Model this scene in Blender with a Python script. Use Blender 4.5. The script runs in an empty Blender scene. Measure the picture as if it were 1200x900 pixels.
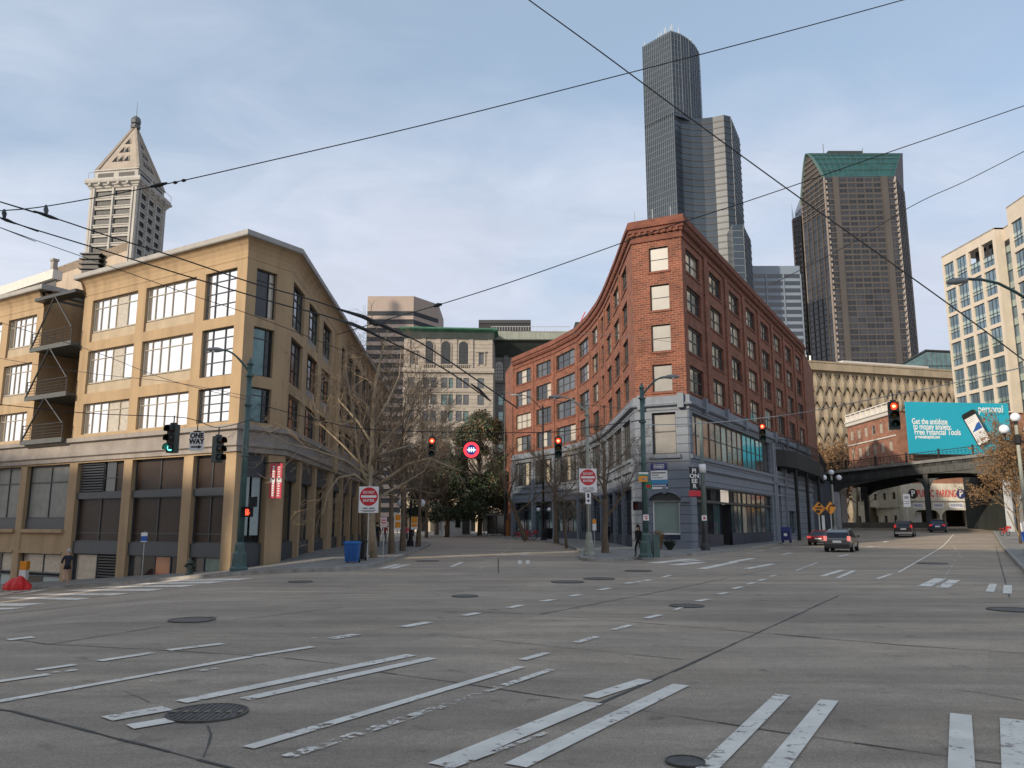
import bpy, math, random
from mathutils import Vector, Matrix, noise as mnoise
R = math.radians
SC = bpy.context.scene
COL = SC.collection
# ------------------------------------------------------------------ camera, world, sun, exposure
F = 940.; TH = math.atan(163/940); CH = 1.9
ct, st = math.cos(TH), math.sin(TH)
cd = bpy.data.cameras.new('camera'); cam = bpy.data.objects.new('camera', cd); COL.objects.link(cam)
cam.location = (0, 0, CH); cam.rotation_euler = (math.pi/2+TH, 0, 0)
cd.sensor_fit = 'HORIZONTAL'; cd.sensor_width = 36; cd.lens = 36*F/1200; cd.clip_start = .1; cd.clip_end = 5000
SC.camera = cam
SC.view_settings.view_transform = 'Standard'; SC.view_settings.look = 'None'
SC.view_settings.exposure = 0.2; SC.view_settings.gamma = 1
SAZ = math.atan2(-.72, -.69)          # azimuth from +Y clockwise of the direction to the sun
SEL = R(22)
S = Vector((-.722*math.cos(SEL), -.692*math.cos(SEL), math.sin(SEL))).normalized()
sd = bpy.data.lights.new('sun', 'SUN'); sd.energy = 3.7; sd.angle = R(1.2); sd.color = (1, .86, .68)
so = bpy.data.objects.new('sun', sd); COL.objects.link(so); so.rotation_euler = S.to_track_quat('Z', 'Y').to_euler()
W = bpy.data.worlds.new('World'); SC.world = W; W.use_nodes = True
def world():
    nt = W.node_tree; N = nt.nodes; L = nt.links; N.clear()
    def nd(t, **k):
        n = N.new(t)
        for a, b in k.items(): setattr(n, a, b)
        return n
    out = nd('ShaderNodeOutputWorld'); bg = nd('ShaderNodeBackground'); bg.inputs[1].default_value = .1
    sky = nd('ShaderNodeTexSky', sky_type='NISHITA', sun_disc=False)
    sky.sun_elevation = SEL; sky.sun_rotation = math.atan2(S.x, S.y); sky.air_density = 1.0; sky.dust_density = 1.2
    tc = nd('ShaderNodeTexCoord')
    sx = nd('ShaderNodeSeparateXYZ'); L.new(tc.outputs['Generated'], sx.inputs[0])
    def m(op, a, b=None, c=None):
        n = nd('ShaderNodeMath', operation=op)
        for i, v in enumerate((a, b, c)):
            if v is None: continue
            if isinstance(v, (int, float)): n.inputs[i].default_value = v
            else: L.new(v, n.inputs[i])
        return n.outputs[0]
    z = m('MAXIMUM', sx.outputs[2], .02); zz = m('ADD', z, .22)
    px = m('DIVIDE', sx.outputs[0], zz); py = m('DIVIDE', sx.outputs[1], zz)
    cv = nd('ShaderNodeCombineXYZ'); L.new(px, cv.inputs[0]); L.new(py, cv.inputs[1])
    mp = nd('ShaderNodeMapping'); mp.inputs['Scale'].default_value = (.7, 1.0, 1); mp.inputs['Location'].default_value = (3.7, 2.2, 0); mp.inputs['Rotation'].default_value = (0, 0, R(-28))
    L.new(cv.outputs[0], mp.inputs[0])
    n1 = nd('ShaderNodeTexNoise'); n1.inputs['Scale'].default_value = 1.3; n1.inputs['Detail'].default_value = 5; n1.inputs['Roughness'].default_value = .48; n1.inputs['Distortion'].default_value = .3
    L.new(mp.outputs[0], n1.inputs[0])
    n2 = nd('ShaderNodeTexNoise'); n2.inputs['Scale'].default_value = 5.5; n2.inputs['Detail'].default_value = 6; n2.inputs['Roughness'].default_value = .6; n2.inputs['Distortion'].default_value = .8
    L.new(mp.outputs[0], n2.inputs[0])
    s = m('ADD', m('MULTIPLY', n1.outputs[0], .84), m('MULTIPLY', n2.outputs[0], .16))
    hz = m('MULTIPLY', m('SUBTRACT', .50, z), .62)      # thicker towards the horizon
    s = m('ADD', s, hz)
    mr = nd('ShaderNodeMapRange', interpolation_type='SMOOTHSTEP'); L.new(s, mr.inputs[0])
    mr.inputs[1].default_value = .36; mr.inputs[2].default_value = .74; mr.inputs[3].default_value = .12; mr.inputs[4].default_value = 1.0
    # cloud colour: thin grey-blue to white-grey, brighter towards the sun
    vd = nd('ShaderNodeVectorMath', operation='DOT_PRODUCT'); L.new(tc.outputs['Generated'], vd.inputs[0]); vd.inputs[1].default_value = S
    g = m('MULTIPLY', m('POWER', m('MAXIMUM', m('ADD', m('MULTIPLY', vd.outputs['Value'], .5), .5), 0), 3.0), 8.5)
    br = m('ADD', 6.3, 0)
    mr2 = nd('ShaderNodeMapRange'); L.new(n2.outputs[0], mr2.inputs[0]); mr2.inputs[1].default_value = .3; mr2.inputs[2].default_value = .7; mr2.inputs[3].default_value = .94; mr2.inputs[4].default_value = 1.05
    br = m('MULTIPLY', br, mr2.outputs[0])
    cc = nd('ShaderNodeVectorMath', operation='SCALE'); cc.inputs[0].default_value = (.88, .965, 1.15); L.new(br, cc.inputs['Scale'])
    # grey-blue open sky between the clouds: the Nishita colour toned by thin haze
    sk = nd('ShaderNodeVectorMath', operation='MULTIPLY_ADD'); L.new(sky.outputs[0], sk.inputs[0]); sk.inputs[1].default_value = (.9, .9, .9); sk.inputs[2].default_value = (1.9, 2.5, 3.1)
    mx = nd('ShaderNodeMix', data_type='RGBA'); L.new(mr.outputs[0], mx.inputs[0]); L.new(sk.outputs[0], mx.inputs[6]); gl = nd('ShaderNodeVectorMath', operation='SCALE'); gl.inputs[0].default_value = (1.12, .97, .80); L.new(g, gl.inputs['Scale'])
    ca = nd('ShaderNodeVectorMath', operation='ADD'); L.new(cc.outputs[0], ca.inputs[0]); L.new(gl.outputs[0], ca.inputs[1]); L.new(ca.outputs[0], mx.inputs[7])
    L.new(mx.outputs[2], bg.inputs[0]); L.new(bg.outputs[0], out.inputs[0])
world()
# ------------------------------------------------------------------ view helpers (a photo pixel at a known distance or height -> a world point)
def ray(px, py):
    a = (px-600)/F; b = (450-py)/F
    return Vector((a, ct-b*st, st+b*ct))
def atY(px, py, Y):
    r = ray(px, py); t = Y/r[1]; return Vector((r[0]*t, Y, CH+r[2]*t))
def onz(px, py, z):
    r = ray(px, py); t = (z-CH)/r[2]; return Vector((r[0]*t, r[1]*t, z))
def hraw(x, y):
    s = max(0., -(x+8+.35*max(0., y-40)))
    z = -.105*s*s/(s+1.2)
    z = max(z, -9)
    if y > 60: z += .02*min(y-60, 90)*min(1, max(0, (x-25)/20))
    return z
def axis(lo, hi, st_, far):
    a = [lo+i*st_ for i in range(int(round((hi-lo)/st_))+1)]
    k = st_; v = hi; w = lo; out = []
    pre = []
    while v < far: k *= 1.6; v += k; out.append(v)
    k = st_
    while w > -far: k *= 1.6; w -= k; pre.append(w)
    return pre[::-1]+a+out
GX = axis(-44, 66, .5, 3000); GY = axis(-6, 130, .5, 3500)
import bisect
def hz(x, y):
    i = max(0, min(len(GX)-2, bisect.bisect_right(GX, x)-1)); j = max(0, min(len(GY)-2, bisect.bisect_right(GY, y)-1))
    u = (x-GX[i])/(GX[i+1]-GX[i]); v = (y-GY[j])/(GY[j+1]-GY[j])
    a = hraw(GX[i], GY[j]); b = hraw(GX[i+1], GY[j]); c = hraw(GX[i+1], GY[j+1]); d = hraw(GX[i], GY[j+1])
    return (a*(1-u)+b*u)*(1-v)+(d*(1-u)+c*u)*v
def G(px, py, dz=0.):
    r = ray(px, py); lo = None; t = 2.
    while t < 900:
        p = r*t
        if CH+p.z <= hraw(p.x, p.y)+dz: break
        lo = t; t *= 1.01
    a, b = lo or 2., t
    for _ in range(30):
        m_ = (a+b)/2; p = r*m_
        if CH+p.z <= hraw(p.x, p.y)+dz: b = m_
        else: a = m_
    p = r*b
    return Vector((p.x, p.y, hz(p.x, p.y)+dz))
# ------------------------------------------------------------------ materials
MT = {}
def mat(name, col, rough=.8, metal=0., var=.12, scale=3., bump=.0, spec=.5, emit=None, es=1., col2=None, bscale=None, coat=0, stain=0.):
    if name in MT: return MT[name]
    m = bpy.data.materials.new(name); m.use_nodes = True; MT[name] = m
    nt = m.node_tree; N = nt.nodes; L = nt.links
    b = N['Principled BSDF']; b.inputs['Roughness'].default_value = rough; b.inputs['Metallic'].default_value = metal
    b.inputs['Specular IOR Level'].default_value = spec; b.inputs['Coat Weight'].default_value = coat
    c = (*col, 1)
    if emit:
        b.inputs['Emission Color'].default_value = (*emit, 1); b.inputs['Emission Strength'].default_value = es
    tc = N.new('ShaderNodeTexCoord')
    if var > 0 or col2:
        n = N.new('ShaderNodeTexNoise'); n.inputs['Scale'].default_value = scale; n.inputs['Detail'].default_value = 6; n.inputs['Roughness'].default_value = .62
        L.new(tc.outputs['Object'], n.inputs[0])
        r = N.new('ShaderNodeValToRGB'); L.new(n.outputs[0], r.inputs[0])
        r.color_ramp.elements[0].position = .3; r.color_ramp.elements[1].position = .7
        d = col2 or tuple(x*(1-var) for x in col); e = col if col2 else tuple(min(1, x*(1+var)) for x in col)
        r.color_ramp.elements[0].color = (*d, 1); r.color_ramp.elements[1].color = (*e, 1)
        src = r.outputs[0]
        if stain > 0:
            mp = N.new('ShaderNodeMapping'); mp.inputs['Scale'].default_value = (1.4, 1.4, .12); L.new(tc.outputs['Object'], mp.inputs[0])
            n3 = N.new('ShaderNodeTexNoise'); n3.inputs['Scale'].default_value = 1.1; n3.inputs['Detail'].default_value = 5; L.new(mp.outputs[0], n3.inputs[0])
            mr = N.new('ShaderNodeMapRange'); L.new(n3.outputs[0], mr.inputs[0]); mr.inputs[1].default_value = .45; mr.inputs[2].default_value = .75; mr.inputs[3].default_value = 1; mr.inputs[4].default_value = 1-stain
            vm = N.new('ShaderNodeVectorMath'); vm.operation = 'SCALE'; L.new(src, vm.inputs[0]); L.new(mr.outputs[0], vm.inputs['Scale']); src = vm.outputs[0]
        L.new(src, b.inputs['Base Color'])
    else: b.inputs['Base Color'].default_value = c
    if bump > 0:
        n2 = N.new('ShaderNodeTexNoise'); n2.inputs['Scale'].default_value = bscale or scale*8; n2.inputs['Detail'].default_value = 4
        L.new(tc.outputs['Object'], n2.inputs[0])
        bp = N.new('ShaderNodeBump'); bp.inputs['Strength'].default_value = bump; bp.inputs['Distance'].default_value = .02
        L.new(n2.outputs[0], bp.inputs['Height']); L.new(bp.outputs[0], b.inputs['Normal'])
    return m
def brick(name, c1, c2, mortar, bw=.42, rh=.14, ms=.02, offset=.5, bump=.5, rough=.9, dirt=.34):
    m = bpy.data.materials.new(name); m.use_nodes = True; MT[name] = m
    nt = m.node_tree; N = nt.nodes; L = nt.links; b = N['Principled BSDF']; b.inputs['Roughness'].default_value = rough
    tc = N.new('ShaderNodeTexCoord'); t = N.new('ShaderNodeTexBrick'); L.new(tc.outputs['UV'], t.inputs[0]); t.offset = offset
    t.inputs['Scale'].default_value = 1; t.inputs['Brick Width'].default_value = bw; t.inputs['Row Height'].default_value = rh; t.inputs['Mortar Size'].default_value = ms
    t.inputs['Mortar Smooth'].default_value = .2
    t.inputs['Color1'].default_value = (*c1, 1); t.inputs['Color2'].default_value = (*c2, 1); t.inputs['Mortar'].default_value = (*mortar, 1)
    n = N.new('ShaderNodeTexNoise'); n.inputs['Scale'].default_value = .9; n.inputs['Detail'].default_value = 8; n.inputs['Roughness'].default_value = .65; L.new(tc.outputs['Object'], n.inputs[0])
    mr = N.new('ShaderNodeMapRange'); L.new(n.outputs[0], mr.inputs[0]); mr.inputs[1].default_value = .3; mr.inputs[2].default_value = .7; mr.inputs[3].default_value = 1-dirt; mr.inputs[4].default_value = 1+dirt*.7
    vm = N.new('ShaderNodeVectorMath'); vm.operation = 'SCALE'; L.new(t.outputs[0], vm.inputs[0]); L.new(mr.outputs[0], vm.inputs['Scale']); L.new(vm.outputs[0], b.inputs['Base Color'])
    bp = N.new('ShaderNodeBump'); bp.inputs['Strength'].default_value = bump; bp.inputs['Distance'].default_value = .02; bp.invert = True; L.new(t.outputs['Fac'], bp.inputs['Height']); L.new(bp.outputs[0], b.inputs['Normal'])
    return m
def road_mat():
    m = bpy.data.materials.new('road_surface'); m.use_nodes = True; nt = m.node_tree; N = nt.nodes; L = nt.links; b = N['Principled BSDF']
    b.inputs['Roughness'].default_value = .78; b.inputs['Specular IOR Level'].default_value = .35
    tc = N.new('ShaderNodeTexCoord')
    def ns(sc, det, mscale=None, rough=.6, dist=0):
        n = N.new('ShaderNodeTexNoise'); n.inputs['Scale'].default_value = sc; n.inputs['Detail'].default_value = det; n.inputs['Roughness'].default_value = rough; n.inputs['Distortion'].default_value = dist
        if mscale:
            mp = N.new('ShaderNodeMapping'); mp.inputs['Scale'].default_value = mscale; mp.inputs['Rotation'].default_value = (0, 0, R(28)); L.new(tc.outputs['Object'], mp.inputs[0]); L.new(mp.outputs[0], n.inputs[0])
        else: L.new(tc.outputs['Object'], n.inputs[0])
        return n.outputs[0]
    big = ns(.11, 6, (1, 2.2, 1), .6, .6); mid = ns(.55, 6, (1, 1.6, 1), .65, 1.0); fine = ns(38, 3, None, .8); stain = ns(.9, 5, (.35, 2.2, 1), .6, .4)
    r = N.new('ShaderNodeValToRGB'); L.new(big, r.inputs[0]); e = r.color_ramp.elements
    e[0].position = .33; e[0].color = (.295, .246, .198, 1); e[1].position = .66; e[1].color = (.41, .33, .245, 1)
    q = e.new(.5); q.color = (.352, .288, .222, 1)
    def sc(src, v, lo, hi, a, c):
        mr = N.new('ShaderNodeMapRange'); L.new(v, mr.inputs[0]); mr.inputs[1].default_value = lo; mr.inputs[2].default_value = hi; mr.inputs[3].default_value = a; mr.inputs[4].default_value = c
        vm = N.new('ShaderNodeVectorMath'); vm.operation = 'SCALE'; L.new(src, vm.inputs[0]); L.new(mr.outputs[0], vm.inputs['Scale']); return vm.outputs[0]
    s = sc(r.outputs[0], mid, .3, .7, .84, 1.15); s = sc(s, stain, .5, .75, 1, .78); s = sc(s, fine, .3, .7, .62, 1.38)
    sp = ns(9, 4, None, .75); s = sc(s, sp, .35, .7, .9, 1.12)
    tr = ns(.35, 4, (.16, 3.2, 1), .5, .15); s = sc(s, tr, .42, .62, 1.07, .86)      # tyre-polished tracks
    oil = ns(1.7, 3, None, .5, .3); s = sc(s, oil, .64, .74, 1, .62)                  # oil drips
    vo = N.new('ShaderNodeTexVoronoi'); vo.feature = 'F1'; vo.inputs['Scale'].default_value = .16; vo.inputs['Randomness'].default_value = .8; vo.distance = 'CHEBYCHEV'
    mpv = N.new('ShaderNodeMapping'); mpv.inputs['Rotation'].default_value = (0, 0, R(31)); L.new(tc.outputs['Object'], mpv.inputs[0]); L.new(mpv.outputs[0], vo.inputs[0])
    sv = N.new('ShaderNodeSeparateColor'); L.new(vo.outputs['Color'], sv.inputs[0]); s = sc(s, sv.outputs[0], 0, 1, .93, 1.06)   # slabs poured at different times
    L.new(s, b.inputs['Base Color'])
    bp = N.new('ShaderNodeBump'); bp.inputs['Strength'].default_value = .45; bp.inputs['Distance'].default_value = .012; L.new(fine, bp.inputs['Height']); L.new(bp.outputs[0], b.inputs['Normal'])
    return m
def paint_mat(name, wear=.5, col=(.82, .77, .68)):
    m = bpy.data.materials.new(name); m.use_nodes = True; nt = m.node_tree; N = nt.nodes; L = nt.links; b = N['Principled BSDF']; b.inputs['Roughness'].default_value = .6
    tc = N.new('ShaderNodeTexCoord')
    n0 = N.new('ShaderNodeTexNoise'); n0.inputs['Scale'].default_value = 2.5; n0.inputs['Detail'].default_value = 5; L.new(tc.outputs['Object'], n0.inputs[0])
    r0 = N.new('ShaderNodeValToRGB'); L.new(n0.outputs[0], r0.inputs[0]); r0.color_ramp.elements[0].color = (*[c*.78 for c in col], 1); r0.color_ramp.elements[1].color = (*col, 1); r0.color_ramp.elements[0].position = .3; r0.color_ramp.elements[1].position = .65
    L.new(r0.outputs[0], b.inputs['Base Color'])
    n = N.new('ShaderNodeTexNoise'); n.inputs['Scale'].default_value = 7; n.inputs['Detail'].default_value = 9; n.inputs['Roughness'].default_value = .72; L.new(tc.outputs['Object'], n.inputs[0])
    nb = N.new('ShaderNodeTexNoise'); nb.inputs['Scale'].default_value = .9; nb.inputs['Detail'].default_value = 3; L.new(tc.outputs['Object'], nb.inputs[0])
    ad = N.new('ShaderNodeMath'); ad.operation = 'MULTIPLY_ADD'; L.new(nb.outputs[0], ad.inputs[0]); ad.inputs[1].default_value = .45; L.new(n.outputs[0], ad.inputs[2])
    r = N.new('ShaderNodeValToRGB'); L.new(ad.outputs[0], r.inputs[0]); r.color_ramp.elements[0].position = wear+.225-.05; r.color_ramp.elements[1].position = wear+.225+.05
    tr = N.new('ShaderNodeBsdfTransparent'); mx = N.new('ShaderNodeMixShader'); L.new(r.outputs[0], mx.inputs[0]); L.new(tr.outputs[0], mx.inputs[1]); L.new(b.outputs[0], mx.inputs[2])
    L.new(mx.outputs[0], N['Material Output'].inputs[0]); return m
def glass(name, col, metal=.0, rough=.05, var=.3, scale=.5, spec=1.0):
    return mat(name, col, rough, metal, var=var, scale=scale, spec=spec)
road_m = road_mat()
paint = paint_mat('road_paint', .385); paint_old = paint_mat('worn_paint', .48); paint_faint = paint_mat('faded_paint', .53)
walk = brick('pavement_slabs', (.25, .24, .22), (.21, .20, .185), (.11, .105, .095), 1.5, 1.5, .03, 0, .3, .85, .25)
kerb_m = mat('kerb_concrete', (.27, .26, .235), .85, var=.35, scale=1.5, bump=.3, stain=.0)
tar = mat('joint_tar', (.085, .08, .073), .9, var=.3)
tan = mat('tan_stucco', (.40, .285, .168), .9, var=.07, scale=.8, bump=.15, bscale=12, stain=.24)
tan2 = mat('pale_stucco_panel', (.42, .34, .24), .9, var=.08, scale=1, stain=.1)
trimg = mat('grey_trim', (.34, .33, .31), .7, var=.1, scale=2, stain=.15)
ledge = mat('grey_stone_ledge', (.29, .26, .235), .85, var=.15, scale=1.5, bump=.2, stain=.2)
frame_w = mat('pale_window_frame', (.36, .33, .27), .6, var=.05)
frame_d = mat('dark_window_frame', (.035, .038, .04), .5, var=.1)
frame_g = mat('slate_frame', (.05, .058, .066), .5, var=.1)
gl_bright = glass('mirror_glass', (.88, .86, .84), .93, .12, .05, .4)
gl_curt = mat('curtained_glass', (.42, .37, .29), .15, .0, var=.2, scale=4, spec=1)
gl_dark = glass('dark_glass', (.014, .017, .019), .0, .06, .5, .6, .6)
gl_teal = glass('teal_dark_glass', (.10, .17, .17), .5, .08, .4, .5)
gl_refl = glass('dim_reflecting_glass', (.33, .36, .37), .8, .07, .35, .3)
gl_mid = glass('grey_glass', (.055, .06, .062), .10, .10, .6, .35)
gl_orange = glass('warm_reflection_tint_glass', (.36, .17, .09), .25, .12, .5, .8)  # orange of reflected brick put into the pane colour
gl_cyan = glass('cyan_glass', (.10, .36, .40), .3, .1, .4, .8)
gl_brown = glass('brown_bronze_glass', (.042, .029, .022), .0, .4, .35, .7, .18)  # dark brown-bronze glass of the lower storeys
blind = mat('blind_behind_glass', (.165, .163, .157), .35, var=.15, scale=1.2, spec=.4)
curtain = mat('pleated_curtain', (.22, .225, .205), .5, var=.2, scale=2, spec=.3)
brick_m = brick('red_brick', (.24, .072, .037), (.13, .040, .025), (.26, .155, .11), .46, .17, .022)
brick_d = brick('brick_cornice', (.215, .07, .043), (.16, .052, .035), (.12, .07, .05), .42, .14, .02)
brick_s = brick('small_brick', (.34, .15, .09), (.27, .11, .07), (.28, .17, .12), .42, .14, .018)
blue_m = brick('blue_painted_stone', (.170, .195, .232), (.155, .18, .215), (.065, .078, .095), 40, .62, .03, 0, .8, .7, .12)
blue_p = mat('blue_painted_trim', (.170, .195, .232), .7, var=.1, scale=2, bump=.1, stain=.2)
blue_dk = mat('navy_painted_base', (.02, .028, .05), .5, var=.1)
black_m = mat('black_painted_steel', (.010, .011, .012), .75, var=.3, scale=2)
steel_d = mat('dark_bridge_steel', (.03, .034, .034), .5, var=.35, scale=1.2, stain=.3)
green_p = mat('green_painted_pole', (.055, .105, .10), .45, var=.25, scale=3, stain=.15)
conc_pole = mat('weathered_pole', (.30, .31, .26), .8, var=.15, scale=3)
conc_g = mat('greygreen_pole', (.12, .145, .13), .7, var=.2, scale=3)
galv = mat('galvanised_steel', (.42, .43, .42), .45, .6, var=.1)
sign_w = mat('sign_white', (.75, .75, .74), .5, var=.04)
sign_r = mat('sign_red', (.55, .02, .03), .45, var=.05)
sign_k = mat('sign_black', (.01, .01, .01), .5, var=0)
sign_b = mat('sign_blue', (.02, .10, .40), .5, var=.05)
sign_o = mat('sign_orange', (.75, .28, .02), .5, var=.05)
sign_n = mat('sign_navy', (.02, .03, .14), .5, var=.05)
sign_gn = mat('sign_green', (.02, .20, .11), .5, var=.05)
rubber = mat('tyre_rubber', (.015, .015, .015), .85, var=.1)
globe_m = mat('globe_glass', (.80, .84, .90), .25, var=.03, spec=.6)
wire_m = mat('wire_black', (.012, .012, .012), .6, var=0)
wire_g = mat('wire_grey', (.10, .10, .10), .6, var=0)
bark_l = mat('pale_bark', (.30, .24, .16), .9, var=.3, scale=4, bump=.3)
bark_b = mat('brown_bark', (.13, .095, .065), .9, var=.3, scale=4, bump=.3)
twig_m = mat('twig_bark', (.17, .125, .085), .9, var=.2, scale=2)
lens_off_r = mat('lens_red_off', (.10, .01, .01), .3, var=0); lens_off_y = mat('lens_amber_off', (.10, .06, .01), .3, var=0); lens_off_g = mat('lens_green_off', (.01, .05, .04), .3, var=0)
lens_r = mat('lens_red_lit', (.8, .1, .05), .4, var=0, emit=(1, .05, .02), es=2.5)
lens_rc = mat('lens_red_core', (.8, .3, .1), .4, var=0, emit=(1, .42, .15), es=5)
lens_g = mat('lens_green_lit', (.1, .7, .5), .4, var=0, emit=(.15, 1, .7), es=2.2)
# ------------------------------------------------------------------ mesh builder
class MB:
    def __init__(s): s.V = []; s.F = []; s.M = []
    def add(s, v, f, m=0):
        o = len(s.V); s.V += [tuple(x) for x in v]; s.F += [tuple(o+i for i in q) for q in f]; s.M += [m]*len(f); return s
    def quad(s, a, b, c, d, m=0): return s.add([a, b, c, d], [(0, 1, 2, 3)], m)
    def box(s, x0, x1, y0, y1, z0, z1, m=0, T=None):
        v = [(x, y, z) for z in (z0, z1) for y in (y0, y1) for x in (x0, x1)]
        if T: v = [T(p) for p in v]
        return s.add(v, [(0, 2, 3, 1), (4, 5, 7, 6), (0, 1, 5, 4), (2, 6, 7, 3), (0, 4, 6, 2), (1, 3, 7, 5)], m)
    def tube(s, pts, r, n=6, m=0, caps=True):
        pts = [Vector(p) for p in pts]; o = len(s.V); k = len(pts)
        if not isinstance(r, (list, tuple)): r = [r]*k
        up = Vector((0, 0, 1)); a = None
        for i, p in enumerate(pts):
            d = (pts[min(i+1, k-1)]-pts[max(i-1, 0)]).normalized()
            if a is None: a = d.cross(up if abs(d.z) < .9 else Vector((1, 0, 0))).normalized()
            else:
                a = (a-d*a.dot(d)); a = a.normalized() if a.length > 1e-6 else d.orthogonal().normalized()
            b = d.cross(a)
            for j in range(n):
                t = 2*math.pi*j/n; s.V.append(tuple(p+(a*math.cos(t)+b*math.sin(t))*r[i]))
        for i in range(k-1):
            for j in range(n):
                q = (j+1) % n; s.F.append((o+i*n+j, o+i*n+q, o+(i+1)*n+q, o+(i+1)*n+j)); s.M.append(m)
        if caps:
            s.F.append(tuple(o+j for j in range(n))[::-1]); s.M.append(m)
            s.F.append(tuple(o+(k-1)*n+j for j in range(n))); s.M.append(m)
        return s
    def lathe(s, prof, n=12, c=(0, 0, 0), m=0):
        o = len(s.V)
        for r, z in prof:
            for j in range(n):
                t = 2*math.pi*j/n; s.V.append((c[0]+r*math.cos(t), c[1]+r*math.sin(t), c[2]+z))
        for i in range(len(prof)-1):
            for j in range(n):
                q = (j+1) % n; s.F.append((o+i*n+j, o+i*n+q, o+(i+1)*n+q, o+(i+1)*n+j)); s.M.append(m)
        s.F.append(tuple(o+j for j in range(n))[::-1]); s.M.append(m)
        e = o+(len(prof)-1)*n; s.F.append(tuple(e+j for j in range(n))); s.M.append(m); return s
    def prism(s, poly, z0, z1, m=0, mt=None):
        n = len(poly); v = [(p[0], p[1], z0) for p in poly]+[(p[0], p[1], z1) for p in poly]
        s.add(v, [(i, (i+1) % n, n+(i+1) % n, n+i) for i in range(n)], m)
        s.add([(p[0], p[1], z1) for p in poly], [tuple(range(n))], m if mt is None else mt)
        return s.add([(p[0], p[1], z0) for p in poly], [tuple(range(n))[::-1]], m)
    def ball(s, c, r, n=12, m=0, sq=1.):
        prof = [(max(.001, r*math.sin(math.pi*i/8)), -r*sq*math.cos(math.pi*i/8)) for i in range(9)]
        return s.lathe(prof, n, c, m)
    def mesh(s, name, mats, smooth=False, off=None):
        me = bpy.data.meshes.new(name)
        V = s.V if off is None else [(x-off[0], y-off[1], z-off[2]) for x, y, z in s.V]
        me.from_pydata(V, [], s.F); 
        for m in (mats if isinstance(mats, (list, tuple)) else [mats]): me.materials.append(m)
        me.polygons.foreach_set('material_index', s.M)
        if smooth: me.polygons.foreach_set('use_smooth', [True]*len(s.F))
        uv = me.uv_layers.new(name='UVMap'); d = []
        for p in me.polygons:
            nx, ny, nz = p.normal
            if abs(nz) > .7:
                for vi in p.vertices: d += [s.V[vi][0], s.V[vi][1]]
            else:
                l = math.hypot(nx, ny) or 1
                for vi in p.vertices: d += [(-ny*s.V[vi][0]+nx*s.V[vi][1])/l, s.V[vi][2]]
        uv.data.foreach_set('uv', d); me.update(); return me
    def build(s, name, mats, parent=None, smooth=False, local=False):
        off = None
        if parent is not None and not local:
            off = wl(parent)
        o = bpy.data.objects.new(name, s.mesh(name, mats, smooth, off)); COL.objects.link(o); o.parent = parent
        return o
def wl(o):
    v = Vector(o.location)
    return v if o.parent is None else v+wl(o.parent)
def tag(o, label, cat, group=None):
    o['label'] = label; o['category'] = cat
    if group: o['group'] = group
    return o
def thing(name, label, cat, loc=(0, 0, 0), rz=0, group=None):
    o = bpy.data.objects.new(name, None); COL.objects.link(o); o.location = loc; o.rotation_euler = (0, 0, rz); o.empty_display_size = .3
    return tag(o, label, cat, group)
def struct(o, k='structure'): o['kind'] = k; return o
class Fc:
    """a vertical facade running left to right as seen from outside"""
    def __init__(s, p0, p1):
        s.p = Vector((p0[0], p0[1], 0)); d = Vector((p1[0]-p0[0], p1[1]-p0[1], 0)); s.L = d.length; s.d = d/s.L; s.n = Vector((s.d.y, -s.d.x, 0)); s.a = math.atan2(s.d.y, s.d.x)
    def pt(s, u, z, w=0): q = s.p+s.d*u+s.n*w; return (q.x, q.y, z)
    def box(s, mb, u0, u1, z0, z1, w0, w1, m=0):
        return mb.box(u0, u1, w0, w1, z0, z1, m, T=lambda p: s.pt(p[0], p[2], p[1]))
    def wall(s, mb, u0, u1, z0, z1, holes, dep=.25, m=0, mr=None, w=0):
        us = sorted({u0, u1, *[h[0] for h in holes], *[h[1] for h in holes]}); zs = sorted({z0, z1, *[h[2] for h in holes], *[h[3] for h in holes]})
        us = [u for u in us if u0-1e-6 <= u <= u1+1e-6]; zs = [z for z in zs if z0-1e-6 <= z <= z1+1e-6]
        for j in range(len(zs)-1):
            i = 0
            while i < len(us)-1:
                zc = (zs[j]+zs[j+1])/2
                def inh(i): uc = (us[i]+us[i+1])/2; return any(h[0] < uc < h[1] and h[2] < zc < h[3] for h in holes)
                if inh(i): i += 1; continue
                k = i
                while k+1 < len(us)-1 and not inh(k+1): k += 1
                mb.quad(s.pt(us[i], zs[j], w), s.pt(us[k+1], zs[j], w), s.pt(us[k+1], zs[j+1], w), s.pt(us[i], zs[j+1], w), m); i = k+1
        mr = m if mr is None else mr
        for a, b, c, d in [h[:4] for h in holes]:
            for (ua, za, ub, zb) in ((a, c, a, d), (b, d, b, c), (a, d, b, d), (b, c, a, c)):
                mb.quad(s.pt(ua, za, w), s.pt(ub, zb, w), s.pt(ub, zb, w-dep), s.pt(ua, za, w-dep), mr)
WC = {}
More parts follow.
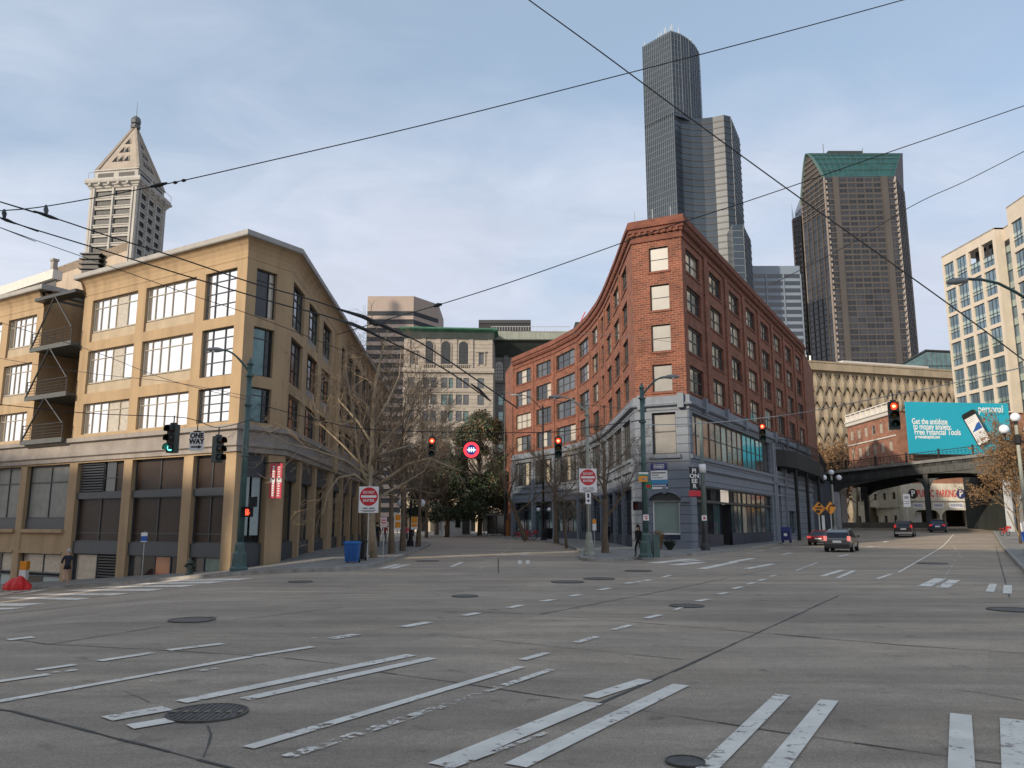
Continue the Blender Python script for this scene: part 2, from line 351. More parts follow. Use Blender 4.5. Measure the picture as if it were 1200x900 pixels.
def win_mesh(w, h, vx, hx, fw, fm, gm, dep=.06):
    """frame with mullions at fractions vx and transoms at hx; panes: one sheet, materials per pane chosen from gm"""
    key = (round(w, 2), round(h, 2), tuple(vx), tuple(hx), fw, fm.name, tuple(g.name for g in gm))
    if key in WC: return WC[key]
    f = MB(); f.box(0, w, -dep, .02, 0, fw); f.box(0, w, -dep, .02, h-fw, h); f.box(0, fw, -dep, .02, fw, h-fw); f.box(w-fw, w, -dep, .02, fw, h-fw)
    for x in vx: f.box(x*w-fw*.4, x*w+fw*.4, -dep*.8, .018, fw, h-fw)
    for z in hx: f.box(fw, w-fw, -dep*.7, .016, z*h-fw*.35, z*h+fw*.35)
    g = MB(); xs = [0, *vx, 1]; k = 0
    for i in range(len(xs)-1):
        g.quad((xs[i]*w, 0, 0), (xs[i+1]*w, 0, 0), (xs[i+1]*w, 0, h), (xs[i]*w, 0, h), k % len(gm)); k += 1
    WC[key] = (f.mesh('window', [fm]), g.mesh('pane', gm)); return WC[key]
def window(root, fc, u, z, w, h, vx, hx, fw, fm, gm, inset=.2, name='window', pane=True):
    a, b = win_mesh(w, h, vx, hx, fw, fm, gm)
    p = Vector(fc.pt(u, z, -inset))-wl(root)
    o = bpy.data.objects.new(name, a); COL.objects.link(o); o.parent = root; o.location = p; o.rotation_euler = (0, 0, fc.a)
    if pane:
        c = bpy.data.objects.new('pane', b); COL.objects.link(c); c.parent = o
    return o
def simple_windows(root, fc, cells, fm, gms, vx=(), hx=(.5,), fw=.08, inset=.2, budget=100, used=None, wob=None):
    """cells: (u,z,w,h) -> windows of their own up to the budget, the rest one part"""
    rest = MB(); used = used if used is not None else [0]; rr = random.Random(len(cells)*7+int(fc.L*10))
    for (u, z, w, h) in cells:
        g = rr.choice(gms)
        if used[0] < budget:
            used[0] += 1
            key = ('s', round(w, 2), round(h, 2), tuple(vx), tuple(hx), fw, fm.name, g.name)
            if key not in WC:
                m = MB(); m.box(0, w, -.06, .02, 0, fw); m.box(0, w, -.06, .02, h-fw, h); m.box(0, fw, -.06, .02, fw, h-fw); m.box(w-fw, w, -.06, .02, fw, h-fw)
                for x in vx: m.box(x*w-fw*.4, x*w+fw*.4, -.05, .018, fw, h-fw)
                for q in hx: m.box(fw, w-fw, -.045, .016, q*h-fw*.35, q*h+fw*.35)
                m.quad((0, 0, 0), (w, 0, 0), (w, 0, h), (0, 0, h), 1); WC[key] = m.mesh('window', [fm, g])
            o = bpy.data.objects.new('window', WC[key]); COL.objects.link(o); o.parent = root; o.location = Vector(fc.pt(u, z, -inset))-wl(root); o.rotation_euler = (0, 0, fc.a)
        else:
            mi = gms.index(g)+1
            rest.quad(fc.pt(u, z, -inset), fc.pt(u+w, z, -inset), fc.pt(u+w, z+h, -inset), fc.pt(u, z+h, -inset), mi)
            for x in vx: fc.box(rest, u+x*w-fw*.4, u+x*w+fw*.4, z, z+h, -inset+.01, -inset+.05, 0)
            for q in hx: fc.box(rest, u, u+w, z+q*h-fw*.35, z+q*h+fw*.35, -inset+.01, -inset+.045, 0)
    return rest
def flush_rest(rests, mats, root):
    m = MB()
    for r in rests:
        o = len(m.V); m.V += r.V; m.F += [tuple(o+i for i in f) for f in r.F]; m.M += r.M
    if m.F: o = m.build('window_field', mats, root); o['kind'] = 'stuff'
def text_part(s, size, M, mats, root=None, name='lettering', ext=.006, bold=0., align='CENTER', sx=1., spacing=1., fit=None):
    c = bpy.data.curves.new('t', 'FONT'); c.body = s; c.size = size; c.extrude = ext; c.align_x = align; c.align_y = 'CENTER'; c.offset = bold; c.space_character = spacing
    o = bpy.data.objects.new('t', c); COL.objects.link(o); bpy.context.view_layer.update()
    dg = bpy.context.evaluated_depsgraph_get(); me = bpy.data.meshes.new_from_object(o.evaluated_get(dg)); bpy.data.objects.remove(o)
    if fit: xs = [v.co.x for v in me.vertices]; sx = fit/(max(xs)-min(xs))
    me.transform(M @ Matrix.Diagonal((sx, 1, 1, 1))); me.materials.clear(); me.materials.append(mats)
    me.name = name; q = bpy.data.objects.new(name, me); COL.objects.link(q); q.parent = root; return q
def part_box(root, fc, u0, u1, z0, z1, w0, w1, name, mt):
    key = ('b', round(u1-u0, 2), round(z1-z0, 2), round(w1-w0, 3), name, mt.name)
    if key not in WC: WC[key] = MB().box(0, u1-u0, -(w1-w0), 0, 0, z1-z0).mesh(name, mt)
    o = bpy.data.objects.new(name, WC[key]); COL.objects.link(o); o.parent = root; o.location = Vector(fc.pt(u0, z0, w0))-wl(root); o.rotation_euler = (0, 0, fc.a); return o
def FACE(x=0, z=0, y=0):   # text plane facing local -Y
    return Matrix.Translation((x, y, z)) @ Matrix.Rotation(math.pi/2, 4, 'X')
def FCM(fc, u, z, w, root):
    p = Vector(fc.pt(u, z, w))-wl(root)
    return Matrix.Translation(p) @ Matrix.Rotation(fc.a, 4, 'Z') @ Matrix.Rotation(math.pi/2, 4, 'X')
import bmesh
from mathutils.geometry import tessellate_polygon
# ------------------------------------------------------------------ ground, roads, pavements
def ground():
    nx, ny = len(GX), len(GY); V = [(x, y, hraw(x, y)) for y in GY for x in GX]
    Fs = [(j*nx+i, j*nx+i+1, (j+1)*nx+i+1, (j+1)*nx+i) for j in range(ny-1) for i in range(nx-1)]
    me = bpy.data.meshes.new('road'); me.from_pydata(V, [], Fs); me.materials.append(road_m)
    me.polygons.foreach_set('use_smooth', [False]*len(Fs))
    o = bpy.data.objects.new('road', me); COL.objects.link(o); struct(o)
ground()
def drape(polys, off, cell=.5):
    """flat outlines laid on the ground height; returns MB"""
    out = MB()
    for poly in polys:
        bm = bmesh.new(); vs = [bm.verts.new((p[0], p[1], 0)) for p in poly]
        for a_, b_, c_ in tessellate_polygon([[Vector((p[0], p[1], 0)) for p in poly]]):
            try: bm.faces.new((vs[a_], vs[b_], vs[c_]))
            except Exception: pass
        bm.normal_update()
        x0 = min(p[0] for p in poly); x1 = max(p[0] for p in poly); y0 = min(p[1] for p in poly); y1 = max(p[1] for p in poly)
        cx = [g for g in GX if x0 < g < x1]; cy = [g for g in GY if y0 < g < y1]
        for g in cx: bmesh.ops.bisect_plane(bm, geom=bm.verts[:]+bm.edges[:]+bm.faces[:], plane_co=(g, 0, 0), plane_no=(1, 0, 0))
        for g in cy: bmesh.ops.bisect_plane(bm, geom=bm.verts[:]+bm.edges[:]+bm.faces[:], plane_co=(0, g, 0), plane_no=(0, 1, 0))
        bm.verts.index_update()
        V = [(v.co.x, v.co.y, hz(v.co.x, v.co.y)+off) for v in bm.verts]
        Fs = []
        for f in bm.faces:
            i = [v.index for v in f.verts]
            if f.normal.z < 0: i = i[::-1]
            Fs.append(i)
        out.add(V, Fs, 0); bm.free()
    return out
def resamp(pts, step=1.):
    o = []
    for a, b in zip(pts[:-1], pts[1:]):
        a = Vector(a[:2]); b = Vector(b[:2]); n = max(1, int((b-a).length/step))
        o += [a+(b-a)*i/n for i in range(n)]
    return o+[Vector(pts[-1][:2])]
def smooth2(pts, it=2):
    for _ in range(it):
        o = [pts[0]]
        for a, b in zip(pts[:-1], pts[1:]): o += [a*.75+b*.25, a*.25+b*.75]
        pts = o+[pts[-1]]
    return pts
def kerb(pts, name='kerb'):
    """pts run with the pavement on their left-hand side"""
    pts = resamp(pts, .8); L_ = []; m = MB(); n = len(pts)
    for i, p in enumerate(pts):
        d = (pts[min(i+1, n-1)]-pts[max(i-1, 0)]).normalized(); nr = Vector((-d.y, d.x))   # towards the pavement
        q = p+nr*.17; z = hz(p.x, p.y); L_.append(((p.x, p.y, z-.1), (p.x, p.y, z+.135), (p.x+nr.x*.02, p.y+nr.y*.02, z+.158), (q.x, q.y, z+.160), (q.x, q.y, z+.05)))
    for a, b in zip(L_[:-1], L_[1:]):
        for k in range(4): m.quad(a[k], b[k], b[k+1], a[k+1])
    o = m.build(name, kerb_m); struct(o)
def pavement(kerbpts, back, name='pavement', flip=False):
    kp = [Vector(p[:2]) for p in kerbpts]
    poly = kp+[Vector(p) for p in back]
    o = drape([poly], .150).build(name, walk); struct(o)
    kerb(kp[::-1] if flip else kp)
g2 = lambda px, py: G(px, py, 0).xy
w0 = Vector((-13.6, 39.6)); dl = Vector((-.859, .512)); nl = Vector((-.512, -.859))
kl = [w0+dl*60+nl*2.6, w0+dl*30+nl*2.6, w0+dl*6+nl*2.8, w0+nl*3.0+Vector((.5, 0))]
kl += [g2(350, 671.5), g2(400, 669.5), g2(425, 667.5), g2(446, 663), g2(470, 654), g2(495, 644.5), g2(505, 639)]
kl += [Vector((-7.6, 76)), Vector((-9, 79.5)), Vector((-13, 81)), Vector((-60, 83))]
kl = kl[:3]+smooth2(kl[3:], 2)
pavement(kl, [(-80, 80)], flip=False)
kp = [Vector((-150, 190)), Vector((-40, 175)), Vector((-18, 160)), Vector((-8.7, 137)), Vector((-2.4, 106)), Vector((1.6, 91)), g2(652, 637), g2(683, 647), g2(676, 656.5), g2(695, 658.5), g2(720, 658.2), g2(747, 656.3), g2(790, 653), g2(832, 650), g2(880, 643.5), g2(941, 631.5)]
a, b = kp[-2], kp[-1]; dR = Vector((24.7, 44.)).normalized()
kp = kp[:6]+smooth2(kp[6:], 2)
kp += [b+dR*25]
pavement(kp, [kp[-1]+Vector((6, 30)), (40, 420), (-150, 420)], flip=False)
ra, rb = G(1196, 667).xy, G(1164, 624.2).xy; dr = (rb-ra).normalized()
RK = [ra-dr*70, ra, rb, rb+dr*4]
pavement([p for p in RK][::-1], [(ra-dr*70)+Vector((30, 0)), rb+Vector((40, 0))][::1], flip=False)
# plaza ground beyond the bridge
# ---- painted markings
def stripe(x1, y1, x2, y2, t1, t2=None, mode='v'):
    t2 = t2 or t1
    if mode == 'v': P = [(x1, y1-t1/2), (x1, y1+t1/2), (x2, y2+t2/2), (x2, y2-t2/2)]
    else: P = [(x1-t1/2, y1), (x1+t1/2, y1), (x2+t2/2, y2), (x2-t2/2, y2)]
    A_, B_, C_, D_ = [g2(*p) for p in P]     # a true bar on the road: straight sides, square ends
    c1, c2 = (A_+B_)/2, (C_+D_)/2; d = (c2-c1).normalized(); n_ = Vector((-d.y, d.x)); w1, w2 = abs((A_-B_).dot(n_))/2, abs((D_-C_).dot(n_))/2; w_ = (w1+w2)/2
    return [c1-n_*w_, c1+n_*w_, c2+n_*w_, c2-n_*w_]
def ext(x1, y1, x2, y2, k):   # lengthen the first end by k
    return (x1+(x1-x2)*k, y1+(y1-y2)*k, x2, y2)
fresh = [
 stripe(-80, 837, 295, 770, 3.8, 2.2), stripe(297, 769.4, 367, 758.5, 2.4), stripe(-40, 805, 57, 791, 3, 2.2), stripe(43, 786, 88, 779.6, 2.3),
 stripe(116, 775.2, 180, 765.6, 2.4), stripe(197, 762.6, 261, 754.9, 2.2), stripe(9, 750.2, 39, 747, 2),
 stripe(125, 843.5, 196, 831, 7.5, 6.5), stripe(152, 853, 200, 845, 7, 6), stripe(212, 823.5, 482, 768.2, 6.2, 3.8), stripe(286, 820.5, 507, 771.8, 6, 3.6),
 stripe(*ext(291, 877.5, 611, 782, .0), 7.5, 3.8), stripe(*ext(515, 899, 695, 824.5, 0), 22, 8.5, 'v'), stripe(691, 818.5, 757, 797.5, 8.5, 7.5),
 stripe(604, 899, 798, 803.5, 20, 10, 'v'), 
 stripe(826, 905, 917, 815, 30, 19, 'h'), stripe(906, 905, 972, 821.5, 30, 25, 'h'), stripe(1127, 905, 1126, 838, 32, 26, 'h'), stripe(1192, 905, 1186, 844, 34, 30, 'h'),
 stripe(963, 675.8, 987, 668.3, 3.0, 2.4), stripe(981.5, 677.6, 1001, 669, 3.0, 2.4), stripe(1028, 678.8, 1044, 673, 2.4, 2),
 stripe(1083, 687.5, 1101.7, 678.3, 17, 15, 'h'), stripe(1104, 689, 1119, 680, 16, 14, 'h'), stripe(1160, 694, 1164, 684.5, 10, 9.5, 'h'), stripe(1180.5, 696, 1181, 686, 10.5, 10, 'h'),
 stripe(875, 666.8, 906, 661, 2.0, 1.8), stripe(1053, 671, 1118, 626, 3.4, 1.2, 'h'),
 stripe(765, 660.3, 811, 655.3, 2.4, 2.0), stripe(790, 662.6, 822, 659, 2.2), stripe(822, 667, 862, 658.6, 3, 2.2), stripe(858, 658.6, 882, 654.5, 1.8),
 stripe(529, 664.3, 541.7, 659, 2.2), stripe(446.7, 666.7, 466.7, 661.7, 2.2), stripe(458, 666.7, 478, 661.7, 2.2),
 stripe(609, 661, 609.3, 657, 4.5, 4.2, 'h'), stripe(618.5, 661, 618.5, 657, 4.5, 4.2, 'h'),
 stripe(0, 696.3, 50, 692, 2.4), stripe(7, 700.7, 98, 702.5, 2.2), stripe(42, 696.9, 142, 696.9, 2.2), stripe(83, 692, 185, 691.7, 2.2), stripe(115, 688.2, 223, 687, 2.2),
 stripe(160, 684.6, 257, 682.8, 2.0), stripe(193, 681.2, 287, 679.3, 1.9), stripe(-40, 708.8, 40, 709, 3), stripe(-20, 714, 22, 713.5, 2)]
dash = [(472, 735.2, 503, 729.6), (388, 749, 418, 744), (543, 722, 561, 718.7), (595.7, 712.8, 611.7, 709.6), (635.7, 705.2, 648, 703), (668, 699.2, 680, 697), (702, 691.8, 715, 689.4),
 (733, 684.2, 742, 682.7), (745.7, 682.6, 751, 681.4), (755, 681, 762.7, 679.7), (776.7, 676.8, 785.7, 674.4),
 (611.7, 774, 641.7, 765.7), (675, 753.7, 700, 746.7), (719, 738.7, 739, 733), (757, 725, 774, 721), (791, 715.3, 802, 711), (817, 705, 830, 702.6), (841.7, 697, 851.7, 694.8),
 (859, 690.2, 869, 688), (875.7, 685.2, 884, 683), (889, 680.8, 897.7, 678.8), (902, 676, 909, 674.4), (916.7, 650, 927, 648), (983, 652.2, 994, 650), (1016, 641.6, 1024, 640.4), (1035, 635.6, 1040.6, 634.4),
 (800, 658.4, 820, 656.7), (933, 669, 957, 660), (1113, 821, 1113.1, 821)]
fresh += [stripe(*d, max(1.1, (d[1]-613)*.0235), mode='v') for d in dash[:-1]]
old = [stripe(336, 888.5, 517, 829, 8, 5.6), stripe(517, 829, 646, 785.5, 5.6, 4), stripe(523, 903, 640, 860, 5, 3.0)]
faint = [stripe(62, 789.3, 90, 785.7, 1.8), stripe(233, 787, 255, 784, 1.8), stripe(877, 648, 915, 641.5, 1.4), stripe(584, 651.5, 625, 650.6, 1.2), stripe(536, 651, 563, 652.2, 1.4), stripe(604, 648, 622, 648, 1.2),
 stripe(562, 667, 600, 640, 1.4, .8, 'h'), stripe(935, 667.5, 958, 659.5, 1.5), stripe(1118, 640, 1128, 656, 1.2, 1.2, 'h'), stripe(1120, 656, 1100, 690, 1.2, 1.6, 'h'), stripe(365, 749, 372, 748, 1.6), stripe(176, 799, 183, 798.2, 1.6), stripe(520, 651, 532, 653, 1.2)]
struct(drape(fresh, .012).build('road_marking', paint)); struct(drape(old, .013).build('road_marking', paint_old)); struct(drape(faint, .012).build('road_marking', paint_faint))
# ---- joints and cracks in the road
def crackline(pts, wpx, jag=.02, seed=1):
    rr = random.Random(seed); P = resamp([g2(*p) for p in pts], .35); out = []
    Q = [p+Vector((rr.uniform(-jag, jag), rr.uniform(-jag, jag))) for p in P]
    for a, b in zip(Q[:-1], Q[1:]):
        d = (b-a); 
        if d.length < 1e-4: continue
        n = Vector((-d.y, d.x)).normalized()*wpx*.4*rr.uniform(.4, 1.3); out.append([a-n, b-n, b+n, a+n])
    return out
cr = []
for i, (pts, w, j) in enumerate([([(-40, 826), (15, 834), (267, 900), (320, 914)], .045, .008), ([(15, 834), (90, 820), (200, 812)], .012, .03), ([(48, 755), (60, 755), (186, 735), (300, 724), (400, 712)], .03, .01),
   ([(-30, 748), (53, 755), (183, 761.7), (333, 771), (400, 779)], .025, .01), ([(437, 786.5), (560, 804), (693, 824)], .03, .01), ([(800, 840.7), (883, 854), (1000, 871), (1183, 896.7), (1230, 903)], .03, .01),
   ([(693, 824), (800, 840.7)], .015, .01), ([(500, 911), (640, 852), (800, 782.4), (890, 741), (983, 698)], .055, .006), ([(467, 714), (633, 720), (800, 734), (1000, 752)], .035, .01), ([(908, 743), (1053, 756), (1200, 766), (1260, 770)], .045, .01),
   ([(633, 720), (783, 691.7), (900, 668)], .04, .01), ([(517, 744), (640, 757), (800, 773)], .02, .01), ([(510, 697.3), (600, 685)], .03, .01), ([(584, 655), (584, 672)], .09, .01), ([(1120, 808), (1200, 821), (1240, 828)], .02, .01),
   ([(240, 849), (246, 860), (240, 872), (232, 889)], .02, .05), ([(146, 810), (165, 818), (176, 824)], .012, .04), ([(100, 690), (420, 690), (560, 700)], .012, .02), ([(200, 708), (480, 714)], .02, .01), ([(1183, 700), (1167, 640)], .05, .01), ([(900, 700), (1240, 716)], .015, .01), ([(640, 672), (900, 690)], .012, .02)]):
    cr += crackline(pts, w, j, i)
struct(drape(cr, .007).build('road_joint', tar))
# low patches of older asphalt
# ---- manholes
def manhole(px, py, r, label, big=False):
    p = G(px, py); t = thing('manhole_cover', label, 'manhole cover', (p.x, p.y, p.z), 0, 'manhole covers in the road')
    m = MB(); m.lathe([(r, .004), (r, .022), (r*.93, .022), (r*.93, .012)], 32); m.build('rim', mat('cast_iron_rim', (.085, .08, .072), .7, .1, var=.4, scale=8), t, local=True)
    c = MB(); c.lathe([(r*.93, .006), (r*.93, .014)], 32)
    if big:
        k = int(r*2/.055)
        for i in range(k):
            x = -r*.9+i*.055; h = math.sqrt(max(0, (r*.9)**2-x*x))
            if h > .05: c.box(x, x+.028, -h, h, .014, .021)
        for i in range(7): c.box(-.36+i*.11, -.30+i*.11, -.05, .05, .021, .027, 1)
    c.build('lid', [mat('cast_iron', (.10, .096, .088), .65, .2, var=.4, scale=5), mat('worn_iron', (.16, .14, .11), .5, .5, var=.3)], t, local=True)
manhole(243, 836.5, .40, 'large round ribbed iron manhole cover between the crosswalk bars in the left foreground', True)
manhole(225, 727, .45, 'round manhole cover in the left middle of the road beyond the long white line')
manhole(748, 669.3, .55, 'manhole cover just before the crosswalk bars near the brick building corner')
manhole(702, 678.5, .55, 'manhole cover beside the dashed line in front of the corner tip')
manhole(665, 682.3, .55, 'leftmost of the three manhole covers in front of the corner tip')
manhole(545, 699, .35, 'small manhole cover in the open middle of the junction')
manhole(501, 657.6, .6, 'manhole cover in the mouth of the tree lined street')
manhole(805, 710.5, .4, 'manhole cover touching the right dashed line')
manhole(1092, 660.4, .7, 'manhole cover in the lane right of the solid white line')
manhole(1186, 715, .5, 'manhole cover near the right edge of the road')
manhole(803, 894, .16, 'small round valve cover at the bottom of the view left of the wide crosswalk bars')
manhole(352, 682, .4, 'manhole cover by the kerb below the tan building corner')
# ------------------------------------------------------------------ sweeping a profile along a run of facades
def offset_run(P, w):
    P = [Vector(p[:2]) for p in P]; o = []
    for i, p in enumerate(P):
        ds = []
        if i > 0: ds.append((p-P[i-1]).normalized())
        if i < len(P)-1: ds.append((P[i+1]-p).normalized())
        ns = [Vector((d.y, -d.x)) for d in ds]; n = sum(ns, Vector((0, 0))).normalized(); k = 1/max(.35, n.dot(ns[0])); o.append(p+n*w*k)
    return o
def sweep(mb, P, prof, m=0):
    R_ = [[(*q, z) for q in offset_run(P, w)] for w, z in prof]
    for a, b in zip(R_[:-1], R_[1:]):
        for i in range(len(P)-1): mb.quad(a[i], a[i+1], b[i+1], b[i], m)
    n = len(prof)
    for e, s in ((0, 1), (len(P)-1, -1)):
        v = [r[e] for r in R_]; mb.add(v, [tuple(range(n))[::s]], m)
# ------------------------------------------------------------------ tan building on the left
def tan_building():
    t = thing('commercial_building', 'tan stucco five storey building with big bright windows and flared eaves, on the left corner', 'building', (-13.6, 39.6, 0))
    W0 = (-13.6, 39.6); PL = tuple(w0+dl*44); f = Fc(PL, W0); LL = 44.
    U = lambda s: LL-s
    W2 = (-11.95, 42.1); W3 = (-12.6, 56.5); W4 = (-14.3, 88.5)
    f2 = Fc(W0, W2); f3 = Fc(W2, W3); f4 = Fc(W3, W4)
    wall = MB(); rows = [(12.45, 15.0), (9.35, 11.9), (6.95, 8.75)]
    ZT = 15.35; ZL = 6.72
    def blk(s0, s1, bays):
        hs = []
        for a, b in bays:
            for z0, z1 in rows: hs.append((U(b), U(a), z0, z1))
        f.wall(wall, U(s1), U(s0), ZL, ZT, hs, .28)
        return hs
    b1 = [(.75, 3.2), (3.95, 8.25), (9.0, 13.35)]; b2 = [(19.3, 22.6), (23.4, 27.6), (28.4, 32.6), (33.4, 37.6), (38.4, 42.6)]
    blk(0, 14.2, b1); blk(18.6, 44, b2)
    panels = MB()
    for bi, (a, b) in enumerate(b1+b2):
        for ri, (z0, z1) in enumerate(rows):
            zz = z0
            if bi > 0 and ri < 2:
                part_box(t, f, U(b), U(a), z0, z0+.55, -.27, -.12, 'spandrel_panel', tan2); zz = z0+.6
            w = b-a
            if bi == 0: vx = (.27, .66); hx = (.30, .55, .80)
            else: vx = (.16, .33, .5, .75); hx = (.74,)
            g = [gl_bright]*5
            if bi == 2: g = [gl_bright, gl_bright, gl_bright, gl_curt, gl_bright]
            if ri == 2 and bi in (1, 2): g = [gl_bright, gl_bright, gl_bright, gl_curt if bi == 2 else gl_bright, gl_curt if bi == 2 else gl_bright]
            window(t, f, U(b), zz, w, z1-zz, vx, hx, .07, frame_w if bi else frame_g, g, .22)
    # recess with balconies
    rc = MB(); rd = 2.4
    A = f.pt(U(18.6), 0); 
    for (ua, ub, wa, wb) in ((U(18.6), U(18.6), 0, -rd), (U(18.6), U(14.2), -rd, -rd), (U(14.2), U(14.2), -rd, 0)):
        rc.quad(f.pt(ua, ZL, wa), f.pt(ub, ZL, wb), f.pt(ub, 16.3, wb), f.pt(ua, 16.3, wa))
    rc.build('recessed_wall', tan, t)
    for z in (6.9, 9.6, 12.7): window(t, f, U(17.2), z, 2.3, 2.2, (.5,), (.8,), .08, frame_d, [gl_dark, gl_teal], rd-.02, name='balcony_door')
    for z in (6.75, 9.45, 12.5):
        b = MB(); f.box(b, U(18.55), U(14.25), z-.12, z, -rd, .55, 0); f.box(b, U(18.6), U(14.2), z-.2, z+.08, .5, .62, 0)
        o = b.build('balcony', mat('balcony_grey', (.075, .08, .078), .6, var=.15), t)
        r = MB(); 
        for s in (14.3, 18.5):
            r.tube([f.pt(U(s), z, .56), f.pt(U(s), z+1.0, .56)], .03, 6)
        for h in (.95, .75, .55, .38, .22): r.tube([f.pt(U(18.5), z+h, .56), f.pt(U(14.3), z+h, .56)], .018 if h < .9 else .03, 5)
        for k in range(6): r.tube([f.pt(U(14.3+4.2*k/5), z, .56), f.pt(U(14.3+4.2*k/5), z+.95, .56)], .015, 4)
        r.build('railing', frame_d, o)
        if z < 15:
            k = MB(); zt = {6.75: 9.3, 9.45: 12.35, 12.5: 15.6}[z]
            k.tube([f.pt(U(18.5), z, .6), f.pt(U(16.4), zt, .6)], .06, 6); k.tube([f.pt(U(14.3), z+.9, .6), f.pt(U(16.4), zt, .6)], .045, 6)
            k.build('brace', frame_d, t)
    b = MB(); f.box(b, U(18.6), U(14.2), 15.55, 15.75, -.2, .62); 
    for s in (14.6, 15.6, 16.6, 17.6): f.box(b, U(s), U(s-.12), 15.6, 15.72, -rd, -.2)
    b.build('top_beam', frame_d, t)
    # right-hand facades
    for fc, bays in ((f2, [(.62, 1.95)]), (f3, [(.35, 3.3), (4.6, 7.8), (9.1, 12.3)]), (f4, [(.6+i*4.45, 3.9+i*4.45) for i in range(7)])):
        hs = []
        for a, b in bays:
            for ri, (z0, z1) in enumerate(rows): hs.append((a, b, z0, z1))
        fc.wall(wall, 0, fc.L, ZL, ZT, hs, .28)
        for k, (a, b) in enumerate(bays):
            for ri, (z0, z1) in enumerate(rows):
                zz = z0
                if fc is not f2 and k > 0 and ri < 2 or fc is f4:
                    part_box(t, fc, a, b, z0, z0+.5, -.27, -.14, 'spandrel_panel', ledge); zz = z0+.55
                if fc is f2: window(t, fc, a, zz, b-a, z1-zz, (.7,), (.78,), .06, frame_d, [gl_teal if ri else gl_dark, gl_curt if ri == 0 else gl_dark], .22)
                else:
                    g = [[gl_teal, gl_dark, gl_teal], [gl_orange, gl_dark, gl_orange], [gl_dark, gl_orange, gl_mid]][ri]
                    if k == 0 and ri == 1: g = [gl_orange, gl_mid, gl_mid]
                    if fc is f4: g = [[gl_mid, gl_dark, gl_teal], [gl_mid, gl_orange, gl_dark], [gl_dark, gl_mid, gl_dark]][ri]
                    window(t, fc, a, zz, b-a, z1-zz, (.34, .67), (.35, .72), .07, frame_d, g, .22)
    P = MB(); P.tube([f3.pt(14.0, 5.4, .05), f3.pt(14.0, 15.4, .05)], .38, 10); P.build('pilaster', tan, t)
    # lower storeys (left facade)
    ZB = -5; piers = [(0, .75), (3.2, 3.95), (8.25, 9.0), (13.35, 14.15), (18.6, 19.3), (22.6, 23.4), (27.6, 28.4), (32.6, 33.4), (37.6, 38.4), (42.6, 44)]
    for a, b in piers: f.box(wall, U(b), U(a), ZB, 5.35, -.5, 0)
    f.wall(wall, 0, LL, 5.3, 5.45, [], 0)
    back = MB(); back.quad(f.pt(0, ZB, -.5), f.pt(LL, ZB, -.5), f.pt(LL, 5.4, -.5), f.pt(0, 5.4, -.5)); 
    for fc in (f2, f3, f4): back.quad(fc.pt(0, -1, -.6), fc.pt(fc.L, -1, -.6), fc.pt(fc.L, 5.4, -.6), fc.pt(0, 5.4, -.6))
    back.build('shopfront_recess', mat('dark_interior', (.012, .012, .013), .7, var=.3), t)
    for bi, (a, b) in enumerate([(.75, 3.2), (3.95, 8.25), (9.0, 13.35)]):
        w = b-a
        if bi < 2:
            window(t, f, U(b), 3.6, w, 1.75, (.5,), (), .07, frame_g, [gl_brown, gl_brown], .3)
        else:
            lv = MB(); 
            for k in range(11): f.box(lv, U(b)+.05, U(b)+w*.52, 3.68+k*.15, 3.76+k*.15, -.36, -.2)
            lv.build('louvre', frame_g, t); window(t, f, U(b)+w*.52, 3.6, w*.48, 1.75, (.5,), (.45,), .06, frame_d, [gl_dark, gl_brown], .3)
        window(t, f, U(b), .88, w, 2.4, (.5,), (.2,), .07, frame_g, [gl_brown, gl_brown], .3)
        part_box(t, f, U(b), U(a), 3.26, 3.62, -.4, -.1, 'transom_band', frame_g); part_box(t, f, U(b), U(a), .22, .88, -.4, -.12, 'fascia', frame_g)
        if bi == 0: window(t, f, U(b), -.55, w, .77, (.4,), (), .05, frame_g, [gl_mid, gl_teal], .3)
        if bi == 1:
            window(t, f, U(b), -1.1, w, 1.32, (.25, .5, .8), (), .06, frame_g, [gl_mid, gl_dark, gl_orange, gl_dark], .3)
        if bi == 2:
            window(t, f, U(b), -1.8, w*.52, 2.0, (.12,), (), .06, frame_g, [gl_mid, gl_curt], .3)
            lv = MB()
            for k in range(12): f.box(lv, U(b)+w*.55, U(a)-.05, -1.6+k*.15, -1.52+k*.15, -.36, -.2)
            lv.build('shutter', frame_d, t)
    # the next bays down the slope
    for bi, (a, b) in enumerate([(14.15, 18.6), (19.3, 22.6), (23.4, 27.6), (28.4, 32.6), (33.4, 37.6)]):
        w = b-a
        window(t, f, U(b), 2.15, w, 3.15, (.5,), (.68,), .09, frame_d, [curtain, curtain], .3)
        m = MB(); f.box(m, U(b), U(a), 1.55, 2.15, -.4, -.2); m.build('window_base', frame_g, t)
        m = MB(); f.box(m, U(b), U(a), .25, 1.35, -.35, -.02); f.box(m, U(b), U(a), 1.35, 1.55, -.35, .16); f.box(m, U(b), U(a), .15, .3, -.35, .05); m.build('spandrel_band', tan, t)
        window(t, f, U(b), -1.0, w, 1.15, (.5,), (), .08, frame_g, [gl_curt if bi == 0 else gl_dark, gl_curt], .3)
        window(t, f, U(b), -3.6, w, 2.5, (.5,), (), .08, frame_g, [gl_dark, mat('pale_poster_glass', (.33, .40, .40), .3, var=.1)], .3)
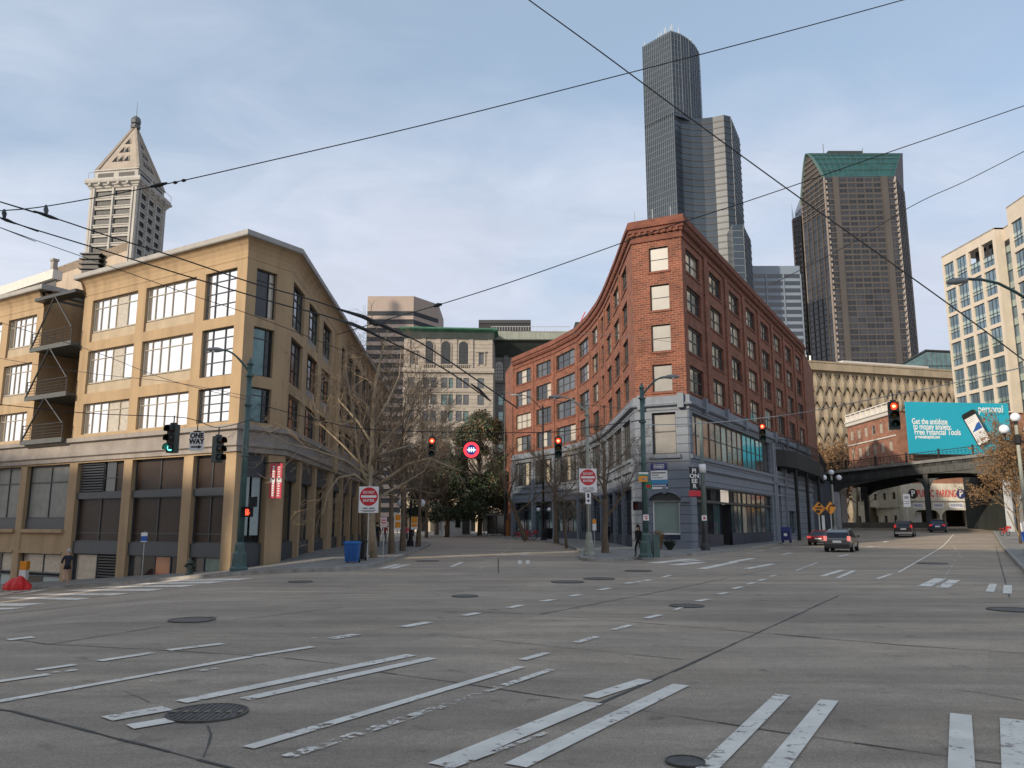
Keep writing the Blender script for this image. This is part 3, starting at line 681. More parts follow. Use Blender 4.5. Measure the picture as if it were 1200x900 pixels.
    # lower storeys (street side with trees)
    for fc, ps in ((f2, [(0, .5), (2.0, fc_L := f2.L)]), (f3, [(0, .35), (4.0, 4.5), (8.4, 8.9), (13.2, 14.5)]), (f4, [(i*4.45, i*4.45+.6) for i in range(8)])):
        for a, b in ps: fc.box(wall, a, min(b, fc.L), -1, 5.35, -.5, 0)
        gaps = [(p[1], q[0]) for p, q in zip(ps[:-1], ps[1:])]
        for k, (a, b) in enumerate(gaps):
            window(t, fc, a, .9, b-a, 3.3, (.5,) if b-a > 2 else (), (.75,), .08, frame_d, [gl_dark, gl_mid] if k % 2 else [gl_dark, gl_dark], .5)
            part_box(t, fc, a, b, -.6, .9, -.4, -.25, 'plinth', frame_g); part_box(t, fc, a, b, 4.2, 5.35, -.4, -.2, 'shopfront_panel', frame_g)
    wall.build('wall', tan, t)
    run = [PL, W0, W2, W3, W4]
    m = MB(); sweep(m, run, [(0, 5.38), (.10, 5.40), (.10, 5.62), (.22, 5.70), (.22, 5.9), (.14, 5.92), (.14, 6.42), (.34, 6.50), (.34, 6.74), (.0, 6.80)]); m.build('belt_cornice', ledge, t)
    m = MB(); 
    prof = [(0, 15.35), (.03, 15.40), (.03, 15.5), (.0, 15.52), (.03, 15.8), (.12, 16.05), (.26, 16.25), (.42, 16.36)]
    sweep(m, [f.pt(U(14.2), 0)[:2], W0, W2, W3, W4], prof); sweep(m, [PL, f.pt(U(18.6), 0)[:2]], prof); m.build('flared_eave', tan, t)
    m = MB(); pr = [(.0, 16.35), (.50, 16.37), (.54, 16.42), (.54, 16.66), (.46, 16.70), (-3, 16.72)]
    sweep(m, [f.pt(U(14.7), 0)[:2], W0, W2, W3, W4], pr); sweep(m, [PL, f.pt(U(18.1), 0)[:2]], pr)
    back_ = [(-30, 90), (-55, 80)]
    m.prism([f.pt(0, 0, -.4)[:2], f.pt(U(18.6), 0, -.4)[:2], f.pt(U(18.6), 0, -rd)[:2], f.pt(U(14.2), 0, -rd)[:2], f.pt(U(14.2), 0, -.4)[:2], f2.pt(0, 0, -.6)[:2], f3.pt(0, 0, -.5)[:2], f4.pt(0, 0, -.5)[:2], f4.pt(f4.L, 0, -.5)[:2], (-35, 92), (-60, 75)], 16.3, 16.64)
    m.build('roof', trimg, t)
    m = MB(); m.quad((*W4, -1), (-35, 92, -1), (-35, 92, 16.4), (*W4, 16.4)); m.build('rear_wall', tan, t)
    return t, f, f3, U
TB, TF, TF3, TU = tan_building()
v = MB(); p = atY(389.5, 365, 60); v.tube([(p.x, p.y, 16.6), (p.x, p.y, 18.2)], .17, 8); v.tube([(p.x, p.y, 18.2), (p.x, p.y, 18.8)], [.26, .3], 8, 1)
tag(v.build('roof_vent', [galv, black_m]), 'short steel roof vent pipe with black cap behind the tan building eave', 'vent')
# ------------------------------------------------------------------ red brick building with blue base
BAY = [(.2, 109), (2.8, 103.5), (5.2, 98.3), (7.6, 91.5), (8.5, 85.5), (8.95, 80.2), (9.1, 76.6), (9.15, 71.4), (9.15, 65.8), (9.1, 60.6)]
P0 = (9.1, 58.3); Q0 = (12.5, 56.6); dR2 = Vector((24.7, 44.)).normalized(); R0 = tuple(Vector(Q0)+dR2*50.8)
def brick_building():
    t = thing('brick_building', 'red brick six storey building with a blue painted base, its sharp corner facing the junction', 'building', (9.1, 58.3, 0))
    rows = [(20.45, 22.25), (17.4, 19.35), (14.3, 16.35), (11.25, 13.3)]
    rows = [(20.4, 22.25), (17.4, 19.35), (14.3, 16.3), (11.3, 13.3)]
    wall = MB(); ZB = 10.9; ZT = 24.0; base = MB()
    run = BAY+[P0, Q0, R0]
    for i in range(len(BAY)-1):
        fc = Fc(BAY[i], BAY[i+1]); L_ = fc.L; mg = .75 if L_ > 4 else .6
        near = i >= 4
        a, b = (mg, L_-mg) if not near else (1.05, L_-.95)
        hs = [(a, b, z0, z1) for z0, z1 in rows]
        fc.wall(wall, 0, L_, ZB, ZT, hs, .3)
        for z0, z1 in rows:
            gl = [random.Random(i*31+int(z0*7)+k).choice([gl_mid, gl_curt, gl_mid, gl_dark]) for k in range(3)]
            window(t, fc, a, z0, b-a, z1-z0, (.33, .66), (.5,), .1, frame_d, gl, .22)
            part_box(t, fc, a-.1, b+.1, z0-.16, z0, -.2, .07, 'window_sill', brick_d)
        fc.box(wall, -.22, .22, ZB, 22.7, 0, .10)
        # blue base
        mb_ = .14 if i >= 3 else .5; hs = [(mb_, L_-mb_, 6.7, 9.75), (.55, L_-.55, .15, 4.5)]
        fc.wall(base, 0, L_, -.4, 9.95, hs, .35, w=.12)
        n = max(3, int(L_/1.1)); window(t, fc, mb_, 6.7, L_-2*mb_, 3.05, tuple(k/n for k in range(1, n)), (.45,), .09, frame_d, [gl_mid, gl_dark, gl_mid, gl_curt], .16)
        window(t, fc, .55, .9, L_-1.1, 2.65, (.25, .5, .75), (), .09, blue_dk, [gl_teal, gl_mid, gl_dark, gl_teal], .16)
        window(t, fc, .55, 3.55, L_-1.1, .95, (.25, .5, .75), (), .08, blue_dk, [gl_dark, gl_mid], .14)
        m = MB(); fc.box(m, .55, L_-.55, -.3, .9, -.2, .03); m.build('plinth', blue_dk, t)
    fcs = [Fc(a, b) for a, b in zip(run[:-1], run[1:])]
    for fa, fb in zip(fcs[:-1], fcs[1:]): base.quad(fa.pt(fa.L, -.4, .12), fb.pt(0, -.4, .12), fb.pt(0, 9.95, .12), fa.pt(fa.L, 9.95, .12))
    fe = Fc(BAY[-1], P0); fe.wall(wall, 0, fe.L, ZB, ZT, [], .3); fe.wall(base, 0, fe.L, -.4, 9.95, [], .3, w=.12)
    # chamfered corner
    fq = Fc(P0, Q0); L_ = fq.L; a, b = 1.32, 2.78
    fq.wall(wall, 0, L_, ZB, ZT, [(a, b, z0, z1) for z0, z1 in rows], .3)
    for z0, z1 in rows:
        window(t, fq, a, z0, b-a, z1-z0, (), (.5,), .06, frame_d, [blind], .2); part_box(t, fq, a-.15, b+.15, z0-.16, z0, -.2, .07, 'window_sill', brick_d)
    a, b = 1.2, 2.95
    fq.wall(base, 0, L_, -.4, 9.95, [(a, b, 6.75, 9.75), (1.0, 3.0, .75, 3.5)], .35, w=.12)
    window(t, fq, a, 6.75, b-a, 3.0, (), (.55,), .11, frame_d, [blind], .2)
    window(t, fq, 1.0, 1.1, 2.0, 2.4, (), (), .1, sign_w, [mat('frosted_green_glass', (.22, .29, .27), .3, var=.15, scale=.6)], .18)
    m = MB(); fq.box(m, 1.0, 3.0, .5, 1.1, -.3, -.03); m.build('window_base', blue_dk, t)
    # arched head over the corner window: segment hood with keystone
    m = MB(); prev = None
    for k in range(13):
        x = -1+2*k/12; zc = 3.5+.75*math.sqrt(max(0, 1-(x*.93)**2)); u = 2.0+x*1.15
        if prev: 
            m.quad(fq.pt(prev[0], 3.48, .135), fq.pt(u, 3.48, .135), fq.pt(u, zc-.18, .135), fq.pt(prev[0], prev[1]-.18, .135), 1)
            fq_a = [fq.pt(prev[0], prev[1]-.2, .13), fq.pt(u, zc-.2, .13), fq.pt(u, zc, .13), fq.pt(prev[0], prev[1], .13)]
            fq_b = [fq.pt(prev[0], prev[1]-.2, .30), fq.pt(u, zc-.2, .30), fq.pt(u, zc, .30), fq.pt(prev[0], prev[1], .30)]
            m.add(fq_a+fq_b, [(4, 5, 6, 7), (3, 2, 6, 7), (0, 4, 5, 1)][:3], 0)
        prev = (u, zc)
    fq.box(m, 1.88, 2.12, 3.95, 4.4, .13, .36); fq.box(m, .1, .85, 3.35, 3.6, .12, .26); fq.box(m, 3.15, 3.75, 3.35, 3.6, .12, .26)
    m.build('window_hood', [blue_p, frame_d], t)
    m = MB(); fq.box(m, 0.0, L_+.0, -.4, .62, .12, .28); m.build('corner_plinth', blue_p, t); m = MB(); fq.box(m, .9, 3.25, 6.45, 6.72, .12, .30); m.build('window_sill', blue_p, t)
    # right facade
    fr = Fc(Q0, R0); L_ = fr.L; pitch = L_/8.05
    hs = []; cells = []
    for k in range(8):
        a = .95+k*pitch; b = a+3.55
        for z0, z1 in rows: hs.append((a, b, z0, z1)); cells.append((a, z0, b-a, z1-z0))
        for z0, z1 in rows: part_box(t, fr, a-.1, b+.1, z0-.16, z0, -.2, .07, 'window_sill', brick_d)
        fr.box(wall, a+3.55+(pitch-3.55)/2-.45, a+3.55+(pitch-3.55)/2+.45, ZB, 22.8, 0, .14)
    fr.wall(wall, 0, L_, ZB, ZT, hs, .32)
    rr = random.Random(4)
    for (u, z, w, h) in cells:
        g = [rr.choice([gl_refl, gl_curt, gl_mid]), rr.choice([gl_dark, gl_mid, gl_curt, gl_mid])]
        window(t, fr, u, z, w, h, (.5,), (.5,), .14, frame_d, g, .24)
    sz = 26.9
    hs = [(.7, sz, 6.7, 9.75), (28.9, 32.5, 7.2, 9.2), (1.0, sz-.4, -.3, 4.5), (29.3, 31.0, -.3, 6.0), (34.5, 38.5, .8, 3.2), (35, 37, 7.2, 9.2)]
    fr.wall(base, 0, L_, -.4, 9.95, hs, .35, w=.12)
    cols = [gl_refl, gl_curt, gl_orange, gl_orange, gl_orange, gl_curt, gl_orange, gl_orange, gl_orange, gl_cyan, gl_cyan, gl_cyan, gl_refl, gl_refl, gl_mid]
    n = 15; ww = (sz-.7)/5
    for q in range(5): window(t, fr, .7+q*ww, 6.7, ww, 3.05, (1/3, 2/3), (.52,), .10, frame_d, cols[q*3:q*3+3], .2)
    window(t, fr, 28.9, 7.2, 3.6, 2.0, (.5,), (), .1, frame_d, [gl_dark, gl_dark], .2); window(t, fr, 35, 7.2, 2, 2.0, (.5,), (), .1, frame_d, [gl_dark, gl_dark], .2)
    window(t, fr, 34.5, .8, 4.0, 2.4, (.33, .66), (), .1, blue_dk, [gl_teal, gl_teal], .2)
    segs = [(1.0, 4.2, [gl_teal, gl_mid]), (4.3, 8.2, [gl_dark, gl_teal]), (11.0, 15.2, [gl_teal, gl_refl, gl_teal]), (15.3, 20.6, [gl_curt, gl_mid, gl_refl]), (20.7, sz-.4, [gl_teal, gl_refl, gl_teal])]
    for a, b, g in segs:
        n = len(g); window(t, fr, a, 1.0, b-a, 2.4, tuple(k/n for k in range(1, n)), (), .08, blue_dk, g, .2)
        m = MB(); fr.box(m, a, b, -.3, 1.0, -.22, 0); m.build('plinth', blue_dk, t)
        window(t, fr, a, 3.5, b-a, 1.0, tuple(k/3 for k in range(1, 3)), (), .08, frame_d, [gl_dark, gl_mid, gl_dark], .16)
    m = MB(); fr.box(m, 1.0, sz-.4, 3.38, 3.52, -.2, .1); m.build('shop_fascia', frame_d, t)
    m = MB(); m.quad(fr.pt(8.2, -.3, -1.2), fr.pt(11, -.3, -1.2), fr.pt(11, 3.4, -1.2), fr.pt(8.2, 3.4, -1.2)); m2 = MB(); m2.quad(fr.pt(29.3, -.3, -1.2), fr.pt(31, -.3, -1.2), fr.pt(31, 6, -1.2), fr.pt(29.3, 6, -1.2)); m2.build('tall_doorway', MT['dark_interior'], t)
    m.quad(fr.pt(8.2, -.3, -1.2), fr.pt(8.2, 3.4, -1.2), fr.pt(8.2, 3.4, 0), fr.pt(8.2, -.3, 0)); m.quad(fr.pt(11, -.3, -1.2), fr.pt(11, -.3, 0), fr.pt(11, 3.4, 0), fr.pt(11, 3.4, -1.2)); m.build('doorway', MT['dark_interior'], t)
    m = MB()
    for u in (27.6, 28.5, 33.4): fr.box(m, u-.35, u+.35, -.4, 9.9, .12, .3)
    fr.box(m, 0, L_, 5.7, 5.95, .12, .30); fr.box(m, 0, L_, 4.6, 4.8, .12, .22); fr.box(m, 0, L_, 6.42, 6.66, .12, .26); m.build('belt_course', blue_p, t)
    m = MB()
    for i in range(len(BAY)-1):
        fc = Fc(BAY[i], BAY[i+1]); fc.box(m, 0, fc.L, 5.7, 5.95, .12, .26); fc.box(m, 0, fc.L, 4.6, 4.8, .12, .2); fc.box(m, 0, fc.L, 6.42, 6.66, .12, .24); fc.box(m, -.3, .3, -.3, 6.0 if i >= 3 else 9.9, .12, .24)
    m.build('belt_course', blue_p, t)
    wall.build('wall', brick_m, t); base.build('base_wall', blue_m, t)
    m = MB(); sweep(m, run, [(.0, 9.9), (.16, 9.93), (.16, 10.1), (.42, 10.22), (.46, 10.34), (.30, 10.38), (.24, 10.5), (.24, 10.92), (0, 10.98)]); 
    for fc, us in ((fq, (.25, L_ and 3.2)), (fr, tuple(3.2+i*pitch for i in range(8)))):
        for u in us: fc.box(m, u, u+.45, 10.0, 11.05, .2, .5)
    m.build('base_cornice', blue_p, t)
    m = MB(); sweep(m, run, [(0, 22.75), (.10, 22.78), (.10, 22.95), (.05, 22.98), (.05, 23.25), (.16, 23.3), (.16, 23.5), (.26, 23.55), (.26, 23.75), (.40, 23.82), (.42, 24.05), (.30, 24.1), (.28, 24.45), (-.5, 24.5)]); m.build('roof_cornice', brick_d, t)
    m = MB()
    for fc in [Fc(a, b) for a, b in zip(run[:-1], run[1:])]:
        n = int(fc.L/.45)
        for k in range(n): fc.box(m, (k+.25)*fc.L/n, (k+.7)*fc.L/n, 23.3, 23.56, .16, .27)
    m.build('dentils', brick_d, t)
    m = MB(); m.prism([*run, (45, 118), (20, 130), (-1, 118)], 23.9, 24.15); m.prism([fr.pt(34, 0, -1)[:2], fr.pt(38, 0, -1)[:2], fr.pt(38, 0, -4)[:2], fr.pt(34, 0, -4)[:2]], 24, 26.2); m.build('roof', brick_d, t)
    m = MB(); m.quad((-1, 118, 0), (*BAY[0], 0), (*BAY[0], 24), (-1, 118, 24)); m.build('end_wall', brick_m, t); m = MB(); m.quad((*R0, 0), (45, 118, 0), (45, 118, 24), (*R0, 24)); m.build('end_wall', brick_m, t)
    m = MB(); 
    for u in (.2, 1.6, 3.0): m.tube([fq.pt(u, 24.4, -.3), fq.pt(u, 25.4, -.3)], .035, 5)
    m.build('roof_vent', galv, t)
    return t, fq, fr
BB, BQ, BR = brick_building()
# ------------------------------------------------------------------ far towers and blocks
def cap(poly, z, mb, m=0): mb.add([(p[0], p[1], z) for p in poly], [tuple(range(len(poly)))], m)
tower_gl = glass('tower_glass_slate', (.034, .05, .07), .0, .3, .35, .02, .45)
tower_rib = mat('tower_rib', (.12, .14, .16), .5, .0, var=.1, scale=.05)
tower_band = mat('tower_band_glass', (.048, .052, .056), .45, .0, var=.25, scale=.02, spec=.4)
def glass_tower():
    t = thing('skyscraper', 'tallest dark blue glass tower with a concave front, rising behind the brick building', 'skyscraper', (94, 434, 0))
    L0 = onz(753, 55, 290).xy; A = onz(786, 36, 290).xy
    cx = [onz(px, py, 290).xy for px, py in ((797, 39.5), (806, 45), (814, 52.5), (819.5, 62))]
    up = [L0, A, *cx, Vector((cx[-1].x+6, cx[-1].y+22)), Vector((L0.x+8, L0.y+35))]
    zc = 238
    cc = [onz(px, py, zc).xy for px, py in ((797, 136.0), (809, 138.3), (822, 138.8), (835, 137.2), (848, 134.5), (856, 136.5))]
    e = onz(867, 164, zc).xy
    lo = [L0, A, *cc, e, Vector((e.x-10, e.y+30)), Vector((L0.x+8, L0.y+35))]
    m = MB(); m.prism([*up], zc-2, 290); m.build('upper_shaft', tower_gl, t); m = MB(); m.prism([*lo], 0, zc); m.build('lower_shaft', tower_gl, t)
    rb = MB(); f0 = Fc(L0, A)
    n = 15
    for k in range(n+1): f0.box(rb, max(0, f0.L*k/n-.12), f0.L*k/n+.12, 0, 290.3, .02, .4)
    zz = 8
    bd = MB()
    while zz < 289:
        f0.box(rb, 0, f0.L, zz, zz+.3, .02, .12)
        for i in range(1, 5): Fc(up[i], up[i+1]).box(rb, 0, (up[i+1]-up[i]).length, max(zz, zc), max(zz, zc)+.35, .02, .12)
        if zz < zc-3:
            for i in range(1, 7): Fc(lo[i], lo[i+1]).box(bd, 0, (lo[i+1]-lo[i]).length, zz, zz+.8, .02, .22)
            Fc(lo[7], lo[8]).box(rb, 0, (lo[8]-lo[7]).length, zz, zz+.7, .02, .25)
        zz += 3.9
    for i in range(1, 5):
        f = Fc(up[i], up[i+1])
        for k in range(3): f.box(rb, f.L*k/3-.1, f.L*k/3+.1, zc, 290, .02, .35)
    f = Fc(lo[7], lo[8])
    for k in range(8): f.box(rb, f.L*k/8-.1, f.L*k/8+.1, 60, zc, .02, .3)
    rb.build('facade_ribs', tower_rib, t)['kind'] = 'stuff'; bd.build('floor_bands', tower_band, t)['kind'] = 'stuff'
    a = MB(); rr = random.Random(5)
    for k in range(14):
        u = rr.uniform(0, 1); p = L0.lerp(A, u) if k < 8 else A.lerp(cx[2], u); a.tube([(p.x+1.2, p.y+1.5, 290), (p.x+1.2, p.y+1.5, 290+rr.uniform(2, 6))], .22, 4)
    a.build('roof_antennas', galv, t)
    t2 = thing('glass_tower', 'narrow dark glass tower leaning against the right foot of the tallest tower', 'tower', (121, 425, 0))
    q = [onz(858, 263, 165).xy, onz(870.5, 263, 165).xy, onz(880, 282, 165).xy]; m = MB(); m.prism([*q, q[2]+Vector((-8, 25)), q[0]+Vector((2, 30))], 0, 165); m.build('shaft', [tower_gl], t2)
    m = MB(); f = Fc(q[1], q[2])
    for k in range(6): f.box(m, f.L*k/6, f.L*k/6+.5, 40, 165, .02, .25)
    for k in range(30): f.box(m, 0, f.L, 45+k*4, 46+k*4, .02, .2)
    f = Fc(q[0], q[1])
    for k in range(30): f.box(m, 0, f.L, 45+k*4, 45.5+k*4, .02, .15)
    m.build('facade_ribs', tower_rib, t2)
glass_tower()
muni_st = mat('brown_granite', (.068, .059, .054), .6, var=.12, scale=.05); muni_lt = mat('lit_tone_granite', (.27, .23, .20), .6, var=.1, scale=.1)  # second granite is a sunlit copy, the light put into its colour
green_roof = mat('green_copper_glass', (.014, .062, .062), .5, .0, var=.35, scale=.12)
def granite_tower():
    t = thing('skyscraper', 'brown granite office tower with a barrel roof of green glass, right of the tallest tower', 'skyscraper', (193, 466, 0))
    ze = 212
    A = onz(966, 208, ze).xy; B = onz(1048, 207, ze).xy; C = atY(1075, 410, 487).xy; E_ = atY(940, 238, 492).xy; D = atY(929, 258, 503).xy; A0 = atY(955, 300, 474).xy
    zs = atY(929, 256, 503).z; zE = atY(940, 238, 492).z
    Cb = Vector((C.x-4, C.y+28)); Eb = Vector((E_.x+6, E_.y+30))
    m = MB(); m.prism([E_, A, B, C, Cb, Eb], 0, ze); m.prism([D, D+Vector((7, -9)), E_, Eb, D+Vector((11, 26))], 0, zs); m.build('core', glass('muni_glass', (.045, .048, .055), .25, .2, .6, .08), t)
    # barrel roof
    rf = MB(); RL = atY(946, 180.5, 482); RR = atY(1058, 180.5, 482); zr = RL.z
    def arc(k): # 0 eave .. 1 ridge
        a = k*math.pi/2; return 1-math.cos(a*.9)/1.0 if False else k, math.sin(a*.82)/math.sin(math.pi/2*.82)
    pv = None
    for k in range(9):
        x, h = arc(k/8); l = A.lerp(RL.xy, x); r = B.lerp(RR.xy, x); z = ze+(zr-ze)*h
        if pv: rf.quad((*pv[0], pv[2]), (*pv[1], pv[2]), (*r, z), (*l, z))
        pv = (l, r, z)
    fr = []
    for k in range(9):
        x, h = arc(k/8); l = Vector(E_).lerp(RL.xy, x); r = Vector(C).lerp(RR.xy, x); fr.append((l, r, zE+(zr-zE)*h))
    for a, b in zip(fr[:-1], fr[1:]): rf.quad((*a[1], a[2]), (*a[0], a[2]), (*b[0], b[2]), (*b[1], b[2]))
    rf.build('barrel_roof', green_roof, t)
    rb = MB()
    for k in range(6):
        x, h = arc(k/5*.98); l = A.lerp(RL.xy, x); r = B.lerp(RR.xy, x); z = ze+(zr-ze)*h+.3; rb.tube([(*l, z), (*r, z)], .35, 4)
    for k in range(15):
        P_ = []
        for q in range(6):
            x, h = arc(q/5); l = A.lerp(RL.xy, x); r = B.lerp(RR.xy, x); p = l.lerp(r, k/14); P_.append((p.x, p.y, ze+(zr-ze)*h+.25))
        rb.tube(P_, .2, 4)
    for fx in (-1.0, 0): 
        rb.tube([(A.x+fx, A.y, ze), *[(Vector(A).lerp(RL.xy, arc(k/8)[0]).x+fx, Vector(A).lerp(RL.xy, arc(k/8)[0]).y, ze+(zr-ze)*arc(k/8)[1]) for k in range(1, 9)], *[(b[0].x+fx, b[0].y, b[2]) for b in fr[::-1]], (E_.x+fx, E_.y, 205)], .55, 4)
    rb.build('roof_ribs', mat('dark_teal_metal', (.05, .10, .10), .5, var=.1), t)
    g = MB(); P_ = [(*A, ze)]+[(*Vector(A).lerp(RL.xy, arc(k/8)[0]), ze+(zr-ze)*arc(k/8)[1]) for k in range(1, 9)]+[(*b[0], b[2]) for b in fr[::-1]]+[(*E_, ze-2)]
    g.add(P_, [tuple(range(len(P_)))[::-1]]); g.build('gable', muni_st, t); g = MB(); P2 = [(*B, ze)]+[(*Vector(B).lerp(RR.xy, arc(k/8)[0]), ze+(zr-ze)*arc(k/8)[1]) for k in range(1, 9)]+[(*b[1], b[2]) for b in fr[::-1]]; g.add(P2, [tuple(range(len(P2)))]); g.build('gable', muni_st, t)
    st = MB(); lt = MB(); rests = []; used = [0]; gls = [glass('muni_window', (.012, .014, .018), .0, .2, .5, .1, .5), glass('muni_window_pale', (.03, .033, .04), .1, .2, .4, .1, .5)]
    fh = 3.55
    ff = Fc(A, B); L_ = ff.L; rows = [ze-3.4-k*fh for k in range(34)]
    xs = [0, 5.2, 8.4]; ws = (L_-16.8)/5
    cells = []
    for z in rows:
        for k in range(5): cells.append((8.6+k*ws, z, ws-.5, 2.75))
    for z in rows:
        for u, w in ((.9, 3.4), (L_-5.0, 3.4)): cells.append((u, z, w, 2.75))
    rests.append(simple_windows(t, ff, cells, muni_st, gls, (.5,), (), .22, -.32, used=used))
    for z in rows: ff.box(st, 0, L_, z-.8, z, 0, .5)
    for u in (4.7, L_-8.1): ff.box(st, u, u+3.5, 0, ze, 0, .9)
    for k in range(6): ff.box(st, 8.2+k*ws, 8.7+k*ws, 0, ze, 0, .45)
    for f in (Fc(E_, A), Fc(D+Vector((11, 26)), D), Fc(D, D+Vector((7, -9))), Fc(B, C)):
        zt = zs-1 if f.p.y > 500 else ze+8 if f.L > 20 else (ze if f.p.x > 220 else zs-1)
        if f.L > 20:
            n = 5; cw = f.L/n; cl = [(k*cw+.5, z, cw-1.0, 2.75) for z in rows for k in range(n)]
            rests.append(simple_windows(t, f, cl, muni_st, gls, (), (), .2, -.3, used=used))
        for z in rows:
            if z < zt: f.box(st, 0, f.L, z-.7, z, 0, .45)
        n = 5 if f.L > 20 else 2
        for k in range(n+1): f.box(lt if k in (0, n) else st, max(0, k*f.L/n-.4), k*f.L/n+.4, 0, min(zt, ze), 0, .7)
    # projecting bay edges floor by floor, sunlight put into their colour
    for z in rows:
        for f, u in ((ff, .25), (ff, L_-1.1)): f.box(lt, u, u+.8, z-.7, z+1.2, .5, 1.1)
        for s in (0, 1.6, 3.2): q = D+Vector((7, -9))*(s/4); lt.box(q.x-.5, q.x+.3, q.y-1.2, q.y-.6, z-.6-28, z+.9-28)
    st.build('stone_grid', muni_st, t)['kind'] = 'stuff'; lt.build('lit_tone_edges', muni_lt, t)['kind'] = 'stuff'
    flush_rest(rests, [muni_st, *gls], t)
    m = MB()
    for k in range(12):   # lattice on the left gable
        z = 192+k*3.4; x = max(0, (z-ze)/(zr-ze)); x = math.asin(min(1, x*math.sin(math.pi/2*.82)))/(math.pi/2*.82) if x > 0 else 0
        p, q = Vector(A).lerp(RL.xy, x), Vector(E_).lerp(RL.xy, x); d_ = Vector((-.8, -.3)); m.tube([(*(p+d_), z), (*(q+d_), z)], .35, 4)
    m.build('gable_lattice', muni_lt, t)
    m = MB(); p = RL.lerp(RR, .22); q = RL.lerp(RR, .58); m.box(p.x, q.x, p.y, p.y+3, zr-1, zr+2.2); m.tube([(p.x-3, p.y, zr), (p.x-3, p.y, zr+7)], .2, 4); m.tube([(q.x, p.y, zr), (q.x, p.y, zr+4)], .2, 4); m.build('roof_plant', steel_d, t)
granite_tower()
def banded(name, label, cat, P, z0, z1, fh, bh, wallm, glm, top=0, cols=0):
    t = thing(name, label, cat, (P[1][0], P[1][1], 0)); c = Vector((sum(p[0] for p in P)/len(P), P[0][1]+40))
    m = MB(); m.prism([*P, (P[-1][0], P[-1][1]+30), (P[0][0], P[0][1]+30)], z0, z1); m.build('shaft', wallm, t)
    z = z1-top; i = 0
    while z-bh > z0 and i < 45:
        b = MB()
        for a, c in zip(P[:-1], P[1:]): Fc(a, c).box(b, .05, (Vector(c)-Vector(a)).length-.05, z-bh, z, -.3, .07)
        b.build('window_band', glm, t); z -= fh; i += 1
    if cols:
        m = MB()
        for a, c in zip(P[:-1], P[1:]):
            f = Fc(a, c)
            for k in range(cols+1): f.box(m, max(0, k*f.L/cols-.35), k*f.L/cols+.35, z, z1-top, .05, .5)
        m.build('columns', wallm, t)
    return t
banded('office_tower', "blue grey office block with dark ribbon windows between tallest tower and brown granite tower", 'office block', [(138, 450), (168, 450)], 0, 150, 4.3, 2.5, mat('bluegrey_panel', (.17, .21, .26), .5, var=.08, scale=.05), glass('navy_ribbon', (.02, .028, .04), .2, .1, .3, .05), 5, 3)
strp = mat('pinkish_concrete', (.36, .29, .25), .8, var=.08, scale=.06, stain=.1)
SPp = [(-69.9, 375.6), (-40.5, 378.), (-36.9, 391)]
SPp = [onz(431, 347, 110).xy, onz(485, 347, 110).xy, onz(514, 357, 110).xy]
ts = banded('office_tower', 'pinkish concrete tower with dark ribbon windows and a cut corner behind the stone building', 'office tower', SPp, 0, 110, 4.25, 2.2, strp, mat('ribbon_glass', (.028, .034, .04), .45, var=.3, scale=.05, spec=.3), 7.5, 0)
m = MB(); f = Fc(SPp[0], SPp[1])
for k in range(40): f.box(m, 0, f.L, 100.9-k*4.25-2.6, 100.9-k*4.25-1.9, -.2, .6)
f.box(m, f.L-.8, f.L, 0, 92, 0, .9); m.build('sunshade_ledges', strp, ts)['kind'] = 'stuff'
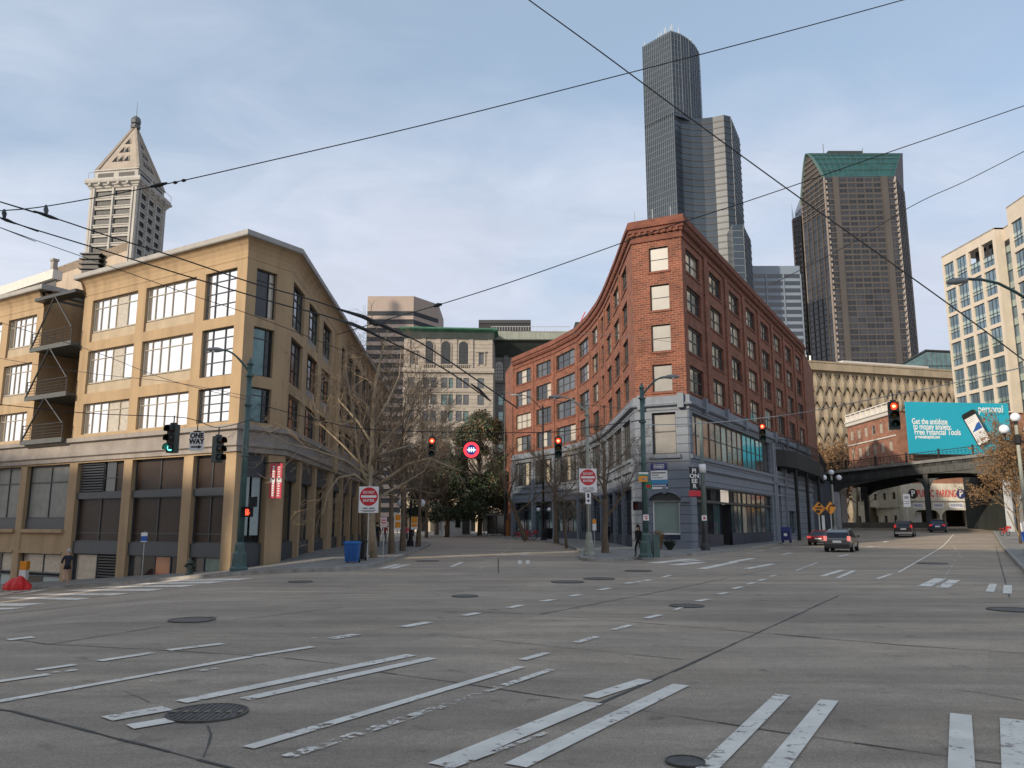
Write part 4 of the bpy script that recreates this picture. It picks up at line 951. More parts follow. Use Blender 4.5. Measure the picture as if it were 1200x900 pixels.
# ---- white pyramid-topped tower on the left
terra = mat('cream_terracotta', (.40, .385, .355), .8, var=.1, scale=.15, stain=.2); pyr_m = mat('beige_pyramid', (.33, .28, .23), .8, var=.12, scale=.2, stain=.15)
def pyramid_tower():
    K = atY(160.5, 225, 276); Lf = atY(107, 217, 279); Rt = atY(193.5, 247, 299)
    t = thing('tower', 'old white terracotta tower with a beige pyramid roof behind the tan building', 'tower', (K.x, K.y, 0))
    zc = atY(160, 217, 276).z
    k_, l_, r_ = K.xy, Lf.xy, Rt.xy; b_ = l_+(r_-k_)
    fl, fr = Fc(l_, k_), Fc(k_, r_)
    wall = MB(); cells = [[], []]; rows = [zc-3.6-3.55*i for i in range(14)]; gls = [mat('old_window_dark', (.015, .017, .02), .5, var=.3, spec=.25), mat('old_window_grey', (.05, .055, .06), .5, var=.3, spec=.25)]
    rests = []; used = [0]
    for fi, (f, n, mg) in enumerate(((fl, 2, 1.6), (fr, 3, 2.2))):
        cw = (f.L-2*mg)/n; hs = []
        for z in rows:
            for k in range(n):
                a = mg+k*cw+(.6 if n == 2 else .9); b = mg+(k+1)*cw-(.6 if n == 2 else .9); hs.append((a, b, z, z+2.2))
        f.wall(wall, 0, f.L, 20, zc, hs, .7)
        simple_windows(t, f, [(a, z0, b-a, z1-z0) for a, b, z0, z1 in hs], frame_d, gls, (.33, .67), (.5,), .16, .5, used=used)
        for k in range(n+1): f.box(wall, mg+k*cw-.35, mg+k*cw+.35, 20, zc, 0, .5)
        for z in rows: f.box(wall, mg, f.L-mg, z-.5, z-.1, 0, .25)
        f.box(wall, 0, .9, 20, zc, 0, .3); f.box(wall, f.L-.9, f.L, 20, zc, 0, .3)
    wall.quad((*r_, 20), (*b_, 20), (*b_, zc), (*r_, zc)); wall.quad((*b_, 20), (*l_, 20), (*l_, zc), (*b_, zc))
    wall.build('wall', terra, t)
    loop = [b_, l_, k_, r_, b_, l_]
    m = MB(); Q = [l_, k_, r_]
    prof = [(0, zc-.6), (.5, zc-.3), (.6, zc+.3), (1.0, zc+.5), (1.1, zc+1.0), (1.8, zc+1.4), (2.0, zc+2.2), (1.6, zc+2.5), (1.5, zc+3.2), (-2, zc+3.3)]
    sweep(m, [b_, *Q, b_], prof); m.prism([*Q, b_], zc, zc+3.2); 
    for f in (fl, fr):
        for k in range(5): f.box(m, f.L*(k+.1)/5, f.L*(k+.1)/5+.8, zc+.4, zc+1.2, 0, 2.0)
    m.build('cornice', terra, t)
    # attic storey and pyramid
    cen = (k_+b_)/2; ins = lambda p, s: cen+(p-cen)*s
    a4 = [ins(p, .94) for p in (l_, k_, r_, b_)]
    m = MB(); m.prism(a4, zc+3.2, zc+6.8); 
    for fa, fb in ((a4[0], a4[1]), (a4[1], a4[2])):
        f = Fc(fa, fb); f.box(m, f.L*.08, f.L*.44, zc+4.3, zc+5.9, -.2, .04, 1); f.box(m, f.L*.56, f.L*.92, zc+4.3, zc+5.9, -.2, .04, 1); f.box(m, -.3, f.L+.3, zc+6.8, zc+7.3, -.5, .4)
    m.build('attic', [terra, gls[0]], t)
    zb = zc+7.3; apx = atY(163, 146, 287); top = Vector((cen.x, cen.y, zb+ (atY(163, 146, cen.y).z-zb)))
    top = Vector((*cen, atY(163, 147, cen.y).z)); p4 = [ins(p, .90) for p in (l_, k_, r_, b_)]
    m = MB()
    for i in range(4):
        a, b = p4[i], p4[(i+1) % 4]; m.add([(*a, zb), (*b, zb), tuple(top)], [(0, 1, 2)])
    for i in range(4): m.tube([(*p4[i], zb), tuple(top)], [.8, .5], 5)
    m.build('pyramid_roof', pyr_m, t)
    for fi, (a, b) in enumerate(((p4[0], p4[1]), (p4[1], p4[2]))):
        for row, n in ((.18, 3), (.38, 2), (.57, 1)):
            for k in range(n):
                u = .5+(k-(n-1)/2)*.17; h = row
                base = Vector((*a.lerp(b, u), zb)).lerp(top, h) if False else Vector((*a, zb)).lerp(Vector((*b, zb)), u).lerp(top, h)
                d = Vector((*(b-a).normalized(), 0)); n_ = Vector((d.y, -d.x, 0)); upv = (top-Vector((*a.lerp(b, .5), zb))).normalized()
                dm = MB(); w = 1.2; c0 = base-d*w+n_*.15; c1 = base+d*w+n_*.15; c2 = base+upv*3.2+n_*.15; pr = base+n_*.9
                dm.add([c0, c1, c2], [(0, 1, 2)], 1); dm.tube([c0, c2], .16, 4); dm.tube([c1, c2], .16, 4)
                dm.build('dormer', [pyr_m, gls[0]], t)
    m = MB(); tz = top.z; m.lathe([(1.7, -1.5), (1.9, -.4), (1.2, -.2), (1.2, .3), (1.75, .6), (1.9, 1.6), (1.6, 2.8), (1.0, 3.4), (.3, 3.9)], 10, tuple(top)); m.build('lantern', mat('dark_lantern', (.09, .10, .10), .4, .2, var=.3), t)
    m = MB(); m.tube([top+Vector((0, 0, 3.8)), top+Vector((0, 0, 10))], [.12, .05], 5); m.build('spire', wire_g, t)
    m = MB()
    for e in ((r_, 1),): 
        f = fr; pts = [f.pt(f.L*.3, zc+3.3, 2.0), f.pt(f.L*.3, zc+5, 2.0), f.pt(f.L, zc+5, 2.0), f.pt(f.L, zc+3.3, 2.0)]; m.tube(pts, .1, 4)
    f = fl; m.tube([f.pt(0, zc+3.3, 1.8), f.pt(0, zc+5.3, 1.8), f.pt(2.2, zc+5.3, 1.8), f.pt(2.2, zc+3.3, 1.8)], .1, 4); m.build('roof_rail', galv, t)
pyramid_tower()
# ---- stone building with green cornice, its shaded neighbour
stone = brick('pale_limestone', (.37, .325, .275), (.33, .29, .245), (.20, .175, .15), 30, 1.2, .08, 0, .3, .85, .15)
stone_d = brick('shade_toned_stone', (.16, .155, .15), (.14, .135, .13), (.09, .09, .09), 30, 1.2, .08, 0, .3, .85, .15)  # darker than the pale stone: the neighbour's shade put into its colour
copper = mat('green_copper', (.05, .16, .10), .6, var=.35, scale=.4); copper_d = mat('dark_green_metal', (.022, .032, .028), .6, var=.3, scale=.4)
def arched(t, f, u, z, w, h, g, fm, name='arched_window'):
    n = 8; m = MB(); r = w/2; P_ = [f.pt(u, z, .06), f.pt(u+w, z, .06)]+[f.pt(u+r+r*math.cos(math.pi*k/n), z+h-r+r*math.sin(math.pi*k/n), .06) for k in range(n+1)]
    m.add(P_, [tuple(range(len(P_)))], 1)
    for k in (1, 2, 3): f.box(m, u+w*k/4-.07, u+w*k/4+.07, z, z+h-r*.6, .07, .14)
    for q in (.18, .36, .54, .72): f.box(m, u, u+w, z+h*q-.06, z+h*q+.06, .07, .13)
    o = m.build(name, [fm, g], t)
    s = MB(); s.tube([f.pt(u-.15, z, .15), f.pt(u-.15, z+h-r, .15)]+[f.pt(u+r-(r+.15)*math.cos(math.pi*k/n), z+h-r+(r+.15)*math.sin(math.pi*k/n), .15) for k in range(n+1)]+[f.pt(u+w+.15, z, .15)], .2, 4); return o, s
def stone_building():
    a, b = onz(474, 384, 60).xy, onz(578, 386, 60).xy; f = Fc(a, b); L_ = f.L
    t = thing('stone_building', "pale stone building with tall arched top windows and green tiled cornice at the street end", 'building', (*b, 0))
    zf = lambda y: atY(526, y, f.p.y+1.5).z
    wall = MB(); ztop = zf(398); hs = []; rows = [(zf(455), zf(443)), (zf(474.5), zf(462.5)), (zf(494), zf(482)), (zf(513), zf(501)), (zf(532), zf(520)), (zf(551), zf(539)), (zf(570), zf(558))]
    ux = lambda px: (px-474)/104*L_
    cols = [(479, 487), (497, 504), (505.5, 512.5), (518, 525), (526.5, 531.5), (535, 542), (543.5, 550), (560, 567.5)]
    cells = []
    for z0, z1 in rows:
        for p, q in cols: hs.append((ux(p), ux(q), z0, z1)); cells.append((ux(p), z0, ux(q)-ux(p), z1-z0))
    for p, q in ((479, 487), (561, 567)): hs.append((ux(p), ux(q), zf(427), zf(414))); cells.append((ux(p), zf(427), ux(q)-ux(p), zf(414)-zf(427)))
    f.wall(wall, 0, L_, 0, ztop, hs, .4)
    simple_windows(t, f, cells, frame_g, [gl_mid, gl_mid, mat('pale_teal_blind', (.09, .15, .15), .3, var=.2)], (), (.5,), .1, .3)
    for p in (476, 494, 511.5, 530.5, 549.5, 572): f.box(wall, ux(p), ux(p)+1.3, zf(433), ztop, 0, .35)
    f.box(wall, -.3, L_+.3, zf(437), zf(432), 0, .7); f.box(wall, -.2, L_+.2, zf(460), zf(458), 0, .25)
    wall.quad((*b, 0), (b.x+1, b.y+30, 0), (b.x+1, b.y+30, ztop), (*b, ztop)); wall.build('wall', stone, t)
    m = MB()
    for p, q in ((479, 487), (561, 567)): 
        f.box(m, ux(p)-.5, ux(p), zf(428), zf(412), 0, .3); f.box(m, ux(q), ux(q)+.5, zf(428), zf(412), 0, .3); f.box(m, ux(p)-.7, ux(q)+.7, zf(413), zf(411), 0, .5)
    ss = MB()
    for p in (497.5, 517.5, 538):
        o, s = arched(t, f, ux(p), zf(427), ux(p+11)-ux(p), zf(400.5)-zf(427), gl_dark, frame_d); 
        off = len(m.V); m.V += s.V; m.F += [tuple(off+i for i in q) for q in s.F]; m.M += s.M
        for k in range(6): f.box(m, ux(p-1)+k*.6, ux(p-1)+k*.6+.25, zf(431.5), zf(428.5), .2, .6)
        f.box(m, ux(p-1.5), ux(p+12.5), zf(428.5), zf(427.5), 0, .7)
    m.build('window_surrounds', stone, t)
    m = MB(); c2 = Vector((b.x+.6, b.y+30)); a2 = Vector((a.x+3, a.y+30)); run = [a2, a, b, c2]
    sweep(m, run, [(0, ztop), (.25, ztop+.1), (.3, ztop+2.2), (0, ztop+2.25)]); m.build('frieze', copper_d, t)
    m = MB(); z0 = ztop+2.2; sweep(m, run, [(.2, z0), (.6, z0+.3), (1.3, z0+.6), (1.4, z0+1.0), (0, z0+1.5)]); n = 42
    for k in range(n): f.box(m, L_*k/n, L_*k/n+.32, z0+.7, z0+1.2, 1.3, 1.55)
    m.prism([a, b, c2, a2], z0+.5, z0+1.5); m.build('tiled_cornice', copper, t)
    # darker neighbour
    Yn = f.p.y+14; p0 = atY(576, 430, Yn); p1 = atY(668, 430, Yn); g = Fc(p0.xy, p1.xy)
    t2 = thing('stone_building', "shaded grey stone building with deep flat cornice, right of the pale stone building", 'building', (p0.x, p0.y, 0))
    zg = lambda y: atY(600, y, Yn).z; gx = lambda px: (px-576)/92*g.L
    w2 = MB(); hs = []; cells = []
    for y0, y1 in ((475, 463), (494, 482), (513, 501), (532, 520)):
        for p in (584, 598, 612): hs.append((gx(p), gx(p+6), zg(y0), zg(y1))); cells.append((gx(p), zg(y0), gx(p+6)-gx(p), zg(y1)-zg(y0)))
    g.wall(w2, 0, g.L, 0, zg(408), hs, .4); 
    for p in (590.5, 604, 618): g.box(w2, gx(p), gx(p)+1.3, zg(447), zg(408), 0, .5)
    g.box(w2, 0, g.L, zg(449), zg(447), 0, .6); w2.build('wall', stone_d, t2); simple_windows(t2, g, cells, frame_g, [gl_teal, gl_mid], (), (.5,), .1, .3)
    for p in (580.5, 597, 611): arched(t2, g, gx(p), zg(446), gx(9)-gx(0), zg(424)-zg(446), gl_mid, frame_d)
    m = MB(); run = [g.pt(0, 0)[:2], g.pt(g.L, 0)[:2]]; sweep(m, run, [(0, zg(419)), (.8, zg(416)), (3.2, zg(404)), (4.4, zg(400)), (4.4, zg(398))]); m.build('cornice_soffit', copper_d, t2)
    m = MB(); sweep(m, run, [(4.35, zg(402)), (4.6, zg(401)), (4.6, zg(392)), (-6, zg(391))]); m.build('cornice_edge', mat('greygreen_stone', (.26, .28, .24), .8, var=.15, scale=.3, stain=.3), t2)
    m = MB(); z = zg(391)
    for k in range(30): g.box(m, k*g.L/30, k*g.L/30+.12, z, z+1.3, 4.2, 4.3)
    g.box(m, 0, g.L, z+1.2, z+1.35, 4.15, 4.35); m.build('roof_railing', galv, t2)
stone_building()
p0, p1 = atY(561, 376, 300), atY(622, 376, 300)
t = thing('rooftop_block', 'dark boxy rooftop storey above the deep flat cornice', 'rooftop block', (p0.x, 300, 0)); m = MB(); m.box(p0.x, p1.x, 300, 330, 0, p0.z); m.build('wall', mat('dark_bronze_cladding', (.05, .045, .04), .4, .2, var=.3, scale=.2), t)
m = MB(); f = Fc((p0.x, 300), (p1.x, 300))
for k in range(34): f.box(m, k*f.L/34, k*f.L/34+.12, 40, p0.z-1, .02, .25)
f.box(m, 0, f.L, p0.z-1, p0.z+.3, .02, .4); m.build('cladding_fins', frame_d, t)
p = atY(674, 372, 200); q = atY(681, 372, 200); t = thing('rooftop_penthouse', 'small green metal penthouse just above the curve of the brick roofline', 'penthouse', (p.x, 200, 0))
m = MB(); m.box(p.x, q.x+1, 200, 206, 0, atY(676, 384, 200).z+1.5); m.build('wall', copper_d, t); m = MB(); m.tube([(p.x+1, 200, p.z-2), (p.x+2.6, 200, p.z+1.5)], .12, 4); m.build('mast', sign_r, t)
# ---- pale patterned garage with diamond screens
conc = mat('sandy_precast', (.32, .26, .18), .85, var=.16, scale=.25, stain=.2)
def garage():
    a = Vector((78., 234.2)); b = onz(1117, 434, 50).xy; b = Vector((143., 253.8)); f = Fc(a, b); L_ = f.L
    t = thing('parking_garage', 'sunlit concrete garage wall covered in rows of diamond shaped screens', 'garage', (*a, 0)); ZT = 50.
    m = MB(); f.wall(m, 0, L_, 0, ZT, [], 0, w=-1.2); m.prism([a, b, b+Vector((-8, 40)), a+Vector((-8, 40))], ZT-2, ZT-1.5); f.box(m, 0, L_, 47.6, ZT, -1.2, 0.3); f.box(m, 0, L_, ZT-.15, ZT+.35, -1.2, .5); m.build('wall', conc, t)
    bk = MB(); cw = 3.22; rh = 4.75; n = int(L_/cw)
    dark = mat('dark_slot', (.02, .016, .012), .9, var=0)
    sc = MB()
    for r in range(9):
        zc = 43.4-r*rh; off = (r % 2)*.5
        for k in range(-1, n+1):
            c = (k+.5+off)*cw
            if c < -1 or c > L_+1: continue
            # lens-shaped screen: pointed top and bottom, bowed out in the middle
            prof = [(0, rh*.72, -.75), (.22, rh*.42, -.35), (.47, rh*.12, -.15), (.47, -rh*.12, -.15), (.22, -rh*.42, -.35), (0, -rh*.72, -.75)]
            for p, q in zip(prof[:-1], prof[1:]):
                for s in (-1, 1):
                    A_ = f.pt(c, zc+p[1], p[2]+.55*(1-abs(p[1])/(rh*.72))); B_ = f.pt(c, zc+q[1], q[2]+.55*(1-abs(q[1])/(rh*.72))); C_ = f.pt(c+s*q[0]*cw, zc+q[1], q[2]); D_ = f.pt(c+s*p[0]*cw, zc+p[1], p[2])
                    sc.add([A_, B_, C_, D_][::(1 if s < 0 else -1)], [(0, 1, 2, 3)])
            for s in (-1, 1):
                sc.tube([f.pt(c+s*.49*cw, zc-rh*.14, -.05), f.pt(c+s*.49*cw, zc+rh*.14, -.05), f.pt(c+s*.24*cw, zc+rh*.42, -.25), f.pt(c, zc+rh*.74, -.6)], .10, 4, 0, False)
            for s in (-.26, .26):
                u = c+s*cw; P_ = [f.pt(u+.36*math.cos(x), zc+rh*.53+.72*math.sin(x), -.62-.0) for x in [math.pi*2*i/8 for i in range(8)]]; bk.add(P_, [tuple(range(8))])
    sc.build('diamond_screens', conc, t)['kind'] = 'stuff'; bk.build('dark_openings', dark, t)['kind'] = 'stuff'
    for k in range(4):
        u = 10.6+k*1.15*1.3; m = MB(); p = f.pt(u, ZT, -3); m.tube([p, (p[0], p[1], p[2]+2.6)], .3, 6); m.build('roof_vent', galv, t)
    m = MB(); f.box(m, 27, 60, ZT, ZT+1.8, -8, -3); m.build('pale_roof_parapet', mat('pale_roof', (.55, .52, .48), .7), t)
garage()
t = thing('glass_roof_building', 'dark slanting glass roof just above the right end of the diamond patterned garage', 'building', (128, 275, 0))
A_ = atY(1049, 431, 275); B_ = atY(1085, 411, 275); C_ = atY(1130, 413, 275)
m = MB(); m.quad(A_, B_, B_+Vector((6, 25, 0)), A_+Vector((6, 25, 0))); m.quad(B_, C_, C_+Vector((6, 25, 0)), B_+Vector((6, 25, 0))); m.add([A_, (A_.x, 275, 20), (C_.x, 275, 20), C_, B_], [(0, 1, 2, 3, 4)]); m.build('glazed_gable', gl_teal, t)
m = MB(); m.tube([A_, B_, C_], .5, 4)
for k in range(9): p = B_.lerp(C_, k/8); m.tube([p, (p.x, p.y-.1, 40)], .12, 4)
for z in (52, 54.5, 57): m.tube([(A_.x+8, 274.8, z-1), (C_.x, 274.8, z-1)], .1, 4)
m.build('roof_edge', steel_d, t)
# ---- beige office block on the right
beige = mat('beige_precast', (.54, .475, .385), .8, var=.06, scale=.3, stain=.06)
def beige_block():
    t = thing('office_building', 'sunlit beige office building with blue glass windows at the right edge', 'office building', (89, 140, 0))
    a, b = Vector((87.9, 157.4)), Vector((88.9, 140.9)); f = Fc(a, b); L_ = f.L; ZT = 55.6
    gA = glass('blue_office_glass', (.17, .25, .30), .55, .08, .3, .25); gB = glass('pale_office_glass', (.42, .52, .50), .6, .12, .15, .3); gC = gl_dark
    wall = MB(); hs = []; cw = L_/4.12; rows = [ZT-2.0-5.45*(k+1)+.7 for k in range(9)]
    for ri, z in enumerate(rows):
        for k in range(4): hs.append((.45+k*cw, .45+k*cw+cw-.75, z, z+4.75))
    f.wall(wall, 0, L_, 0, ZT, hs, .45)
    def owin(fc, u, z, w, h, top=False):
        m = MB(); s = [(0, .30, gA, 1), (.30, .42, gB, 2), (.42, .58, gB, 2), (.58, 1.0, gA, 1)]
        if top: s = [(0, .25, gA, 1), (.25, .45, gB, 2), (.45, 1.0, None, 3)]
        for p, q, g, mi in s: m.quad(fc.pt(u, z+h*p, -.3 if mi != 3 else -1.5), fc.pt(u+w, z+h*p, -.3 if mi != 3 else -1.5), fc.pt(u+w, z+h*q, -.3 if mi != 3 else -1.5), fc.pt(u, z+h*q, -.3 if mi != 3 else -1.5), mi)
        for q in (.25 if top else .30, .45 if top else .42): fc.box(m, u, u+w, z+h*q-.05, z+h*q+.05, -.3, -.2, 0)
        for q in (.33, .66): fc.box(m, u+w*q-.04, u+w*q+.04, z, z+h*(.45 if top else 1), -.3, -.2, 0)
        m.build('window', [frame_g, gA, gB, gC], t)
    for i, (x0, x1, z0, z1) in enumerate(hs): owin(f, x0, z0, x1-x0, z1-z0, i in (2, 3))
    # glazed recess and the nearer wing
    c0, c1 = Vector((90.6, 140.9)), Vector((90.2, 134.2)); g = Fc(c0, c1); m = MB(); ret = Fc(b, c0); ret.wall(wall, 0, ret.L, 0, ZT, [], .2)
    g.box(wall, 0, g.L, ZT-2.6, ZT, -1, 0); 
    z = ZT-5.0
    g.box(m, 0, g.L, 0, ZT-4.6, -.3, -.2, 1)
    while z > 0:
        g.box(m, 0, g.L, z, z+1.3, -.2, -.12, 2); g.box(m, 0, g.L, z-.06, z+.06, -.2, -.05, 0); z -= 3.4
    for q in (0, .33, .66, 1): g.box(m, g.L*q-.08, g.L*q+.08, 0, ZT-4.6, -.2, -.02, 0)
    m.build('glazed_recess', [frame_g, gA, gB], t)
    d0, d1 = Vector((87.2, 134.2)), Vector((85.4, 98)); h = Fc(d0, d1); hs = []; cw = 4.35
    for z in rows:
        for k in range(8): hs.append((.9+k*cw, .9+k*cw+3.2, z, z+4.65))
    h.wall(wall, 0, h.L, 0, ZT+1.2, hs, .45)
    for x0, x1, z0, z1 in hs: 
        if x0 < 24: owin(h, x0, z0, x1-x0, z1-z0)
    r2 = Fc((90.2, 134.2), d0); 
    wall.quad((90.2, 134.2, 0), (*d0, 0), (*d0, ZT+1.2), (90.2, 134.2, ZT+1.2)); wall.quad((*d1, 0), (110, 96, 0), (110, 96, ZT), (*d1, ZT+1.2))
    e = Fc((100, 158.5), a); wall.quad((110, 159, 0), (*a, 0), (*a, ZT), (110, 159, ZT)) if False else None
    wall.build('wall', beige, t)
    m = MB(); m.prism([a, b, c0, c1, (110, 134), (110, 158)], ZT-.3, ZT+.02); m.prism([d0, d1, (110, 98), (110, 134)], ZT+.9, ZT+1.22); m.build('roof', trimg, t)
beige_block()
# ---- buildings just behind the tan building
t = thing('rendered_building', "pale tan rendered building with a chimney, peeking over the tan building roof at left", 'building', (-50, 90, 0))
z = 31.; P_ = [onz(60, 316, z).xy, onz(150, 283, z).xy]
f = Fc(P_[0], P_[1]); m = MB(); f.wall(m, 0, f.L, 0, z, [], 0); m.prism([P_[0], P_[1], P_[1]+Vector((-20, 20)), P_[0]+Vector((-20, 20))], z-1, z); m.quad((*P_[0], 0), (*P_[0], z), (*(P_[0]+Vector((-20, 20))), z), (*(P_[0]+Vector((-20, 20))), 0)); m.build('wall', mat('pale_tan_render', (.42, .34, .26), .9, var=.08, scale=.3, stain=.15), t)
m = MB(); f.box(m, .9, 1.5, z-5, z+.7, 0, .5); f.box(m, .8, 1.6, z+.7, z+.95, -.1, .6); m.build('chimney', mat('grey_render', (.30, .27, .24), .9, var=.1), t)
m = MB(); f.box(m, 3.2, 4.0, z-5, z-4, 0, .1); m.build('window', gl_dark, t)
t = thing('roof_hut', 'dark metal roof vent hut at the right end of the pale tan rendered building', 'roof hut', (-40, 88, 0)); p = f.pt(f.L*.66, z-.2, 1); m = MB(); m.box(p[0]-.5, p[0]+1.2, p[1]-.5, p[1]+.5, z-3, z-.6)
for k in range(4): m.box(p[0]-.8, p[0]+1.5, p[1]-.7, p[1]+.7, z-2.4+k*.55, z-2.28+k*.55)
m.build('louvred_box', steel_d, t)
t = thing('grey_building', 'dark grey flat roofed building at the left edge behind the tan building', 'building', (-80, 90, 0))
z = 27.; P_ = [onz(-120, 385, z).xy, onz(66, 326, z).xy]; f = Fc(P_[0], P_[1]); m = MB(); m.prism([*P_, P_[1]+Vector((-15, 25)), P_[0]+Vector((-15, 25))], 0, z); m.build('wall', mat('dark_grey_render', (.10, .10, .10), .9, var=.15, scale=.2), t)
m = MB(); f.box(m, 0, f.L, z-.1, z+.9, -.6, .4); m.build('parapet', mat('pale_roof', (.55, .52, .48), .7), t)
# ---- unseen blocks added behind the camera, placed and sized to shade the road
def behind(label, a0, a1, q0, q1, H):
    s = Vector((-.722, -.692)); l = Vector((.692, -.722)); P_ = [s*a+l*q for a, q in ((a0, q0), (a0, q1), (a1, q1), (a1, q0))]
    t = thing('shading_block', label, 'building', (*P_[0], 0)); m = MB(); m.prism([(p.x, p.y) for p in P_][::-1], -4, H)
    m.build('wall', brick_s, t); f = Fc(P_[0], P_[1]); f = f if f.n.dot(Vector((.722, .692, 0))) > 0 else Fc(P_[1], P_[0])
    cells = [(2+k*5., 4+r*4., 2.4, 2.4) for r in range(int(H/4)-1) for k in range(int(f.L/5)-1)][:90]
    simple_windows(t, f, cells, trimg, [gl_mid], (.5,), (.5,), .1, -.07); m = MB(); f.box(m, -.3, f.L+.3, H-1, H+.3, -1, .5); m.build('cornice', trimg, t)
behind('unseen brick block added behind the viewer to shade the street, west side', 46, 62, -72, -38, 29)
behind('taller unseen brick block added behind the viewer to shade the junction, south side', 46, 64, -36, 40, 44)
# ------------------------------------------------------------------ overpass
def overpass():
    t = thing('overpass', 'dark steel overpass with arched girder and railing crossing above the right-hand road', 'overpass', (51, 106, 0))
    A = Vector((44.0, 113.)); B = Vector((60.5, 97.5)); f = Fc(A, B); L_ = f.L; W_ = 13.
    zt = lambda u: 8.7+(10.25-8.7)*u/L_
    def slab(m, u0, u1, w0, w1, a, b, mi=0):   # sloping block between depths a..b below the deck line
        n = max(1, int((u1-u0)/1.2))
        for k in range(n):
            p = u0+(u1-u0)*k/n; q = u0+(u1-u0)*(k+1)/n
            v = [f.pt(x, zt(x)+z, w) for z in (a, b) for w in (w0, w1) for x in (p, q)]
            m.add(v, [(0, 2, 3, 1), (4, 5, 7, 6), (0, 1, 5, 4), (2, 6, 7, 3), (0, 4, 6, 2), (1, 3, 7, 5)], mi)
    m = MB(); slab(m, -1, L_+3, -W_, .0, -.5, 0); m.build('deck', steel_d, t)
    m = MB(); slab(m, -1.5, L_+3, -.3, .25, -.05, .32); m.build('deck_edge', mat('grey_concrete_edge', (.17, .17, .165), .8, var=.3, scale=.8, stain=.3), t)
    # arched outer girder: web between the deck and a curved soffit
    def soffit(u):
        x = u/L_
        z = 2.6-1.2*math.sin(math.pi*min(1, max(0, x)))
        e = L_-u
        if e < 4: z += (1-math.sqrt(max(0, 1-((4-e)/4)**2)))*3.2
        if u < 2: z += (2-u)*.5
        return z
    for w in (0.0, -W_+.3):
        m = MB(); n = 40
        for k in range(n):
            p, q = L_*k/n, L_*(k+1)/n
            for ww in (w, w-.12):
                m.quad(f.pt(p, zt(p)-soffit(p), ww), f.pt(q, zt(q)-soffit(q), ww), f.pt(q, zt(q)-.05, ww), f.pt(p, zt(p)-.05, ww))
            m.quad(f.pt(p, zt(p)-soffit(p), w+.22), f.pt(q, zt(q)-soffit(q), w+.22), f.pt(q, zt(q)-soffit(q), w-.35), f.pt(p, zt(p)-soffit(p), w-.35))
        m.build('girder', steel_d, t)
    m = MB()
    for k in range(24): u = L_*k/24+.3; f.box(m, u, u+.07, zt(u)-1.3, zt(u)-.05, .01, .10)
    slab(m, 0, L_, .02, .12, -1.4, -1.3); m.build('girder_stiffeners', steel_d, t)
    for w in (-3., -6.5, -10.): m = MB(); slab(m, 0, L_, w-.15, w+.15, -1.6, -.5); m.build('beam', black_m, t)
    # railing
    m = MB(); n = 62
    for w in (.12, -W_+.1):
        slab(m, -1.5, L_+2.5, w-.04, w+.04, 1.32, 1.40); slab(m, -1.5, L_+2.5, w-.03, w+.03, .42, .47); slab(m, -1.5, L_+2.5, w-.03, w+.03, 1.05, 1.09)
    for k in range(n): u = -1.5+(L_+4)*k/n; m.tube([f.pt(u, zt(u)+.3, .12), f.pt(u, zt(u)+1.35, .12)], .022, 4); m.tube([f.pt(u, zt(u)+1.05, .12), f.pt(u+.36, zt(u)+.47, .12)], .014, 3)
    m.build('railing', black_m, t)
    m = MB()
    for k in range(7): u = -1.0+k*(L_+1)/6; f.box(m, u-.1, u+.1, zt(u)+.25, zt(u)+1.6, .02, .24)
    m.build('railing_posts', black_m, t)
    # columns: pale left leg, dark middle leg with brackets, right pale leg and wall
    def leg(u, w, z0, z1, r, mt, name='column'):
        m = MB(); f.box(m, u-r, u+r, z0, z1, w-r, w+r); m.build(name, mt, t)
    g0 = hraw(44, 112)
    pale = mat('pale_column', (.36, .38, .40), .7, var=.12, scale=1, stain=.2)
    leg(1.0, -.3, -.5, zt(1)-2.6, .48, pale); leg(L_-.6, 0.1, 0, zt(L_)-3.0, .42, pale)
    for w in (-12.4,): leg(.9, w, -.5, zt(1)-1, .3, steel_d)
    uc = 12.9
    for w in (-.2,): leg(uc, w, 0, zt(uc)-1.3, .28, steel_d)
    m = MB()
    for s in (-1, 1):
        P_ = [f.pt(uc+s*.25, zt(uc)-3.9, -.2)]+[f.pt(uc+s*(.25+1.3*(1-math.cos(a))), zt(uc)-3.9+1.9*math.sin(a), -.2) for a in [math.pi/2*i/6 for i in range(1, 7)]]+[f.pt(uc+s*.25, zt(uc)-2.0, -.2)]
        for o in (0, .14): m.add([(x, y-o, z) for x, y, z in P_], [tuple(range(len(P_)))])
    m.build('bracket', steel_d, t)
    # right side wall under the deck
    m = MB(); sw = Fc((66.8, 119.5), (60.3, 98.2)); sw.box(m, 0, sw.L, -.5, zt(L_)-1.2, -.6, 0); m.build('side_wall', mat('dark_green_wall', (.032, .038, .035), .8, var=.3, scale=.6, stain=.3), t)
    m = MB(); f.box(m, L_-.2, L_+7, -.5, zt(L_)-.2, -W_, -.8); m.build('abutment', mat('grey_abutment', (.16, .16, .155), .85, var=.2, scale=.5, stain=.2), t)
    # approach ramp curling round the brick building
    P_ = [(29.9, 84.5), (31.2, 87.5), (33.6, 92), (36.2, 97), (38.8, 102), (41.4, 107.5), (43.4, 112.2), (44.0, 113)]
    P_ = [Vector(BR.pt(28.3, 0, .2)[:2]), Vector(BR.pt(30, 0, 1.0)[:2]), Vector(BR.pt(33, 0, 1.6)[:2]), Vector(BR.pt(39, 0, 1.7)[:2]), Vector(BR.pt(45, 0, 2.0)[:2]), Vector((42.4, 109.3)), Vector((43.8, 112.2))]
    m = MB(); zz = [9.3, 9.3, 9.25, 9.15, 9.0, 8.8, 8.7]; inn = offset_run(P_, -2.4 if False else 0)
    O = offset_run(P_, .0); I = offset_run(P_, -1.6)
